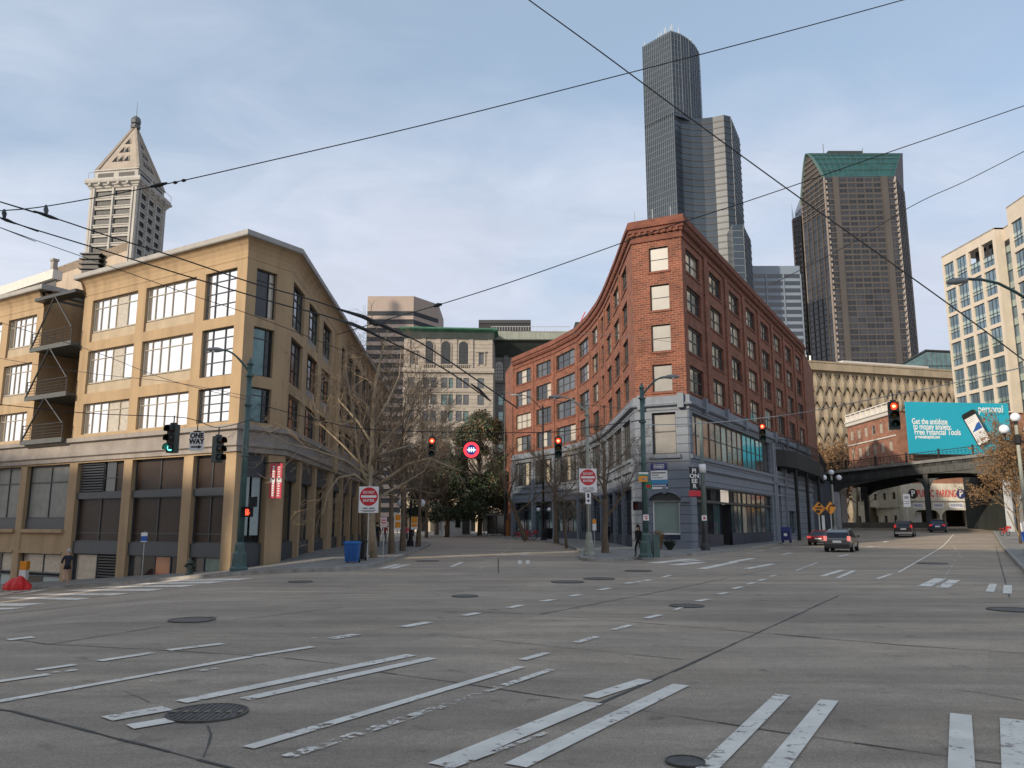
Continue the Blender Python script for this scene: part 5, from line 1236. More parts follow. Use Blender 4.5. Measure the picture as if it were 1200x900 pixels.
    for k in range(len(P_)-1):
        a, b, c, d = O[k], O[k+1], I[k+1], I[k]; za, zb = zz[k], zz[k+1]; h = 1.7
        m.quad((*a, za-h), (*b, zb-h), (*b, zb), (*a, za)); m.quad((*d, za), (*a, za), (*b, zb), (*c, zb)); m.quad((*a, za-h), (*d, za-h), (*c, zb-h), (*b, zb-h))
    m.quad((*O[0], zz[0]-1.7), (*O[0], zz[0]), (*I[0], zz[0]), (*I[0], zz[0]-1.7)); m.build('approach_ramp', black_m, t)
    m = MB()
    for k in range(len(P_)-1):
        a, b = O[k], O[k+1]; n = max(2, int((b-a).length/.35))
        for h in (1.35, 1.0, .35): m.tube([(*a, zz[k]+h), (*b, zz[k+1]+h)], .03, 4)
        for i in range(n): p = a.lerp(b, i/n); z = zz[k]; m.tube([(*p, z), (*p, z+1.35)], .02, 3)
    m.build('ramp_railing', black_m, t)
    for k in (2, 3, 4): p = O[k]; m = MB(); m.tube([(p.x-.2, p.y+.2, hz(p.x, p.y)), (p.x-.2, p.y+.2, zz[k]-1.6)], .18, 6); m.build('ramp_post', black_m, t)
overpass()
# retaining wall running on from the brick building below the ramp
t = thing('retaining_wall', 'blue wall, coloured dark as shade under the ramp, beyond the far right end of the brick building', 'wall', (38, 101, 0))
f = Fc(BR.pt(50.8, 0, .1)[:2], (47.5, 117)); m = MB(); f.wall(m, 0, f.L, 0, 7.5, [], 0); m.build('wall_face', mat('blue_wall_ramp_shade', (.05, .06, .075), .8, var=.2, scale=.5), t)  # wall colour darkened to stand for the shade below the ramp
# ------------------------------------------------------------------ brick block with the parking hall and the billboard
cream = mat('cream_painted_wall', (.62, .58, .48), .75, var=.12, scale=.6, stain=.25)
def parking_block():
    t = thing('brick_building', 'small red brick building with white cornice, public parking hall below, behind the overpass', 'building', (60.3, 125.5, 0))
    C = (60.3, 125.5); fl = Fc((60.3, 143.5), C); ff = Fc(C, (88, 128.5)); ZT = 19.4; ZM = 8.0
    wall = MB(); low = MB(); hs = []; n = 6; rows = [(16.4, 18.0), (13.2, 14.8), (10.0, 11.6)]
    for k in range(n):
        u = 1.2+k*2.85
        for z0, z1 in rows: hs.append((u, u+1.15, z0, z1))
    fl.wall(wall, 0, fl.L, ZM, ZT, hs, .2)
    for u0, u1, z0, z1 in hs: window(t, fl, u0, z0, u1-u0, z1-z0, (), (.5,), .08, trimg, [random.Random(int(u0*z0)).choice([gl_curt, gl_mid])], .12)
    ff.wall(wall, 0, ff.L, ZM, ZT, [], 0)
    lh = [(2+k*3.3, 3.0+k*3.3, z, z+1.1) for k in range(5) for z in (2.0, 5.6)]; fl.wall(low, 0, fl.L, 0, ZM, lh, .2)
    for u0, u1, z0, z1 in lh: window(t, fl, u0, z0, u1-u0, z1-z0, (), (), .06, frame_d, [gl_dark], .15)
    wall.build('wall', brick_s, t); low.build('lower_wall', mat('cream_stone', (.40, .36, .26), .85, var=.15, scale=.5, stain=.25), t)
    m = MB(); sweep(m, [(60.3, 143.5), C], [(0, ZT-.6), (.3, ZT-.5), (.35, ZT), (.5, ZT+.1), (.5, ZT+.3), (0, ZT+.3)])
    for k in range(9): fl.box(m, k*2.05, k*2.05+.25, ZT+.3, ZT+1.5, -.2, .3)
    fl.box(m, 0, fl.L, ZT+1.4, ZT+1.6, -.25, .35); fl.box(m, 0, fl.L, ZT+.3, ZT+1.4, -.1, .1); fl.box(m, 0, fl.L, 15.4, 15.6, 0, .12)
    m.build('cornice', mat('white_stone_trim', (.58, .55, .50), .8, var=.1), t)
    m = MB(); m.prism([(60.3, 143.5), C, (88, 128.5), (88, 145)], ZT-.3, ZT-.05); m.build('roof', brick_d, t)
    # parking hall: cream front with rounded openings
    X = lambda px, y=600: (atY(px, y, 125.8).x-60.3)/ff.d.x
    op = [(X(1069.5), X(1102)), (X(1103.5)+.2, X(1141)), (X(1146), X(1170))]
    f = ff; fm = MB(); zb, zo = -.2, 3.9
    w = 0.06; hs = [(a, b, zb, zo) for a, b in op]
    f.wall(fm, 0, f.L, -.2, ZM, hs, .8, w=w)
    for a, b in op:
        for s, e in ((a, 1), (b, -1)):   # rounded haunches
            P_ = [f.pt(s, zo, w+.02)]+[f.pt(s+e*(1.1-1.1*math.cos(x)), zo-1.1+1.1*math.sin(x), w+.02) for x in [math.pi/2*i/6 for i in range(7)]][::-1]
            fm.add(P_, [tuple(range(len(P_)))]); fm.add([(p[0], p[1]+.02, p[2]) for p in P_], [tuple(range(len(P_)))[::-1]])
    f.box(fm, 0, f.L, 5.25, 5.45, .06, .3); fm.build('parking_front', cream, t)
    m = MB(); m.quad(f.pt(0, -.2, -9), f.pt(f.L, -.2, -9), f.pt(f.L, 4.5, -9), f.pt(0, 4.5, -9)); m.quad(f.pt(0, 4.3, -9), f.pt(0, 4.3, -.8), f.pt(f.L, 4.3, -.8), f.pt(f.L, 4.3, -9)); m.build('hall_interior', mat('dim_hall', (.12, .11, .07), .9, var=.4, scale=.4), t)
    m = MB()
    for u in (X(1121), X(1128), X(1090), X(1155)): f.box(m, u-.2, u+.2, -.2, 4.3, -4.2, -3.8)
    m.build('hall_columns', cream, t)
    m = MB(); f.box(m, X(1074), X(1085), .5, 3.6, -1.2, -1.1); m.build('roller_door', mat('white_door', (.62, .62, .62), .6, var=.05), t)
    red = mat('red_lettering', (.55, .05, .04), .6, var=.1); bl = mat('blue_lettering', (.03, .08, .30), .6, var=.05)
    for s, p0, p1 in (('PUBLIC', 1076, 1097), ('PARKING', 1100.5, 1125)):
        wd = X(p1)-X(p0); o = text_part(s, 1.55, FCM(f, (X(p0)+X(p1))/2, 6.4, .09, t), red, t, fit=wd, bold=.03)
    for p in (1071, 1131):
        m = MB(); c = X(p); m.add([f.pt(c+.78*math.cos(x), 6.4+.78*math.sin(x), .08) for x in [math.pi*2*i/20 for i in range(20)]], [tuple(range(20))]); o = m.build('parking_symbol', sign_n if p > 1100 else sign_k, t); text_part('P', 1.25, FCM(f, c, 6.4, .1, t), sign_w, t, bold=.04, name='parking_letter')
    for p, q, s in ((1069.5, 1083, 'HOURLY'), (1095, 1108, 'ENTER'), (1115, 1133, 'PARKING')):
        m = MB(); f.box(m, X(p), X(q), 4.15, 5.05, .07, .12); m.build('white_banner', sign_w, t); text_part(s if False else 'PARKING', .62, FCM(f, (X(p)+X(q))/2, 4.6, .13, t), bl, t, fit=(X(q)-X(p))*.8)
    # billboard, a thing of its own on the front wall
    bx0, bx1 = atY(1064, 500, 124.2).x, atY(1186.5, 500, 125.6).x; z0, z1 = atY(1100, 532, 124.5).z, atY(1100, 471, 124.5).z
    b = thing('billboard', 'large turquoise billboard with white lettering and a picture of a phone, above the overpass', 'billboard', (bx0, 124.2, z0))
    g = Fc((bx0, 124.3), (bx1, 126.2)); H_ = z1-z0; m = MB(); g.box(m, 0, g.L, z0, z1, -.3, 0); m.build('panel', mat('turquoise_vinyl', (.010, .33, .46), .5, var=.07, scale=.12), b)
    m = MB(); g.box(m, -.1, g.L+.1, z0-.12, z0, -.3, .06); g.box(m, -.2, g.L+.2, z0-.9, z0-.75, -.2, 1.0)
    for k in range(6): g.box(m, k*g.L/5-.05, k*g.L/5+.05, z0-.9, z0, -.2, 0)
    m.build('catwalk', steel_d, b)
    vu = lambda px: (px-1064)/122.5*g.L; vz = lambda py: z1-(py-471)/61*H_
    for s, y, sz, x0, x1 in (('Get the antidote', 494.2, 1.12, 1069.5, 1111.5), ('to money anxiety.', 500.2, 1.12, 1070.5, 1116), ('Free Financial Tools', 506.5, 1.12, 1071.5, 1126), ('personalcapital.com', 512, .62, 1072, 1101)):
        text_part(s, sz*1.15, FCM(g, vu((x0+x1)/2), vz(y), .02, b), sign_w, b, bold=.022, fit=vu(x1)-vu(x0))
    text_part('personal', 1.7, FCM(g, vu(1165), vz(478.3), .02, b), sign_w, b, bold=.015, fit=vu(1179)-vu(1149.5))
    text_part('CAPITAL', .62, FCM(g, vu(1170), vz(482.6), .02, b), mat('deep_turquoise', (.005, .14, .22), .5, var=0), b, spacing=1.5)
    cx, cz, an = vu(1145.5), vz(501), R(27)
    def rr(w, h, c, w_, dx=0, dz=0, rad=.5):
        pts = []
        for sx, sz, a0 in ((1, 1, 0), (-1, 1, 90), (-1, -1, 180), (1, -1, 270)):
            for k in range(5): a = R(a0+k*22.5); pts.append((sx*(w/2-rad)+rad*math.cos(a), sz*(h/2-rad)+rad*math.sin(a)))
        P_ = [g.pt(cx+(x+dx)*math.cos(an)-(z+dz)*math.sin(an), cz+(x+dx)*math.sin(an)+(z+dz)*math.cos(an), w_) for x, z in pts]; return P_
    m = MB(); P_ = rr(2.6, 5.9, None, .012, .35, -.25, .6); m.add(P_, [tuple(range(20))]); m.build('phone_outline_shade', mat('shade_print', (.004, .09, .13), .5, var=0), b)
    m = MB(); P_ = rr(2.55, 5.7, None, .02, 0, 0, .45); m.add(P_, [tuple(range(20))]); m.build('phone_picture', sign_k, b)
    m = MB(); P_ = rr(2.2, 4.5, None, .028, 0, -.25, .05); m.add(P_, [tuple(range(20))]); m.build('phone_screen', sign_w, b)
    def loc(x, z, w_): return g.pt(cx+x*math.cos(an)-z*math.sin(an), cz+x*math.sin(an)+z*math.cos(an), w_)
    m = MB(); m.add([loc(-1.0, -.35, .034), loc(1.0, -.35, .034), loc(1.0, .75, .034), loc(.4, .6, .034), loc(-.3, .1, .034)], [(0, 1, 2, 3, 4)]); m.build('chart', mat('chart_blue', (.02, .10, .35), .5, var=0), b)
    m = MB()
    for k in range(6): z = -.75-k*.27; m.quad(loc(-.95, z, .034), loc(.95, z, .034), loc(.95, z+.06, .034), loc(-.95, z+.06, .034))
    for k in range(3): z = 1.2+k*.3; m.quad(loc(-.95, z, .034), loc(.3+k*.2, z, .034), loc(.3+k*.2, z+.05, .034), loc(-.95, z+.05, .034))
    m.build('screen_lines', trimg, b)
parking_block()
# wall and small trees beyond the overpass, left of the parking block
t = thing('garden_wall', 'long pale grey wall behind the trees seen under the left part of the overpass', 'wall', (52, 160, 0)); m = MB(); f = Fc((40, 158), (62, 150)); f.wall(m, 0, f.L, 0, 8, [], 0, w=0); f.box(m, 0, f.L, 7.9, 8.3, -.5, .15); m.build('wall_face', mat('pale_grey_wall', (.36, .34, .33), .85, var=.1, scale=.3, stain=.15), t)
t = thing('low_wall', "low concrete wall across the far end of the right-hand road behind the cars", 'wall', (52, 121, 0)); f = Fc((44, 121.5), (62, 119.5)); m = MB(); f.box(m, 0, f.L, 0, 2.0, -.3, 0); m.build('wall_face', mat('grey_abutment', (.16, .16, .155)), t)
# ------------------------------------------------------------------ street furniture
def P(px, py, dz=.15): return G(px, py, dz)
def heightat(p, py, px=None):   # world z of a pixel row at the distance of p
    return atY(px if px is not None else 600, py, p.y).z
def cobra_pole(label, p, ztop, armdir, arm, rise, lamp_len=.75, m_=None, mainr=.16, extra=True):
    m_ = m_ or green_p
    t = thing('street_lamp', label, 'street lamp', p, 0, 'street lamps on tall poles'); H_ = ztop-p.z
    m = MB(); n = 10; m.tube([(0, 0, .0), (0, 0, 1.1)], [mainr*1.15]*2, 12); m.tube([(0, 0, 1.1), (0, 0, H_)], [mainr, mainr*.72], 12); m.build('pole', m_, t, True, True)
    m = MB(); m.lathe([(mainr*2.6, 0), (mainr*2.6, .12), (mainr*2.1, .2), (mainr*1.9, .75), (mainr*1.5, .85), (mainr*1.4, 1.15), (mainr*1.05, 1.25)], 8); m.build('base', m_, t, False, True)
    d = Vector(armdir).normalized(); pts = []
    for k in range(9):
        s = k/8; pts.append((d.x*arm*s, d.y*arm*s, H_-.35+rise*math.sin(s*math.pi/2)))
    m = MB(); m.tube(pts, [.055]*4+[.045]*5, 7); m.build('arm', m_, t, True, True)
    e = Vector(pts[-1]); m = MB(); q = e+d*lamp_len
    m.tube([e, e+d*.12, e+d*.3, q], [.05, .09, .13, .07], 8); o = m.build('lamp_head', mat('lamp_housing', (.22, .23, .23), .5, .3, var=.1), t, True, True)
    l = MB(); l.ball(e+d*.42-Vector((0, 0, .07)), .10, 8, 0, .6); l.build('lens', globe_m, o, True, False) if False else l.build('lens', globe_m, o, True, True)
    m = MB(); m.lathe([(mainr*.8, 0), (mainr*1.1, .05), (mainr*.5, .18), (.02, .38)], 8, (0, 0, H_)); m.build('finial', m_, t, False, True)
    if extra:
        m = MB()
        for z in (H_*.55, H_*.8, H_-.5): m.lathe([(mainr*.95, -.05), (mainr*1.25, -.04), (mainr*1.25, .04), (mainr*.95, .05)], 10, (0, 0, z))
        m.build('clamp', m_, t, False, True)
    return t
p1 = P(279.5, 669); z1 = heightat(p1, 428, 302)
L1 = cobra_pole('green street lamp pole at the corner of the tan building, arm pointing left', p1, z1, (-1, -.25, 0), 1.2, 1.0)
p2 = P(757.5, 653); z2 = heightat(p2, 456, 756)
L2 = cobra_pole('green street lamp pole standing before the corner of the brick building, arm pointing right', p2, z2, (1, -.1, 0), 1.25, 1.0)
p3 = P(690.5, 651); z3 = heightat(p3, 476, 688)
L3 = cobra_pole('pale street lamp pole left of the brick corner, arm pointing left', p3, z3, (-1, .1, 0), 1.4, .9, m_=conc_pole, mainr=.12)
p3b = P(637, 633); z3b = heightat(p3b, 478, 632)
L4 = cobra_pole('slim dark street lamp pole with twin globes, beside the far bare trees', p3b, z3b, (-1, -.1, 0), 2.2, 1.7, 1.3, m_=black_m, mainr=.13)
pr_ = Vector((15.6, 23.5, .15)); zr_ = atY(1165, 338, 23.5).z
hd = atY(1132, 329, 23.2)
t = thing('street_lamp', 'street lamp arm reaching in from the right edge above the beige office building', 'street lamp', (16.9, 23.6, .15), 0, 'street lamps on tall poles')
m = MB(); m.tube([(0, 0, 0), (0, 0, 8.6)], [.15, .1], 10); m.build('pole', green_p, t, True, True)
e = [atY(x, y, 23.4) for x, y in ((1234, 372), (1212, 356), (1190, 342), (1170, 332), (1150, 327.5), (1134, 327))]; m = MB(); m.tube([Vector((16.9, 23.6, 7.6))]+e, .045, 7); m.build('arm', green_p, t, True)
a, b = atY(1134, 327.5, 23.4), atY(1110, 331.5, 23.3); m = MB(); m.tube([a, a.lerp(b, .25), a.lerp(b, .6), b], [.05, .09, .11, .05], 8); m.build('lamp_head', MT['lamp_housing'], t, True)
# smaller hardware on the corner pole
def ped_signal(label, p, z, rz, lit):
    t = thing('pedestrian_signal', label, 'pedestrian signal', (p.x, p.y, z), rz)
    m = MB(); m.box(-.22, .22, -.12, .12, -.22, .22); m.box(-.26, .26, -.22, -.12, .18, .24); m.box(-.26, -.22, -.22, -.12, -.22, .2); m.box(.22, .26, -.22, -.12, -.22, .2); m.build('housing', black_m, t, False, True)
    m = MB()
    if lit:   # raised hand
        m.box(-.07, .07, -.135, -.125, -.14, .0)
        for k in range(4): m.box(-.075+k*.04, -.045+k*.04, -.135, -.125, 0, .11+.02*(k in (1, 2)))
        m.box(.075, .12, -.135, -.125, -.07, -.03)
    else: m.box(-.15, .15, -.135, -.125, -.15, .15)
    m.build('symbol', lens_r if lit else lens_off_r, t, False, True); return t
q = p1+Vector((.28, -.05, 0)); ped_signal('pedestrian signal showing a red hand on the green pole by the tan building', q, heightat(q, 600, 292), .1, True)
q = p1+Vector((.22, .1, 0)); ped_signal('dark pedestrian signal seen from behind, upper one on the pole by the tan building', Vector((q.x+.06, q.y+.3, 0)), heightat(q, 588, 292), 2.0, False)
q = p2+Vector((-.3, .05, 0)); ped_signal('dark pedestrian signal on the left of the pole before the brick corner', q, heightat(q, 593, 748), -1.2, False)
m = MB(); m.box(p2.x+.36, p2.x+.68, p2.y-.2, p2.y+.15, .15, 1.25); m.box(p2.x+.34, p2.x+.70, p2.y-.22, p2.y+.17, 1.25, 1.3)
tag(m.build('control_cabinet', green_p), 'narrow green control cabinet at the foot of the pole before the brick corner', 'cabinet')
# ---- traffic signals hung on span wires
def signal(label, pos, rz, lit, backs=False, hang=.5, tilt=0):
    t = thing('traffic_signal', label, 'traffic signal', pos, rz, 'traffic signals hung over the junction'); t.rotation_euler[1] = tilt
    m = MB(); m.box(-.19, .19, -.12, .14, -1.08, 0); m.tube([(0, 0, 0), (0, 0, hang)], .025, 6); m.box(-.10, .10, -.08, .08, 0, .07); m.build('housing', mat('signal_green_housing', (.02, .035, .03), .45, var=.2), t, False, True)
    for k, (c, on) in enumerate((('r', lens_r), ('y', None), ('g', lens_g))):
        z = -.19-k*.35; m = MB(); m.lathe([(.13, -.01), (.12, .02), (.06, .05), (.01, .06)], 12, (0, 0, 0)); me = m
        v = [(x, -.12-zz, z+y) for x, y, zz in m.V]; m.V = v
        lm = on if lit == c else {'r': lens_off_r, 'y': lens_off_y, 'g': lens_off_g}[c]; m.build('lens', lm, t, True, True)
        if lit == 'r' and c == 'r':
            m2 = MB(); m2.ball((0, -.18, z), .055, 8, 0, .9); m2.build('bulb_glow', lens_rc, t, True, True)
        s = MB(); n = 10; r = .155
        for i in range(n):
            a = R(-30)+R(240)*i/n; b = R(-30)+R(240)*(i+1)/n
            p_ = lambda a, y, rr=r: (rr*math.cos(a), y, z+rr*math.sin(a)); s.quad(p_(a, -.12), p_(b, -.12), p_(b, -.36), p_(a, -.36)); s.quad(p_(a, -.36, r-.015), p_(b, -.36, r-.015), p_(b, -.12, r-.015), p_(a, -.12, r-.015))
        s.build('visor', sign_k, t, False, True)
    return t
def at(px, py, Y): return atY(px, py, Y)
YS = 31.
sg = []
for lab, px, py, Y, rz, lit in (('traffic signal showing green, left of the one way sign', 204, 494, 30.5, -.35, 'g'), ('traffic signal turned sideways, right of the one way sign', 256.5, 508, 33, 1.05, None), ('traffic signal showing red, left of the round red sign', 506.5, 510, 42, .05, 'r'),
   ('traffic signal showing red, right of the round red sign', 654, 510, 42, -.02, 'r'), ('traffic signal showing red, before the right side of the brick building', 892.5, 494, 47, -.2, 'r'), ('traffic signal showing red, left of the turquoise billboard', 1046, 467.5, 31, -.3, 'r')):
    w = at(px, py, Y); signal(lab, w-Vector((0, 0, .12)), rz, lit, hang=.35); sg.append(w)
# one way sign
w = at(231.5, 503, 31.5); t = thing('street_sign', 'white one way sign with a black arrow, hanging between two traffic signals', 'sign', w, -.15)
m = MB(); m.box(-.30, .30, -.01, .01, -.85, -.1); m.build('sign_plate', sign_w, t, False, True); m = MB(); m.tube([(0, 0, -.1), (0, 0, .2)], .02, 5); m.box(-.15, .15, -.02, .02, -.12, -.06); m.build('hanger', sign_k, t, False, True)
text_part('ONE', .27, FACE(0, -.26, -.015), sign_k, t, bold=.012); text_part('WAY', .27, FACE(0, -.49, -.015), sign_k, t, bold=.012)
m = MB(); m.box(-.22, .10, -.018, -.011, -.73, -.67); m.add([(.08, -.018, -.78), (.24, -.018, -.70), (.08, -.018, -.62)], [(0, 1, 2)]); m.build('arrow', sign_k, t, False, True)
# round lit prohibition sign
w = at(552.5, 516, 42); t = thing('electronic_sign', 'round red lit prohibition sign on a black square, hanging over the middle street', 'sign', w)
m = MB(); m.box(-.44, .44, 0, .16, -.95, -.05); m.tube([(-.2, .08, -.05), (-.2, .08, .3)], .02, 5); m.tube([(.2, .08, -.05), (.2, .08, .3)], .02, 5); m.build('housing', sign_k, t, False, True)
m = MB(); n = 28
for i in range(n):
    a, b = 2*math.pi*i/n, 2*math.pi*(i+1)/n; c = lambda a, r: (r*math.cos(a), -.012, -.5+r*math.sin(a)); m.quad(c(a, .27), c(b, .27), c(b, .41), c(a, .41))
m.build('red_ring', mat('led_red', (.8, .05, .05), .5, var=0, emit=(1, .03, .05), es=1.6), t, False, True)
m = MB(); m.lathe([(.265, 0), (.265, .002)], 24); m.V = [(x, -.008-z, -.5+y) for x, y, z in m.V]; m.build('face', mat('led_dark_blue', (.01, .02, .12), .5, var=0, emit=(.02, .05, .25), es=.5), t, False, True)
m = MB(); m.box(-.22, .22, -.016, -.012, -.535, -.465)
for x in (-.15, -.03, .09): m.box(x, x+.06, -.016, -.012, -.44, -.38); m.box(x, x+.06, -.016, -.012, -.62, -.56)
m.build('led_bars', mat('led_white', (.8, .85, 1), .5, var=0, emit=(.75, .85, 1), es=1.3), t, False, True)
# do-not-enter signs
def dne(label, p, pz, w_=.98, h_=1.28, rz=0, poleup=.15, extra=True, polem=galv):
    t = thing('street_sign', label, 'sign', p, rz, None); zc = pz-p.z
    m = MB(); m.tube([(0, .05, 0), (0, .05, zc+h_/2+poleup)], .035, 8); m.build('post', polem, t, False, True)
    m = MB(); m.box(-w_/2, w_/2, -.01, .01, zc-h_/2, zc+h_/2); o = m.build('sign_plate', sign_w, t, False, True)
    r = w_*.46; cz = zc+h_/2-w_/2; m = MB(); m.add([(r*math.cos(a), -.013, cz+r*math.sin(a)) for a in [2*math.pi*i/32 for i in range(32)]], [tuple(range(32))]); m.build('red_disc', sign_r, t, False, True)
    m = MB(); m.box(-r*.84, r*.84, -.02, -.016, cz-r*.13, cz+r*.13); m.build('white_bar', sign_w, t, False, True)
    text_part('DO NOT', r*.40, FACE(0, cz+r*.44, -.02), sign_w, t, bold=.004, fit=r*1.25); text_part('ENTER', r*.40, FACE(0, cz-r*.44, -.02), sign_w, t, bold=.004, fit=r*1.25)
    if extra:
        m = MB(); 
        for k, (a, b) in enumerate(((-.28, -.05), (.02, .30))): m.box(a, b, -.014, -.011, zc-h_/2+.20, zc-h_/2+.245)
        m.box(-.36, .36, -.014, -.011, zc-h_/2+.11, zc-h_/2+.14); m.box(-.25, .27, -.014, -.011, zc-h_/2+.05, zc-h_/2+.075); m.build('small_print', sign_k, t, False, True)
    return t
p = P(430, 656); dne("do not enter sign on its own post in front of the pale bare tree", p, heightat(p, 585.5, 431), rz=-.05)
p = P(689.5, 653); p = Vector((p.x+.02, p.y-.25, p.z)); t = dne('do not enter sign on the pale lamp pole left of the brick corner', p, heightat(p, 563, 692), .92, 1.24, .06, 0, True, conc_pole)
m = MB(); z = heightat(p, 583, 690)-p.z; m.box(-.14, .14, -.01, .01, z-.34, z+.34); m.build('lower_plate', sign_w, t, False, True)
m = MB(); m.box(-.05, .05, -.02, -.012, z-.02, z+.2); m.add([(-.1, -.018, z-.12), (.1, -.018, z-.12), (0, -.018, z-.26)], [(0, 1, 2)]); m.build('lower_mark', sign_k, t, False, True)
# small post signs
def post_sign(name, label, px, py, sy, w_, h_, mt, rz=0, marks=None, mm=None, group=None, cat='sign', pr=.025, twin=None, dz=.15):
    p = P(px, py, dz); t = thing(name, label, cat, p, rz, group); z = heightat(p, sy, px)-p.z
    m = MB(); m.tube([(0, .04, 0), (0, .04, z+h_/2+.05)], pr, 6); m.build('post', galv, t, False, True)
    m = MB(); m.box(-w_/2, w_/2, -.01, .01, z-h_/2, z+h_/2); m.build('sign_plate', mt, t, False, True)
    if marks:
        m = MB()
        for a, b, c, d in marks: m.box(a*w_, b*w_, -.018, -.012, z+c*h_, z+d*h_)
        m.build('sign_marks', mm, t, False, True)
    return t
post_sign('street_sign', 'small blue and white bus stop sign on a thin post, before the tan building', 165.5, 677, 629.5, .36, .46, sign_b, -.2, [(-.5, .5, .12, .5), (-.5, .5, -.5, -.42)], sign_w)
post_sign('street_sign', 'small pale pink sign on a thin post right of the blue bin', 448.5, 654.5, 612, .33, .50, mat('pinkish_sign', (.60, .48, .46), .6, var=.1), 0, [(-.3, .3, .15, .25), (-.3, .3, -.1, 0)], sign_r)
post_sign('street_sign', 'orange and white notice board on a post between the left street trees', 465, 647, 611, .42, .95, sign_w, 0, [(-.35, .45, .06, .44), (-.35, .45, -.40, -.02)], sign_o)
post_sign('street_sign', 'orange and white notice board farther along, by the dark globe lamp', 485, 641, 613, .50, .95, sign_w, 0, [(-.45, .45, .0, .5), (-.45, .45, -.3, -.05)], sign_o)
post_sign('street_sign', "small orange topped sign on a grey post just right of the pale lamp pole", 697, 646, 615, .24, .70, sign_w, 0, [(-.5, .5, .1, .5)], sign_o)
# signs on the poles at the brick corner
def plate(name, label, p, px, py, w_, h_, mt, rz=0, marks=(), mm=None, cat='sign', dy=-.3, group=None):
    q = Vector((p.x, p.y+dy, 0)); c = atY(px, py, q.y); t = thing(name, label, cat, c, rz, group); m = MB(); m.box(-w_/2, w_/2, -.012, .012, -h_/2, h_/2); m.build('sign_plate', mt, t, False, True)
    if marks:
        for i, mk in enumerate(marks):
            m = MB(); a, b, c_, d = mk[:4]; m.box(a*w_, b*w_, -.02, -.013, c_*h_, d*h_); m.build('sign_mark', mk[4], t, False, True)
    m = MB(); m.box(-.03, .03, .012, abs(dy), -.03, .03); m.build('bracket', galv, t, False, True); return t
plate('street_sign', 'square red and white no parking style sign low on the pole before the brick corner', p2, 757, 606.5, .30, .30, sign_w, 0, [(-.3, .3, .15, .3, sign_r), (-.12, .22, -.3, .0, sign_r)])
plate('street_sign', 'green and orange sign cluster on the pole before the brick corner', p2, 754, 559, .52, .50, sign_gn, .1, [(-.5, .5, .3, .5, sign_w), (-.5, .4, -.5, .1, sign_o), (-.2, .3, -.35, -.1, sign_w)])
plate('street_sign', 'small green sign just below the green and orange sign cluster', p2, 760, 569, .40, .36, sign_gn, -.5, [(-.3, .3, -.3, .1, MT['sign_marks'] if 'sign_marks' in MT else sign_r)])
# fluted dark pole with banner at the right side of the corner
def banner_pole(label, px, py, ty, tx, mt, r, banner=True, bl='', side=-1, by=(549, 590), bx=None, sleeve=False):
    p = P(px, py); zt_ = heightat(p, ty, tx); t = thing('utility_pole', label, 'pole', p, 0); H_ = zt_-p.z
    m = MB(); m.tube([(0, 0, 0), (0, 0, H_)], [r*1.2, r*.8], 12); m.build('pole', mt, t, True, True); m = MB(); m.lathe([(r*2.1, 0), (r*2.0, .25), (r*1.5, .5), (r*1.25, 1.6), (r*1.15, 1.8)], 10); m.build('base', steel_d, t, False, True)
    if sleeve: m = MB(); z = heightat(p, 549, px)-p.z; m.tube([(0, 0, z-.28), (0, 0, z+.28)], r*1.5, 10); m.build('white_sleeve', sign_w, t, True, True)
    if banner:
        z1, z0 = heightat(p, by[0], px)-p.z, heightat(p, by[1], px)-p.z; w_ = .62
        b = thing('banner', bl, 'banner', Vector((p.x, p.y, p.z)), 0); x0, x1 = (side*.25, side*(.25+w_)); x0, x1 = min(x0, x1), max(x0, x1)
        m = MB(); m.box(x0, x1, -.012, .012, z0+.42, z1); m.build('cloth', mat('charcoal_banner', (.025, .025, .028), .8, var=.1), b, False, True)
        m = MB(); m.tube([(0, 0, z1+.03), (side*.95, 0, z1+.03)], .02, 5); m.tube([(0, 0, z0), (side*.95, 0, z0)], .02, 5); m.build('rod', black_m, b, False, True)
        m = MB(); m.box(x0-.08, x1+.08, -.016, .016, z0+.02, z0+.40); m.build('red_foot', mat('banner_red', (.60, .04, .06), .7, var=.1), b, False, True)
        hh = (z1-z0-.42)/4.4
        for k, s in enumerate(('PI', 'ON', 'EE', 'R')): text_part(s, hh*1.15, FACE((x0+x1)/2, z1-hh*(k+.65), -.018), sign_w, b, bold=.012)
    return t, p
_, pb1 = banner_pole('grey green pole with a black base standing right of the brick corner', 827, 645, 493, 816, conc_g, .15, True, 'charcoal banner with white letters and red foot beside the brick corner', -1, (548, 582), sleeve=True)
plate('street_sign', 'square white and red sign low on the banner pole right of the brick corner', pb1, 825.3, 607, .32, .34, sign_w, 0, [(-.2, .2, -.25, .25, sign_r)])
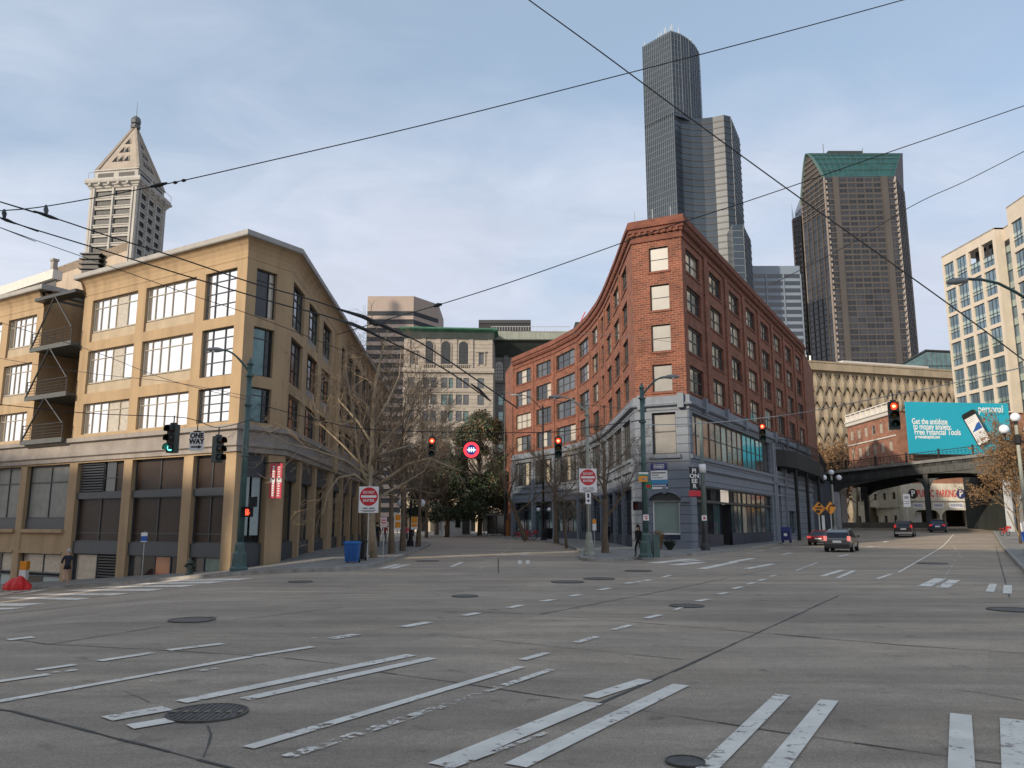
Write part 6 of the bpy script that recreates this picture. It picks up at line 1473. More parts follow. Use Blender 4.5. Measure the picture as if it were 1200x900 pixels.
# ---- three-globe lamps
def globe_lamp(label, px, py, ty, tx, scale=1., n=3, polem=conc_pole, twin=False, p=None):
    p = p or P(px, py); zt_ = heightat(p, ty, tx); H_ = zt_-p.z; t = thing('globe_lamp', label, 'street lamp', p, 0, 'globe street lamps')
    m = MB(); m.tube([(0, 0, 0), (0, 0, H_-.5)], [.12*scale, .09*scale], 10); m.build('post', polem, t, True, True); m = MB(); m.lathe([(.3, 0), (.28, .3), (.17, .5), (.14, 1.1)], 10); m.build('base', polem, t, False, True)
    r = .27*scale; a = .72*scale; m = MB(); z = H_-.75
    cs = [(-a, 0, z-.0), (a, 0, z-.0)]+([] if twin else [(0, 0, H_-.05)])
    for c in cs:
        if c[0]: m.tube([(0, 0, z-.55), (c[0]*.5, 0, z-.75), (c[0]*.95, 0, z-.6), (c[0], 0, c[2]-r)], .04*scale, 6)
        else: m.tube([(0, 0, H_-1.1), (0, 0, c[2]-r)], .09*scale, 6)
        m.lathe([(.06, -r-.1), (.13*scale, -r*.85)], 8, c)
    m.lathe([(.12, 0), (.2, .1), (.2, .5), (.1, .6)], 8, (0, 0, z-.9)); m.build('arms', black_m, t, False, True)
    for c in cs: g = MB(); g.ball(c, r, 14); g.build('globe', globe_m, t, True, True)
    return t, p
_, pg1 = globe_lamp('three globe street lamp on a pale post at the right end of the blue base', 932, 629, 543, 929, 1.35)
globe_lamp('three globe street lamp in front of the left end of the overpass', 978.5, 622, 553, 971, 1.35)
globe_lamp('dark twin globe street lamp between the left street trees', 481, 640, 578, 482, 1.1, twin=True, polem=black_m)
globe_lamp('dark twin globe lamp on the slim pole beside the far bare trees', 637.5, 632.5, 589, 637, .8, twin=True, polem=black_m)
pr2 = Vector((24.9, 38.6, .15)); 
globe_lamp('three globe street lamp partly hidden by the bushy tree at the right edge', 1197, 640, 488, 1187, 1.0, p=P(1207, 650))
b = thing('banner', "charcoal banner with white letters on the three globe lamp beyond the blue base", 'banner', pg1, 0); zc = heightat(pg1, 570, 925)-pg1.z
m = MB(); m.box(-1.15, -.4, -.012, .012, zc-.8, zc+.9); m.build('cloth', MT['charcoal_banner'], b, False, True); m = MB(); m.box(-1.25, -.3, -.016, .016, zc-1.25, zc-.85); m.build('red_foot', MT['banner_red'], b, False, True)
for k, s in enumerate(('PI', 'ON', 'EE', 'R')): text_part(s, .46, FACE(-.78, zc+.68-k*.42, -.018), sign_w, b, bold=.02)
# second, slimmer poles and signs near the mailbox
def mailbox():
    p = P(922, 636); t = thing('mailbox', 'dark blue mailbox by the kerb at the far end of the blue base', 'mailbox', p, -.5)
    m = MB(); m.box(-.4, .4, -.4, .4, .25, 1.05); n = 8
    for k in range(n): a, b_ = math.pi*k/n, math.pi*(k+1)/n; m.quad((-.4, -.4*math.cos(a), 1.05+.35*math.sin(a)), (.4, -.4*math.cos(a), 1.05+.35*math.sin(a)), (.4, -.4*math.cos(b_), 1.05+.35*math.sin(b_)), (-.4, -.4*math.cos(b_), 1.05+.35*math.sin(b_)))
    m.add([(-.4, -.4*math.cos(math.pi*k/n), 1.05+.35*math.sin(math.pi*k/n)) for k in range(n+1)], [tuple(range(n+1))]); m.add([(.4, -.4*math.cos(math.pi*k/n), 1.05+.35*math.sin(math.pi*k/n)) for k in range(n+1)], [tuple(range(n+1))[::-1]])
    m.build('box', sign_n, t, False, True)
    for x, y in ((-.33, -.33), (.33, -.33), (-.33, .33), (.33, .33)): l = MB(); l.box(x-.05, x+.05, y-.05, y+.05, 0, .25); l.build('leg', sign_n, t, False, True)
    m = MB(); m.box(-.14, .14, -.42, -.405, .6, .85); m.build('label_patch', sign_w, t, False, True)
mailbox()
plate('street_sign', "small red and white sign on the three globe lamp beyond the blue base", pg1, 932, 606, .4, .5, sign_w, 0, [(-.3, .3, -.1, .2, sign_r)])
# hydrant
p = P(222, 673.5); t = thing('fire_hydrant', 'dark green fire hydrant on the pavement in front of the tan building', 'fire hydrant', p, .3)
hm = mat('hydrant_green', (.025, .045, .035), .5, var=.3)
m = MB(); m.lathe([(.19, 0), (.19, .05), (.13, .07), (.12, .5), (.17, .52), (.17, .57), (.13, .6), (.10, .68), (.04, .74), (.03, .8)], 12); m.build('body', hm, t, True, True)
for s in (-1, 1): c = MB(); c.tube([(s*.1, 0, .42), (s*.24, 0, .42)], [.07, .075], 8); c.build('side_outlet', hm, t, False, True)
c = MB(); c.tube([(0, -.1, .36), (0, -.25, .36)], [.09, .095], 8); c.build('front_outlet', hm, t, False, True)
# bins
def bin_(label, px, py, col, lidc, w_=.62, h_=1.0, rz=0):
    p = P(px, py); t = thing('recycling_bin', label, 'bin', p, rz); m = MB(); a, b_ = w_*.42, w_*.5
    m.add([(-a, -a, .06), (a, -a, .06), (a, a, .06), (-a, a, .06), (-b_, -b_, h_*.9), (b_, -b_, h_*.9), (b_, b_, h_*.9), (-b_, b_, h_*.9)], [(0, 3, 2, 1), (0, 1, 5, 4), (1, 2, 6, 5), (2, 3, 7, 6), (3, 0, 4, 7), (4, 5, 6, 7)])
    for k in range(5): x = -a+a*2*(k+.5)/5; m.box(x-.03, x+.03, -b_-.012, -a, .15, h_*.8)
    m.build('body', col, t, False, True); m = MB(); m.box(-b_-.03, b_+.03, -b_-.04, b_+.03, h_*.9, h_*.96); m.box(-b_*.9, b_*.9, -b_*.9, b_*.9, h_*.96, h_); m.build('lid', lidc, t, False, True)
    for s in (-1, 1): w = MB(); w.tube([(s*a-.04, a, .1), (s*a+.04, a, .1)], .1, 10); w.build('wheel', rubber, t, False, True)
bb = mat('blue_plastic', (.015, .10, .33), .45, var=.1); bin_('blue recycling bin on the pavement left of the do not enter sign', 412.5, 659.5, bb, mat('blue_plastic_lid', (.02, .16, .45), .45, var=.1), .64, .95)
bin_('black rubbish bin behind the blue bin, against the pale tree', 421, 657, sign_k, black_m, .6, .95)
bin_("dark rubbish bin beside the slim dark lamp pole near the red bicycles", 642.5, 632, black_m, black_m, .8, 1.2, .3)
# vertical red sign on the tan building
f = TF3; t = thing('blade_sign', 'tall vertical red sign with white lettering on the tree side of the tan building', 'sign', (-11.5, 43, 0))
p = atY(323.5, 563, 41.0); zt_, zb_ = atY(324, 543, 41.0).z, atY(324, 584, 41.0).z
t.location = (p.x, 41.0, zb_); 
for s, x in (('left', -.17), ('right', .17)):
    m = MB(); m.box(x-.13, x+.13, -.04, .04, 0, zt_-zb_); m.build('sign_panel', mat('sign_pink_red', (.62, .05, .09), .5, var=.1), t, False, True)
    m = MB()
    for k in range(13):
        z = .1+k*(zt_-zb_-.2)/13
        if k == 6: m.box(x-.12, x+.12, -.05, -.042, z-.02, z+.2)
        elif x < 0: m.box(x-.02, x+.09, -.05, -.042, z, z+.09)
        else: m.box(x-.08, x+.04, -.05, -.042, z, z+.06)
    m.build('sign_lettering', sign_w, t, False, True)
m = MB(); m.box(-.35, .35, -.02, .02, zt_-zb_, zt_-zb_+.06); m.tube([(-.0, 0, zt_-zb_+.03), (-.75, .25, zt_-zb_+.03)], .03, 5); m.build('bracket', black_m, t, False, True)
# posters in the first tan bay
m = MB(); f2 = Fc((-13.6, 39.6), (-11.95, 42.1)); f2.box(m, .68, 1.10, 1.3, 4.3, -.3, -.27); f2.box(m, 1.25, 1.75, 1.3, 4.3, -.3, -.27); tag(m.build('window_poster', mat('pale_poster_glass', (.33, .40, .40))), 'pale narrow posters in the corner shop window behind the green pole', 'poster')
# realtor board and signs on brick corner
t = thing('notice_board', 'stacked navy, white and blue notice boards on the wall between the corner windows', 'board', BQ.pt(1.6, 4.6, .14))
def board(z0, z1, mt, u0=1.02, u1=2.22, d=.16, n='board_panel'): m = MB(); BQ.box(m, u0, u1, z0, z1, .13, d); return m.build(n, mt, t)
zq = lambda y: atY(776, y, 57.3).z
board(zq(551), zq(542.5), sign_n); board(zq(564.5), zq(551.2), sign_w); board(zq(567), zq(562), mat('sky_blue_print', (.05, .25, .45), .5, var=.1), 1.02, 2.22, .165); board(zq(570.5), zq(567), sign_n, d=.167); board(zq(573), zq(570.5), sign_w)
text_part('LEASE', .36, FCM(BQ, 1.62, zq(546.8), .18, t), sign_w, t, sx=.9) if False else None
m = MB(); BQ.box(m, 1.25, 2.0, zq(549), zq(548.6), .165, .172); BQ.box(m, 1.25, 2.0, zq(544.6), zq(544.2), .165, .172); BQ.box(m, 1.25, 1.28, zq(549), zq(544.2), .165, .172); BQ.box(m, 1.97, 2.0, zq(549), zq(544.2), .165, .172)
for k in range(5): BQ.box(m, 1.34+k*.12, 1.41+k*.12, zq(547.8), zq(545.6), .165, .172)
for k in range(7): BQ.box(m, 1.1+k*.15, 1.19+k*.15, zq(569.6), zq(567.9), .168, .175)
m.build('board_marks', sign_w, t)
m = MB(); BQ.box(m, 1.08, 2.1, zq(554.6), zq(553.4), .161, .166); BQ.box(m, 1.08, 1.6, zq(557), zq(556.2), .161, .166); BQ.box(m, 1.08, 1.9, zq(560), zq(559.4), .161, .166); m.build('board_print', sign_k, t)
# planters at the corner foot
for lab, px, py, r, h, mt in (('dry brown ornamental grass in a low planter at the foot of the brick corner', 773, 644, .5, 1.3, mat('dry_grass', (.26, .17, .09), .9, var=.3, scale=8)), ('small dark shrub right of the dry grass at the foot of the brick corner', 785, 644.5, .6, .7, mat('dark_shrub', (.03, .04, .025), .9, var=.4, scale=8))):
    p = P(px, py); t = thing('plant', lab, 'plant', p); m = MB(); rr = random.Random(px)
    for k in range(260):
        a = rr.uniform(0, 6.28); d = rr.uniform(0, .5); b0 = Vector((math.cos(a)*r*.5*d, math.sin(a)*r*.5*d, 0)); e = Vector((math.cos(a)*r*rr.uniform(.3, 1), math.sin(a)*r*rr.uniform(.3, 1), h*rr.uniform(.55, 1))); mid = b0.lerp(e, .6)+Vector((0, 0, h*.1)); w = Vector((-math.sin(a), math.cos(a), 0))*.02
        m.quad(b0-w, b0+w, mid+w, mid-w); m.quad(mid-w, mid+w, e+w*.3, e-w*.3)
    m.build('foliage', mt, t, False, True)
# orange diamond signs near the overpass
for lab, px, py, s, rz, mk in (('orange diamond road work sign, left of the pair before the overpass', 960.5, 596, .80, -.1, 0), ('orange diamond sign with a black arrow, right of the pair before the overpass', 974.5, 595.5, .80, .35, 1)):
    p = P(px+2, 633, .0) if False else Vector(((px-600)/954*86., 86., 0)); p.z = hz(p.x, p.y)+.15; c = heightat(p, py, px)-p.z; t = thing('road_sign', lab, 'sign', p, rz, 'orange diamond signs before the overpass')
    m = MB(); m.box(-.06, .06, .02, .1, 0, c+s*.7); m.build('post', galv, t, False, True)
    m = MB(); v = [(0, -s*.9), (s*.9, 0), (0, s*.9), (-s*.9, 0)]; m.add([(x, -.01, c+z) for x, z in v]+[(x, .01, c+z) for x, z in v], [(0, 1, 2, 3), (7, 6, 5, 4), (0, 4, 5, 1), (1, 5, 6, 2), (2, 6, 7, 3), (3, 7, 4, 0)]); m.build('sign_plate', sign_o, t, False, True)
    m = MB()
    if mk: m.tube([(-.25, -.03, c-.4), (-.25, -.03, c), (.0, -.03, c+.3), (.35, -.03, c+.3)], .07, 4); m.add([(.3, -.03, c+.08), (.62, -.03, c+.3), (.3, -.03, c+.52)], [(0, 1, 2)])
    else: m.box(-.3, .1, -.03, -.015, c-.45, c-.15); m.box(-.35, .35, -.03, -.015, c-.02, c+.12); m.ball((.1, -.02, c+.4), .14, 8)
    m.build('symbol', sign_k, t, False, True)
    if not mk: pass
p = Vector((33.2*1.0, 0, 0)); p = Vector(((965-600)/954*87, 87, 0)); p.z = hz(p.x, p.y)
m = MB(); m.box(p.x-.15, p.x+.15, p.y, p.y+.12, p.z, p.z+2.5); tag(m.build('marker_post', sign_w), 'short white marker post between the orange diamond signs', 'post')
# hanging sign under the overpass
p = Vector((atY(1062, 580, 96).x, 96, 0)); t = thing('street_sign', 'white speed limit style sign on a post left of the parking hall', 'sign', (p.x, 96, hz(p.x, 96)), 0)
z0, z1 = atY(1062, 594, 96).z-t.location.z, atY(1062, 581, 96).z-t.location.z; m = MB(); m.box(-.42, .42, -.01, .01, z0, z1+.2); m.build('sign_plate', sign_w, t, False, True); m = MB(); m.tube([(0, .05, 0), (0, .05, z1)], .04, 5); m.build('post', galv, t, False, True)
m = MB(); m.box(-.25, .25, -.02, -.012, z1-.35, z1-.05); m.box(-.3, .3, -.02, -.012, z0+.6, z0+.68); m.box(-.3, .3, -.02, -.012, z0+.35, z0+.43); m.build('sign_marks', trimg, t, False, True)
# far plaza: kiosks, shelters, portico
def far_things():
    Y = 150.
    def bx(name, label, cat, x0, x1, y0, y1, Y, D, mt, grp=None):
        a, b = atY(x0, y0, Y), atY(x1, y1, Y); t = thing(name, label, cat, ((a.x+b.x)/2, Y, 0)); zb = hz(a.x, Y)+.0; m = MB(); m.box(a.x, b.x, Y, Y+D, zb, a.z); m.build('body', mt, t); return t, a, b, zb
    cs = mat('warm_pale_stone', (.50, .42, .31), .8, var=.12, scale=.3)
    # classical pavilion seen below the trees
    t = thing('building', 'pale stone building with columns and openings behind the dark trees at the street end', 'building', (atY(540, 600, 170).x, 170, 0))
    a, b = atY(474, 588, 170), atY(603, 588, 170); f = Fc(a.xy, b.xy); zt_ = a.z+1; hs = []
    n = 9; cw = f.L/n
    for k in range(n): hs.append((k*cw+1.0, (k+1)*cw-.5, 0, zt_-3.2))
    m = MB(); f.wall(m, 0, f.L, 0, zt_, hs, 1.0); f.box(m, 0, f.L, zt_-2.6, zt_-2.2, 0, .4); f.box(m, -.3, f.L+.3, zt_, zt_+.6, -1, .5); m.build('wall', cs, t)
    m = MB(); f.box(m, 0, f.L, 0, zt_-3, -2, -1.2); m.build('shop_windows', gl_mid, t)
    for k in range(10): m = MB(); p = f.pt(k*cw+.25, 0, .5); m.lathe([(.5, 0), (.4, .3), (.36, zt_-3), (.5, zt_-2.7)], 10, p); m.build('column', cs, t)
    w = mat('white_kiosk', (.60, .60, .60), .6, var=.1)
    t, a, b, z = bx('kiosk', 'white kiosk with a dark opening, left of the bus shelter across the far street', 'kiosk', 525.5, 551, 601.5, 601.5, 128, 3, w)
    m = MB(); m.box(a.x+1.1, a.x+1.9, 127.95, 128, 1.2, 2.7); m.build('window', gl_dark, t); m = MB(); m.box(a.x+2.2, b.x-.1, 127.9, 128, .2, 2.9); m.build('opening', gl_mid, t); m = MB(); m.box(a.x-.2, b.x+.2, 127.6, 131.2, a.z, a.z+.18); m.build('roof', w, t)
    t, a, b, z = bx('kiosk', 'narrow pale kiosk left of the white kiosk across the far street', 'kiosk', 510.5, 519, 609, 609, 130, 1.5, w)
    m = MB(); m.box(a.x+.2, b.x-.2, 129.95, 130, .8, 1.9); m.build('window', trimg, t)
    # bus shelter
    p = atY(586.5, 603, 118); t = thing('bus_shelter', 'dark bus shelter with flat roof left of the far end of the brick building', 'bus shelter', (p.x, 118, 0)); z = hz(p.x, 118)+.15
    m = MB(); m.box(p.x-2.1, p.x+2.0, 117, 119, p.z-.15, p.z+.1); m.build('roof', trimg, t); m = MB(); m.box(p.x-1.9, p.x+1.8, 118.9, 118.96, z+.2, p.z-.15); m.build('back_glass', gl_dark, t)
    for x in (-1.85, -.6, .6, 1.75): m = MB(); m.box(p.x+x-.05, p.x+x+.05, 117.2, 117.3, z, p.z-.15); m.build('post', frame_d, t)
    p = atY(567, 613, 121); t = thing('sandwich_board', 'white framed display stand left of the bus shelter', 'display stand', (p.x, 121, 0)); z = hz(p.x, 121)+.15
    m = MB()
    for x0 in (-.95, .05, 1.3): m.box(p.x+x0, p.x+x0+.12, 121, 121.1, z, z+1.6)
    m.box(p.x-.95, p.x+1.42, 121, 121.1, z+1.5, z+1.62); m.box(p.x-.95, p.x+.17, 121, 121.1, z+.15, z+.28); m.build('frame', w, t); m = MB(); m.box(p.x+.5, p.x+1.42, 120.95, 120.98, z+1.0, z+1.65); m.build('sign_plate', w, t)
    p = atY(597, 613, 113); m = MB(); m.box(p.x-.5, p.x+.55, 113, 113.8, .1, p.z+.3); m.box(p.x-.55, p.x+.6, 112.95, 113.85, p.z+.3, p.z+.4); tag(m.build('wooden_crate', mat('orange_wood', (.30, .13, .04), .8, var=.2)), 'tall brown wooden box at the far left end of the brick building', 'box')
    # street name sign and thin poles
    for lab, x, y0, y1, Y_, mt in (('thin pale flagpole beside the left kiosk', 510, 590, 627, 128, galv), ('thin dark pole right of the bus shelter', 591.5, 470, 629, 108, steel_d), ('short thin pole with a green street name plate left of the shelter roof', 577, 592, 627, 122, galv)):
        a, b = atY(x, y0, Y_), atY(x, y1, Y_); m = MB(); m.tube([(a.x, Y_, 0), (a.x, Y_, a.z)], .11 if Y_ < 110 else .14, 6); t = thing('thin_pole', lab, 'pole', (a.x, Y_, 0)); m.build('pole', mt, t)
        if 'green' in lab: m = MB(); m.box(a.x+.1, a.x+1.3, Y_-.03, Y_, a.z-2.2, a.z-1.4); m.build('street_name_plate', sign_gn, t)
far_things()
# red hire bikes / scooters
def bicycle(label, px, py, rz, colm, grp='red hire bicycles parked together'):
    p = P(px, py); t = thing('bicycle', label, 'bicycle', p, rz, grp)
    for x in (-.52, .52):
        m = MB(); m.tube([(x+.33*math.cos(a), 0, .34+.33*math.sin(a)) for a in [2*math.pi*i/18 for i in range(19)]], .03, 5, 0, False); 
        for k in range(6): a = math.pi*k/6; m.tube([(x-.32*math.cos(a), 0, .34-.32*math.sin(a)), (x+.32*math.cos(a), 0, .34+.32*math.sin(a))], .006, 3)
        m.build('wheel', rubber, t, False, True)
    m = MB(); m.tube([(-.52, 0, .34), (-.12, 0, .32), (.38, 0, .72), (.45, 0, .95)], .045, 6); m.tube([(.38, 0, .78), (.52, 0, .34)], .03, 5); m.tube([(-.12, 0, .32), (-.25, 0, .85)], .035, 5); m.tube([(-.52, 0, .34), (-.2, 0, .7)], .025, 5); m.box(-.85, -.2, -.05, .05, .68, .74); m.box(.55, .9, -.17, .17, .72, .95); m.build('frame', colm, t, False, True)
    m = MB(); m.box(-.38, -.12, -.08, .08, .86, .92); m.build('saddle', sign_k, t, False, True); m = MB(); m.tube([(.40, -.3, 1.02), (.45, 0, .98), (.40, .3, 1.02)], .02, 5); m.build('handlebar', sign_k, t, False, True)
rb_ = mat('bike_red', (.55, .03, .02), .4, var=.05)
bicycle("red bicycle parked left of the leaning tree trunk by the brick building's far end", 610, 632, .1, rb_); bicycle("red bicycle parked right of the leaning tree trunk by the brick building's far end", 620, 632.5, -.2, rb_)
bicycle('red bicycle standing at the right pavement beside the pale overpass column', 1178, 628, .5, rb_, None)
# red canopy cover and orange bag at far left
p = P(20, 691, .15); t = thing('covered_cart', 'bright red covered bundle on the pavement at the far left', 'covered bundle', p); m = MB()
rr = random.Random(2); ring = []
for z, r in ((0, .95), (.12, 1.0), (.3, .92), (.48, .62), (.62, .42), (.70, .15)): ring.append((r, z))
m.lathe(ring, 22); m.V = [(x*.68*(1+.10*math.sin(9*x+5*y)+.06*math.sin(17*y+11*z)), y*.5*(1+.08*math.sin(13*x)), z*.95*(1+.10*math.sin(6*x+2*y))) for x, y, z in m.V]; m.build('red_cover', mat('red_tarpaulin', (.62, .02, .02), .6, var=.1, scale=2), t, False, True)
m = MB(); m.tube([(.25, .35, 0), (.25, .35, 1.0)], .22, 8); t2 = thing('traffic_barrel', 'orange and white object standing just behind the red covered bundle', 'barrel', P(16, 690), 0); m = MB(); m.box(-.1, .25, .5, .8, .4, .95); m.build('white_part', sign_w, t2, False, True); m = MB(); m.box(-.08, .27, .48, .82, .95, 1.4); m.build('orange_part', sign_o, t2, False, True); m = MB(); m.box(-.05, .2, .52, .78, 0, .4); m.build('stand', sign_w, t2, False, True)
# ------------------------------------------------------------------ trees
TWK = 1.
def grow(mb, p, d, L_, r, lvl, rr, nch, up=.12, sides=4, maxl=3, droop=0, spread=(.5, 1.1)):
    n = 4 if lvl < 2 else 3; pts = [p]; rs = [r]; q = p; dd = d.normalized()
    for i in range(n):
        dd = (dd+Vector((rr.uniform(-1, 1), rr.uniform(-1, 1), rr.uniform(-1, 1)))*.22+Vector((0, 0, up-droop*i))).normalized(); q = q+dd*(L_/n); pts.append(q); rs.append(max(.007*TWK, r*(1-.75*(i+1)/n)))
    mb.tube(pts, rs, sides if lvl < 2 else 3, 0, False)
    if lvl >= maxl: return
    for k in range(nch[lvl]):
        s = .25+.75*(k+rr.random())/nch[lvl]; i = min(n-1, int(s*n)); b = pts[i].lerp(pts[i+1], s*n-i); ax = (pts[i+1]-pts[i]).normalized()
        o = ax.orthogonal().normalized(); o.rotate(Matrix.Rotation(rr.uniform(0, 6.283), 3, ax)); nd = ax*math.cos(a := rr.uniform(*spread))+o*math.sin(a)
        grow(mb, b, nd, L_*rr.uniform(.38, .62)*(1.15-.3*s), rs[i]*.55, lvl+1, rr, nch, up, sides, maxl, droop, spread)
BT = {}
def bare_meshes(key, H_, r, seed, nl=7, nch=(6, 6, 5, 0), maxl=3, lean=0, fork=.28, tw=1.):
    global TWK
    TWK = tw
    if key in BT: return BT[key]
    rr = random.Random(seed); tk = MB(); cr_ = MB(); pts = []; x = y = 0
    for i in range(7):
        s = i/6; pts.append(Vector((x, y, H_*.78*s))); x += rr.uniform(-.12, .12)*H_*.09+lean*H_*.05; y += rr.uniform(-.1, .1)*H_*.09
    tk.tube(pts, [r*1.25]+[r*(1-.85*i/6) for i in range(1, 7)], 8)
    for k in range(nl):
        s = fork+(1-fork)*(k+.4*rr.random())/nl; i = min(5, int(s*6)); b = pts[i].lerp(pts[i+1], s*6-i); a = k*2.4+rr.uniform(-.4, .4); e = rr.uniform(.5, .95)
        d = Vector((math.cos(a)*math.cos(e), math.sin(a)*math.cos(e), math.sin(e))); L_ = H_*rr.uniform(.34, .48)*(1.12-.55*s); n = 5; q = b; P_ = [b]; R_ = [r*.5*(1-.5*s)]; dd = d
        for j in range(n): dd = (dd+Vector((rr.uniform(-1, 1), rr.uniform(-1, 1), rr.uniform(-.6, 1)))*.2).normalized(); q = q+dd*L_/n; P_.append(q); R_.append(R_[0]*(1-.8*(j+1)/n))
        tk.tube(P_, R_, 5)
        for m_ in range(nch[0]+2):
            t_ = .2+.8*(m_+rr.random())/(nch[0]+2); i2 = min(n-1, int(t_*n)); b2 = P_[i2].lerp(P_[i2+1], t_*n-i2); ax = (P_[i2+1]-P_[i2]).normalized(); o = ax.orthogonal().normalized(); o.rotate(Matrix.Rotation(rr.uniform(0, 6.28), 3, ax)); g = rr.uniform(.45, 1.0)
            grow(cr_, b2, ax*math.cos(g)+o*math.sin(g), L_*rr.uniform(.3, .55), max(.02, R_[i2]*.5), 1, rr, nch, .08, 4, maxl)
    BT[key] = (tk.mesh('trunk', [bark_b]), cr_.mesh('crown', [twig_m]), tk, cr_); return BT[key]
def bare_tree(label, p, key, H_, r, seed, group=None, rz=0, sc=1., mats=None, **k):
    a = bare_meshes(key, H_, r, seed, **k); t = thing('bare_tree', label, 'tree', p, rz, group); t.scale = (sc, sc, sc)
    for n, me in (('trunk', a[0]), ('crown', a[1])):
        if mats: me = me.copy(); me.materials.clear(); me.materials.append(mats[0 if n == 'trunk' else 1])
        o = bpy.data.objects.new(n, me); COL.objects.link(o); o.parent = t
    return t
twig_pale = mat('pale_twig', (.25, .185, .12), .9, var=.2, scale=2); twig_grey = mat('grey_twig', (.15, .12, .095), .9, var=.2, scale=2)
# the pale sycamore in front of the tan building, its limbs shaped one by one
def sycamore():
    b = P(438, 653.5); t = thing('bare_tree', "pale barked bare tree with long spreading limbs behind the blue bin", 'tree', b); rr = random.Random(21)
    tk = MB(); cr_ = MB(); Y = b.y
    L = lambda pts, dy: [atY(x, y, Y+dy*i/(len(pts)-1))-b for i, (x, y) in enumerate(pts)]
    limbs = [(([(437, 657), (436, 620), (434, 590), (433, 565), (436, 530), (437, 490), (440, 450), (447, 415), (455, 385)]), 0, .22, 9), ([(433, 572), (424, 550), (418, 525), (415, 490), (409, 455), (404, 430)], -2, .10, 8),
             ([(434, 575), (455, 560), (478, 544), (503, 537), (522, 545), (540, 552)], -3, .10, 6), ([(434, 590), (452, 578), (474, 566), (497, 552), (505, 538)], 2, .08, 6), ([(435, 545), (447, 522), (463, 503), (480, 480), (492, 450)], -2, .11, 7),
             ([(433, 570), (415, 556), (396, 560), (384, 578), (378, 604)], -3, .08, 7), ([(434, 560), (405, 540), (372, 528), (338, 520), (312, 505)], -4, .08, 8), ([(436, 520), (420, 495), (398, 470), (380, 440)], 2, .08, 7), ([(437, 500), (455, 470), (468, 440), (470, 410)], 3, .08, 7),
             ([(437, 535), (462, 527), (488, 520), (510, 505)], 3, .07, 6), ([(434, 555), (400, 520), (370, 492), (350, 470)], 1, .07, 7)]
    for pts, dy, r, nt in limbs:
        Q = L(pts, dy); n = len(Q)-1
        if Q[0].z < .5: Q[0] = Vector((0, 0, 0))
        tk.tube(Q, [max(.02, r*(1-.85*i/n)) for i in range(n+1)], 7)
        for k in range(int(nt*1.5)):
            s = .2+.8*(k+rr.random())/(nt*1.5)
            if r > .2 and s < .42: continue
            i = min(n-1, int(s*n)); p = Q[i].lerp(Q[i+1], s*n-i); ax = (Q[i+1]-Q[i]).normalized(); o = ax.orthogonal().normalized(); o.rotate(Matrix.Rotation(rr.uniform(0, 6.28), 3, ax)); g = rr.uniform(.5, 1.1)
            grow(cr_, p, ax*math.cos(g)+o*math.sin(g), rr.uniform(1.3, 2.6), max(.016, r*.28*(1-.6*s)), 1, rr, (5, 4, 3, 0), .03, 4, 3, .04)
    tk.build('trunk', bark_l, t, True, True); cr_.build('crown', twig_pale, t, False, True)
sycamore()
LG = 'bare street trees along the left pavement'; RG = 'bare street trees before the brick building'
bare_tree('slim bare tree between the pale tree and the orange notice board', P(459, 649), 'a', 12, .17, 3, LG)
bare_tree('bare tree with a dark trunk just right of the nearer orange notice board', P(472, 645.5), 'b', 13, .18, 5, LG, 1.2)
bare_tree('bare tree at the tip of the left pavement beside the twin globe lamp', P(490, 640.5), 'a', 12, .17, 3, LG, 2.5, 1.05)
bare_tree('tall bare tree rising close to the tan building wall in front of its far end', Vector((-10.8, 60, .1)), 'c', 16, .2, 8, LG, .5, 1.08, fork=.35)
bare_tree('tall bare tree beyond the far end of the tan building', Vector((-12.5, 96, .1)), 'b', 13, .18, 5, LG, 3.3, 1.25)
bare_tree("bare tree with a brown trunk between the pale lamp pole and the brick corner", P(709.5, 648), 'd', 8.6, .20, 11, RG, 0, 1, nl=8)
bare_tree('bare tree halfway along the curved side of the brick building', P(652, 637), 'd', 8.6, .20, 11, RG, 2., 1.12, nl=8)
bare_tree('leaning bare tree by the red bicycles at the far left end of the brick building', P(617, 633.5), 'e', 9.5, .22, 14, RG, 0, 1.15, lean=-1)
bare_tree('small bare tree between the slim dark lamp pole and the pale lamp pole', P(664, 642), 'e', 9.5, .22, 14, RG, 1.4, .5)
for i, (px, Y_, k, s, rz, lb) in enumerate(((484, 115, 'g', 1.0, .3, 'leftmost bare tree of the square at the end of the street'), (512, 128, 'h', 1.25, 1.1, 'bare tree left of the evergreen in the square'), (535, 140, 'g', 1.1, 4, 'bare tree rising behind the evergreen in the square'), (602, 125, 'h', 1.15, 5, 'bare tree between the evergreen and the brick building'), (500, 100, 'h', .95, 2, 'bare tree nearest the viewer in the square'), (590, 145, 'g', 1.0, 2.9, 'bare tree farthest right in the square behind the bus shelter'))):
    bare_tree(lb, Vector(((px-600)/954*Y_, Y_, .1)), k, 13, .22, 5 if k == 'g' else 9, 'bare trees in the square', rz, s, tw=3.2, nl=9, nch=(8, 7, 5, 0))
GG = 'brown trees before the patterned garage'
bare_tree('dark trunked tree seen under the left part of the overpass', Vector(((1004-600)/954*134., 134., .5)), 'c', 13, .3, 5, GG, 3, 1.05)
bare_tree('second dark trunked tree under the overpass beside the lamp', Vector(((1021-600)/954*130., 130., .5)), 'b', 13, .3, 5, GG, 1, .9)
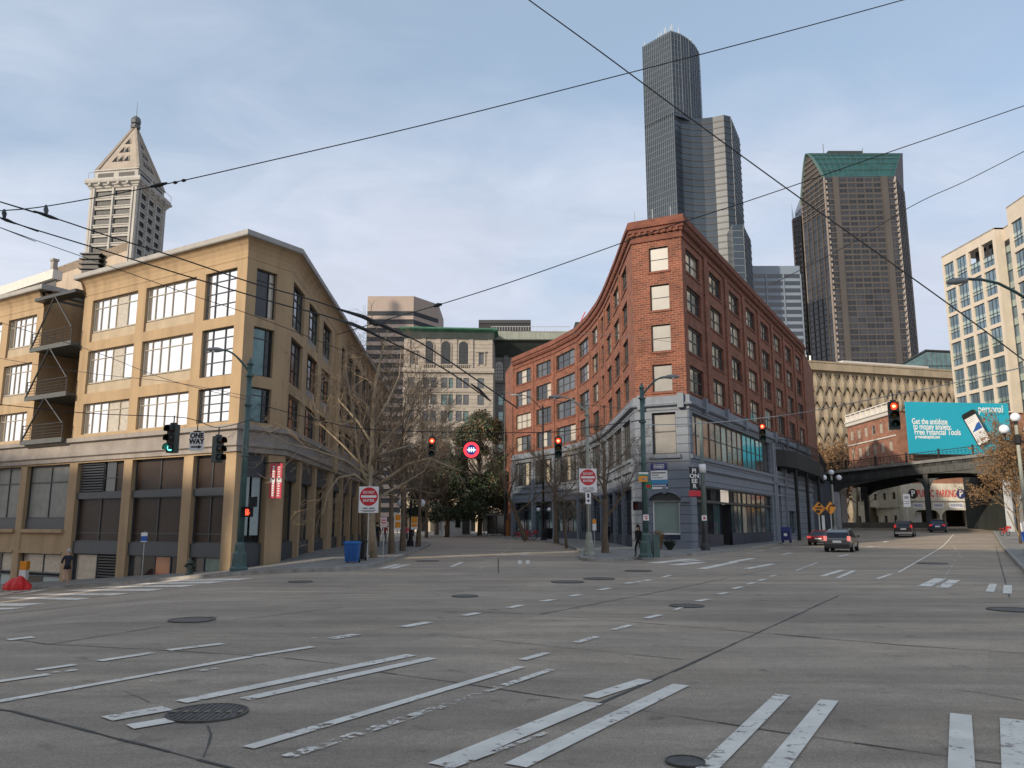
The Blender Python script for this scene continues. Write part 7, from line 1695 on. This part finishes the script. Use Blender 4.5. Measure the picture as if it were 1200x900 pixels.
# evergreens with many small leaf faces in uneven clumps
leaf_a = mat('leaf_dark_green', (.022, .040, .018), .6, var=.2); leaf_b = mat('leaf_green', (.050, .075, .025), .6, var=.2); leaf_c = mat('leaf_bronze', (.16, .085, .035), .6, var=.2)
def evergreen(label, p, H_, R_, zb, seed, mix, n=11000, ls=.26, group=None):
    t = thing('evergreen_tree', label, 'tree', p, 0, group); rr = random.Random(seed); tk = MB(); tk.tube([(0, 0, -.2), (.1, 0, H_*.3), (-.1, .1, H_*.6), (0, 0, H_*.85)], [.35, .28, .18, .06], 8)
    cl = []
    for k in range(75):
        u = rr.uniform(0, 1); a = rr.uniform(0, 6.28); z = zb+(H_-zb)*u; rad = R_*math.sqrt(max(.05, 1-abs(u*1.5-.45)**2))*rr.uniform(.35, 1.); c = Vector((math.cos(a)*rad, math.sin(a)*rad, z)); cl.append((c, rr.uniform(.14, .26)*R_*1.25)); tk.tube([(0, 0, z*.75), c*.6+Vector((0, 0, z*.36)), c], [.09, .06, .02], 4)
    tk.build('trunk', bark_b, t, True, True); m = MB()
    for k in range(n):
        c, r = cl[rr.randrange(len(cl))]; v = Vector((rr.gauss(0, 1), rr.gauss(0, 1), rr.gauss(0, 1))).normalized()*r*rr.uniform(.45, 1.08); v.z *= .75; q = c+v; nrm = (v.normalized()+Vector((rr.uniform(-1, 1), rr.uniform(-1, 1), rr.uniform(-.3, 1)))*.8).normalized(); a = nrm.orthogonal().normalized(); a.rotate(Matrix.Rotation(rr.uniform(0, 6.28), 3, nrm)); b = nrm.cross(a); s = ls*rr.uniform(.6, 1.3)
        w = rr.random(); f = (q.z-zb)/(H_-zb); mi = 0 if w < mix[0] else (1 if w < mix[0]+mix[1]*(1.3-f*.6) else 2); m.quad(q-a*s*.5, q-b*s*.28, q+a*s*.5, q+b*s*.28, mi)
    m.build('crown', [leaf_a, leaf_b, leaf_c], t, False, True)
Yv = lambda px, Y_: Vector(((px-600)/954*Y_, Y_, .1))
evergreen('broad evergreen tree with bronze green leaves at the end of the middle street', Yv(562, 118), 17.6, 5.6, 4.0, 1, (.55, .25), 26000, .34)
evergreen('darker evergreen tree left of the bronze evergreen at the street end', Yv(524, 112), 10.2, 5.6, 2.6, 2, (.62, .34), 20000, .32)
evergreen('dark evergreen tree right of the bronze evergreen, left of the brick building', Yv(590, 128), 12.5, 4.6, 3.2, 3, (.75, .2), 16000, .32)
# bushy brown tree at the right edge
def brown_tree(label, p, H_, R_, zb, seed, n, stake=True, ls=1., tw=1., group=None):
    global TWK
    TWK = tw
    t = thing('brown_leaf_tree', label, 'tree', p, 0, group); rr = random.Random(seed); tk = MB(); cr_ = MB(); lf = MB()
    tk.tube([(0, 0, 0), (.05, 0, H_*.3), (0, .05, H_*.6)], [.11, .09, .05], 7)
    for k in range(26):
        a = rr.uniform(0, 6.28); e = rr.uniform(.55, 1.25); d = Vector((math.cos(a)*math.cos(e), math.sin(a)*math.cos(e), math.sin(e))); b = Vector((0, 0, rr.uniform(.22, .6)*H_))
        grow(cr_, b, d, R_*rr.uniform(.8, 1.25), .035, 0, rr, (6, 5, 4, 0), .1, 4, 3)
    V = cr_.V
    for k in range(n):
        q = Vector(V[rr.randrange(len(V))])+Vector((rr.uniform(-1, 1), rr.uniform(-1, 1), rr.uniform(-1, 1)))*.12*ls; 
        if q.z < zb: continue
        nrm = Vector((rr.uniform(-1, 1), rr.uniform(-1, 1), rr.uniform(-1, 1))).normalized(); a = nrm.orthogonal(); b = nrm.cross(a); s = rr.uniform(.05, .10)*ls; lf.quad(q-a*s, q-b*s*.5, q+a*s, q+b*s*.5, 1 if q.z < zb+.9 and rr.random() < .5 else 0)
    tk.build('trunk', bark_b, t, True, True); o = cr_.build('crown', mat('brown_twig', (.20, .135, .08), .9, var=.2), t, False, True); lf.build('leaves', [mat('brown_leaf', (.22, .13, .06), .8, var=.3), mat('ochre_leaf', (.42, .19, .03), .8, var=.2)], o, False, True)
    if stake: m = MB(); m.tube([(-1.0, -.3, 2.6), (.25, .1, 0)], .05, 6); m.build('stake', mat('stake_wood', (.30, .24, .16), .8, var=.1), t, False, True)
brown_tree('bushy brown leaved tree at the right edge before the overpass', P(1196, 637), 9.0, 3.9, 2.4, 4, 9000)
brown_tree('brown twiggy tree left, in front of the diamond patterned garage', Vector(((950-600)/954*150., 150., 0)), 18, 5.5, 4, 31, 9000, False, 2.6, 4.0, GG)
brown_tree('brown twiggy tree between the patterned garage and the small brick building', Vector(((985-600)/954*155., 155., 0)), 20, 5.5, 4, 37, 9000, False, 2.6, 4.0, GG)
t = thing('thin_pole', 'thin pale pole beside the bushy brown tree at the right edge', 'pole', P(1197, 636.5)); m = MB(); m.tube([(0, 0, 0), (-.05, 0, 3.8)], .06, 6); m.build('post', galv, t, False, True)
t = thing('street_sign', 'blue and white panel on the pavement at the right edge', 'sign', P(1203, 636)); m = MB(); m.box(-.4, .6, 0, .03, .1, .9); m.build('blue_panel', sign_b, t, False, True); m = MB(); m.box(-.4, .6, 0, .03, .9, 1.7); m.build('white_panel', sign_w, t, False, True)
# ------------------------------------------------------------------ cars
def car(label, px, py, yaw, L_, W_, H_, col, kind, tail=None, dz=0.):
    p = G(px, py); t = thing('car', label, 'car', p, yaw); w = W_/2; m = MB()
    belt = .60*H_+.05; st_ = [(-L_/2, .42, belt-.12, w*.84), (-L_/2+.06, .30, belt-.02, w*.95), (-L_/2+.35, .24, belt, w), (-L_*.22, .2, belt, w), (0, .2, belt-.01, w), (L_*.22, .2, belt-.06, w), (L_*.36, .22, belt-.16, w*.98), (L_/2-.12, .28, belt-.28, w*.90), (L_/2, .38, belt-.36, w*.76)]
    rings = []
    for y, z0, z1, hw in st_:
        h = z1-z0; rings.append([(-hw*.82, y, z0), (-hw*.97, y, z0+h*.18), (-hw, y, z0+h*.5), (-hw*.97, y, z0+h*.82), (-hw*.88, y, z1), (hw*.88, y, z1), (hw*.97, y, z0+h*.82), (hw, y, z0+h*.5), (hw*.97, y, z0+h*.18), (hw*.82, y, z0)])
    n = 10
    for a, b in zip(rings[:-1], rings[1:]):
        for k in range(n): q = (k+1) % n; m.quad(a[k], a[q], b[q], b[k])
    m.add(rings[0], [tuple(range(n))]); m.add(rings[-1], [tuple(range(n))[::-1]]); m.build('body', col, t, True, True)
    # cabin
    if kind == 'hatch': prof = [(-L_/2+.10, belt), (-L_/2+.42, H_*.86), (-L_/2+.95, H_*.97), (-.1, H_), (.5, H_*.97), (L_*.32, belt-.1)]
    elif kind == 'suv': prof = [(-L_/2+.10, belt), (-L_/2+.28, H_*.80), (-L_/2+.55, H_*.96), (-.5, H_), (.3, H_*.98), (L_*.26, belt-.05)]
    else: prof = [(-L_/2+.55, belt), (-L_/2+1.15, H_*.90), (-L_/2+1.6, H_*.98), (-.1, H_), (.4, H_*.96), (L_*.28, belt-.06)]
    bw = w*.88; ln = len(prof); R2 = []
    for y, z in prof: f = (z-belt)/(H_-belt); hw = bw-(bw-w*.66)*max(0, f); R2.append(((-hw, y, z), (hw, y, z), (-bw, y, belt-.02), (bw, y, belt-.02)))
    roof = MB(); gl = MB(); 
    for i, (a, b) in enumerate(zip(R2[:-1], R2[1:])):
        glassy = i == 0 or i == ln-2; (gl if glassy else roof).quad(a[0], a[1], b[1], b[0]); 
        for s in (0, 1): gl.quad(a[s+2], a[s], b[s], b[s+2])
    roof.build('roof', col, t, True, True); gl.build('glasshouse', mat('car_glass', (.03, .035, .045), .06, .35, var=.2, scale=2), t, False, True)
    pl = MB()
    for s in (0, 1):
        for i in range(ln-1): pl.tube([R2[i][s], R2[i+1][s]], .035, 4)
        for i in (2, 3): pl.tube([R2[i][s], (R2[i][s][0]*1.15, R2[i][s][1], belt)], .035, 4)
    pl.build('pillars', col, t, False, True)
    for s in (-1, 1):
        for y in (-L_*.31, L_*.31):
            k = MB(); k.tube([(s*(w-.21), y, .32), (s*(w+.01), y, .32)], .32, 18); o = k.build('wheel', rubber, t, False, True); k = MB(); k.tube([(s*(w), y, .32), (s*(w+.02), y, .32)], .19, 12); k.build('rim', galv, o, False, True)
        zt_ = belt-.10; k = MB(); yb = -L_/2
        if kind == 'suv': k.box(s*w*.80-.10, s*w*.80+.10, yb+.02, yb+.2, belt-.18, belt+.16)
        elif kind == 'hatch': k.box(s*w*.82-.10, s*w*.82+.10, yb-.01, yb+.2, belt-.22, belt+.10)
        else: k.box(s*w*.76-.2, s*w*.76+.14, yb-.0, yb+.2, belt-.22, belt-.04)
        k.build('tail_light', tail or mat('tail_light_red', (.50, .02, .02), .25, var=0, emit=(1, .05, .04), es=.35), t, False, True)
        k = MB(); k.box(s*(w+.10)-.10, s*(w+.10)+.10, L_*.17, L_*.17+.1, belt-.02, belt+.14); k.build('mirror', col, t, False, True)
    k = MB(); k.box(-.27, .27, -L_/2-.03, -L_/2+.01, belt-.34, belt-.19); k.build('number_plate', sign_w, t, False, True)
    k = MB(); k.box(-w*.84, w*.84, -L_/2-.07, -L_/2+.1, .30, .52); k.build('bumper', mat('dark_bumper', (.03, .03, .032), .5, var=.1) if kind != 'suv' else galv, t, False, True)
    return t
YR = -math.atan2(24.7, 44.)
car('grey hatchback with lit tail lights, nearest car on the right-hand road', 987, 646, YR, 4.45, 1.78, 1.50, mat('car_grey', (.15, .15, .142), .3, .4, var=.05, coat=.5), 'hatch', mat('tail_light_lit', (.8, .25, .22), .3, var=0, emit=(1, .28, .24), es=.55))
car('red sports car partly hidden behind the grey hatchback', 964, 638.5, YR, 4.4, 1.85, 1.28, mat('car_red', (.36, .012, .018), .25, .2, var=.05, coat=.6), 'sedan', mat('tail_light_pink', (.8, .1, .1), .3, var=0, emit=(1, .12, .12), es=.4))
car('dark brown grey estate car driving toward the overpass', 1061, 628.8, YR, 4.8, 1.9, 1.72, mat('car_brown', (.06, .05, .045), .3, .5, var=.05, coat=.5), 'suv')
car('dark blue car farthest along the road under the overpass', 1100, 623.8, YR, 4.3, 1.8, 1.55, mat('car_blue', (.015, .035, .09), .3, .3, var=.05, coat=.5), 'sedan')
# ------------------------------------------------------------------ people
def person(label, p, rz, H_, pose, top, bottom, legs=None, hairc=(.03, .02, .015), longhair=False, shoe=None):
    s = H_/1.72; t = thing('person', label, 'person', p, rz)
    stride = {'run': .42, 'walk': .26, 'stand': .06}[pose]; lf = .16 if pose == 'run' else 0
    J = {'pel': (0, 0, .93), 'wst': (0, .0, 1.06), 'chs': (0, .03 if pose != 'run' else .08, 1.30), 'nek': (0, .05 if pose != 'run' else .12, 1.48), 'hd0': (0, .06 if pose != 'run' else .15, 1.56), 'hd1': (0, .07 if pose != 'run' else .17, 1.67)}
    E_ = [('pel', 'wst'), ('wst', 'chs'), ('chs', 'nek'), ('nek', 'hd0'), ('hd0', 'hd1')]
    Rd = {'pel': .145, 'wst': .125, 'chs': .15, 'nek': .055, 'hd0': .085, 'hd1': .08}
    for sd_, sg_ in (('l', -1), ('r', 1)):
        f = sg_*stride/2
        J.update({'hip'+sd_: (sg_*.09, 0, .88), 'kne'+sd_: (sg_*.10, f*.7+(.10 if pose != 'stand' else .02), .50), 'ank'+sd_: (sg_*.10, f*1.2-(.12 if sg_ < 0 and pose == 'run' else 0), .10+(lf*1.6 if sg_ < 0 else 0)), 'toe'+sd_: (sg_*.11, f*1.2+.17-(.14 if sg_ < 0 and pose == 'run' else 0), .04+(lf if sg_ < 0 else 0)),
                  'sho'+sd_: (sg_*.17, J['chs'][1], 1.39), 'elb'+sd_: (sg_*(.24 if pose != 'run' else .27), J['chs'][1]-f*.5-.05, 1.12), 'wri'+sd_: (sg_*.22, J['chs'][1]-f*.6+(.20 if pose == 'run' else .08), .92 if pose != 'run' else 1.10), 'han'+sd_: (sg_*.21, J['chs'][1]-f*.6+(.27 if pose == 'run' else .10), .83 if pose != 'run' else 1.14)})
        Rd.update({'hip'+sd_: .095, 'kne'+sd_: .062, 'ank'+sd_: .042, 'toe'+sd_: .035, 'sho'+sd_: .068, 'elb'+sd_: .045, 'wri'+sd_: .03, 'han'+sd_: .032})
        E_ += [('pel', 'hip'+sd_), ('hip'+sd_, 'kne'+sd_), ('kne'+sd_, 'ank'+sd_), ('ank'+sd_, 'toe'+sd_), ('chs', 'sho'+sd_), ('sho'+sd_, 'elb'+sd_), ('elb'+sd_, 'wri'+sd_), ('wri'+sd_, 'han'+sd_)]
    K = list(J); me = bpy.data.meshes.new('b'); me.from_pydata([tuple(Vector(J[k])*s) for k in K], [(K.index(a), K.index(b)) for a, b in E_], []); o = bpy.data.objects.new('b', me); COL.objects.link(o)
    md = o.modifiers.new('s', 'SKIN'); 
    for i, k in enumerate(K): sv = me.skin_vertices[0].data[i]; sv.radius = (Rd[k]*s, Rd[k]*s*(.8 if k in ('pel', 'wst', 'chs') else 1)); sv.use_root = k == 'pel'
    o.modifiers.new('u', 'SUBSURF').levels = 2; bpy.context.view_layer.update(); bm_ = bpy.data.meshes.new_from_object(o.evaluated_get(bpy.context.evaluated_depsgraph_get())); bpy.data.objects.remove(o)
    skin = mat('skin', (.45, .27, .19), .6, var=.05); bm_.materials.clear(); bm_.name = 'body'
    for q in (top, bottom, skin, shoe or sign_k): bm_.materials.append(q)
    for f in bm_.polygons:
        z = f.center.z/s; x = abs(f.center.x)/s; hand = x > .185 and (z < .90 if pose != 'run' else (1.06 < z < 1.18 and f.center.y/s > J['chs'][1]+.22)); f.use_smooth = True
        f.material_index = 3 if z < .09 else (2 if z > 1.47 or hand else (0 if z > (.95 if legs is None or True else 1) or x > .19 else (2 if legs and z < legs else 1)))
    b = bpy.data.objects.new('body', bm_); COL.objects.link(b); b.parent = t
    hm_ = mat('hair_%d' % int(sum(hairc)*100), hairc, .8, var=.2); m = MB(); c = Vector(J['hd1'])*s
    m.ball((c.x, c.y-.02*s, c.z+.01*s), .105*s, 12, 0, 1.05); 
    if longhair: m.tube([(c.x, c.y-.04*s, c.z), (c.x, c.y-.09*s, c.z-.18*s), (c.x, c.y-.09*s, c.z-.34*s)], [.095*s, .09*s, .05*s], 10)
    m.build('hair', hm_, t, True, True)
    hx = MB(); hc = Vector(J['hd0'])*s; hx.ball((hc.x, hc.y+.10*s, hc.z+.03*s), .018*s, 6); 
    return t
blk = mat('black_cloth', (.012, .012, .014), .9, var=.2); nvy = mat('dark_navy_cloth', (.02, .022, .035), .9, var=.2); rdc = mat('dark_red_cloth', (.25, .02, .025), .9, var=.2); pkc = mat('pink_cloth', (.5, .08, .12), .9, var=.1); gyc = mat('grey_cloth', (.12, .12, .12), .9, var=.2)
person('jogger in dark top and shorts with bare legs running along the left pavement', P(77, 687), .5, 1.76, 'run', nvy, blk, .80, (.45, .43, .40), shoe=sign_w)
person("person with long dark hair in black coat beside the green pole at the brick corner", P(749, 652.5), 2.4, 1.62, 'walk', blk, blk, None, (.015, .01, .01), True)
person('person in dark clothes walking beside the bare tree left of the brick corner', P(713.5, 636), .4, 1.75, 'walk', nvy, blk)
person('person in dark clothes on the left pavement right of the pale tree', P(441.5, 642), .2, 1.78, 'walk', blk, nvy)
person('person in a dark red jacket on the left pavement behind the pale pink sign', P(450.5, 638), .1, 1.7, 'stand', rdc, gyc)
person('person in a pink top behind the dark trunks on the left pavement', P(476, 637), .1, 1.6, 'stand', pkc, gyc)
person('person in black beside the white kiosk across the far street', Vector((atY(522.5, 620, 127).x, 127, .1)), .1, 1.75, 'stand', blk, blk)
# ------------------------------------------------------------------ overhead wires
def wire(label, pts, wpx, group=None, m_=None, hang=None, cat='wire', name='overhead_wire'):
    Q = [atY(x, y, Y) for x, y, Y in pts]
    off = lambda p: p[0] < 0 or p[0] > 1200 or p[1] < 0
    if off(pts[0]): Q.insert(0, Q[0]+(Q[0]-Q[1]).normalized()*22)
    if off(pts[-1]): Q.append(Q[-1]+(Q[-1]-Q[-2]).normalized()*22)
    S_ = []
    for i in range(len(Q)-1):
        p0, p1_, p2_, p3_ = Q[max(0, i-1)], Q[i], Q[i+1], Q[min(len(Q)-1, i+2)]
        for k in range(6):
            u = k/6; S_.append(.5*((2*p1_)+(p2_-p0)*u+(2*p0-5*p1_+4*p2_-p3_)*u*u+(3*p1_-p0-3*p2_+p3_)*u**3))
    S_.append(Q[-1]); m = MB(); m.tube(S_, [max(.006, wpx*.5*q.y/954) for q in S_], 5); o = m.build(name, m_ or wire_m); return tag(o, label, cat, group)
G1 = 'trolley wires over the junction'
wire('upper of the two heavy trolley wires sweeping down from the left edge', [(-60, 218, 9), (0, 236.5, 10), (68, 257, 11), (128, 277, 12), (183, 294, 13), (220, 306, 13.5), (297, 332, 15), (350, 347, 16.5), (395, 361.5, 18), (475, 393, 21), (520, 419, 23), (606, 478, 30)], 1.8, G1)
wire('lower of the two heavy trolley wires sweeping down from the left edge', [(-60, 233, 9), (0, 255, 10), (18, 262, 10.3), (103, 288, 11.5), (152, 303, 12.3), (207, 320, 13.3), (327, 356, 15.7), (370, 367, 16.8), (405, 378, 18), (447, 396, 20), (520, 432, 23), (575, 470, 28)], 1.8, G1)
wire('thin wire just below the two heavy trolley wires at the left', [(-60, 243, 14), (0, 266.5, 15), (100, 302, 16.5), (225, 346, 19), (300, 371, 21), (400, 410, 25)], .9)
wire('long wire rising from the left edge to the top right corner', [(-60, 251, 20), (0, 247, 20), (45, 243, 20), (110, 232, 20), (205, 213.5, 20), (300, 192, 20), (500, 145.5, 20), (735, 86, 20), (900, 43, 20), (1058, 0, 20), (1150, -27, 20)], 1.4)
wire('thick wire slanting down from the top edge across the tallest tower to the right', [(560, -45, 12), (620, 0, 14), (700, 58, 16), (800, 132, 19), (936, 231, 24), (1050, 312, 30), (1137, 375, 36), (1230, 445, 44)], 1.7)
wire('thin wire crossing behind the brick roof corner from lower left to right edge', [(395, 392, 21), (455, 374, 22), (515, 357, 24), (600, 330, 25), (700, 295, 26), (770, 270, 26), (860, 241, 26), (937, 215, 26), (1040, 179, 26), (1100, 158.5, 26), (1200, 124, 26), (1260, 103, 26)], 1.2)
wire('thin wire from the brick building to the right edge beside the granite tower', [(905, 333, 80), (985, 292, 60), (1064, 244, 40), (1130, 213, 35), (1200, 177.5, 32), (1260, 148, 30)], 1.0)
wire('span wire carrying the signals left of the green pole', [(-60, 468, 24), (100, 484, 27), (204, 488.5, 30.5), (231, 493, 31.5), (256.5, 501, 33), (297, 491, 36.4)], 1.0, 'signal span wires')
wire('span wire carrying the red signals and the round sign', [(303, 474, 36.6), (380, 494, 39), (430, 503, 41), (506.5, 506, 42), (552, 506.5, 42), (600, 507, 42), (654, 506, 42), (689, 501, 43), (756, 492, 42.5)], 1.0, 'signal span wires')
wire('pale span wire from the pole at the brick corner to the right edge', [(757, 498, 42.6), (825, 496, 45), (892.5, 490, 47), (943, 483, 42), (1046, 463, 31), (1117, 449, 28), (1200, 430, 26), (1260, 415, 25)], 1.1, 'signal span wires', galv)
wire('thin wire crossing the lower brick storeys above the red signal', [(590, 459, 60), (655, 470, 50), (757, 482, 42.5)], .6, None, wire_g)
wire('thin wire crossing the tan facade windows at the far left', [(-60, 360, 22), (0, 378, 24), (110, 412, 27), (200, 446, 30), (296, 470, 36)], .7, None, wire_g)
wire('thin wire sagging across the second row of tan facade windows', [(0, 420, 26), (110, 438, 28), (210, 449, 31), (298, 466, 36.4)], .6, None, wire_g)
wire('thin wire over the tallest brick windows at the brick corner', [(596, 388, 90), (700, 392, 60), (800, 402, 55)], .5, None, wire_g)
def fitting(label, pts, wpx, group='wire fittings'): Q = [atY(*p) for p in pts]; m = MB(); m.tube(Q, [wpx*.5*q.y/954*(1 if 0 < i < len(Q)-1 else .5) for i, q in enumerate(Q)], 6); tag(m.build('wire_fitting', wire_m), label, 'wire fitting', group)
fitting('dark insulator bar on the upper trolley wire at the far left', [(40, 247.5, 10.5), (52, 251.5, 10.7), (60, 254.5, 10.9), (68, 257, 11)], 4.5)
fitting('dark insulator bar on the lower trolley wire at the left edge', [(1, 255.5, 10), (8, 258, 10.1), (18, 262, 10.3)], 4.5)
fitting('small hanger above the lower trolley wire at the left edge', [(5, 246, 10.3), (5, 250, 10.2), (5, 256, 10.1)], 6)
fitting('small hanger joining the long wire to the upper trolley wire', [(54, 241, 11), (54, 246, 10.9), (54, 252, 10.7)], 6)
fitting('insulator on the long wire right of the pyramid tower', [(176, 219, 20), (186, 217, 20), (196, 214.5, 20)], 5.5)
fitting('small bead on the long wire right of the pyramid tower insulator', [(203, 214, 20), (205, 214, 20), (208, 213.5, 20)], 4.5)
fitting('second small bead on the long wire near the pyramid tower', [(213, 212, 20), (215, 211.5, 20), (218, 211, 20)], 4.5)
fitting('dark switch piece on the upper trolley wire before the striped tower', [(396, 362, 18), (425, 371, 19), (452, 383, 20), (478, 395, 21)], 5)
fitting('dark switch piece on the lower trolley wire before the tan eave', [(398, 375, 17.8), (412, 379.5, 18.4), (430, 387, 19.2), (449, 397, 20)], 4.5)
fitting('knot of fittings where two wires meet in front of the striped tower', [(434, 378, 19.3), (442, 379.5, 19.6), (450, 377, 20)], 7)
fitting('pale turnbuckle on the thin wire above the stone building', [(508, 359, 24), (513, 357.5, 24), (518, 356.5, 24)], 5.5)
fitting('dark wire bar low in front of the stone building', [(552, 450, 27), (562, 457, 28), (575, 470, 29)], 3.5)
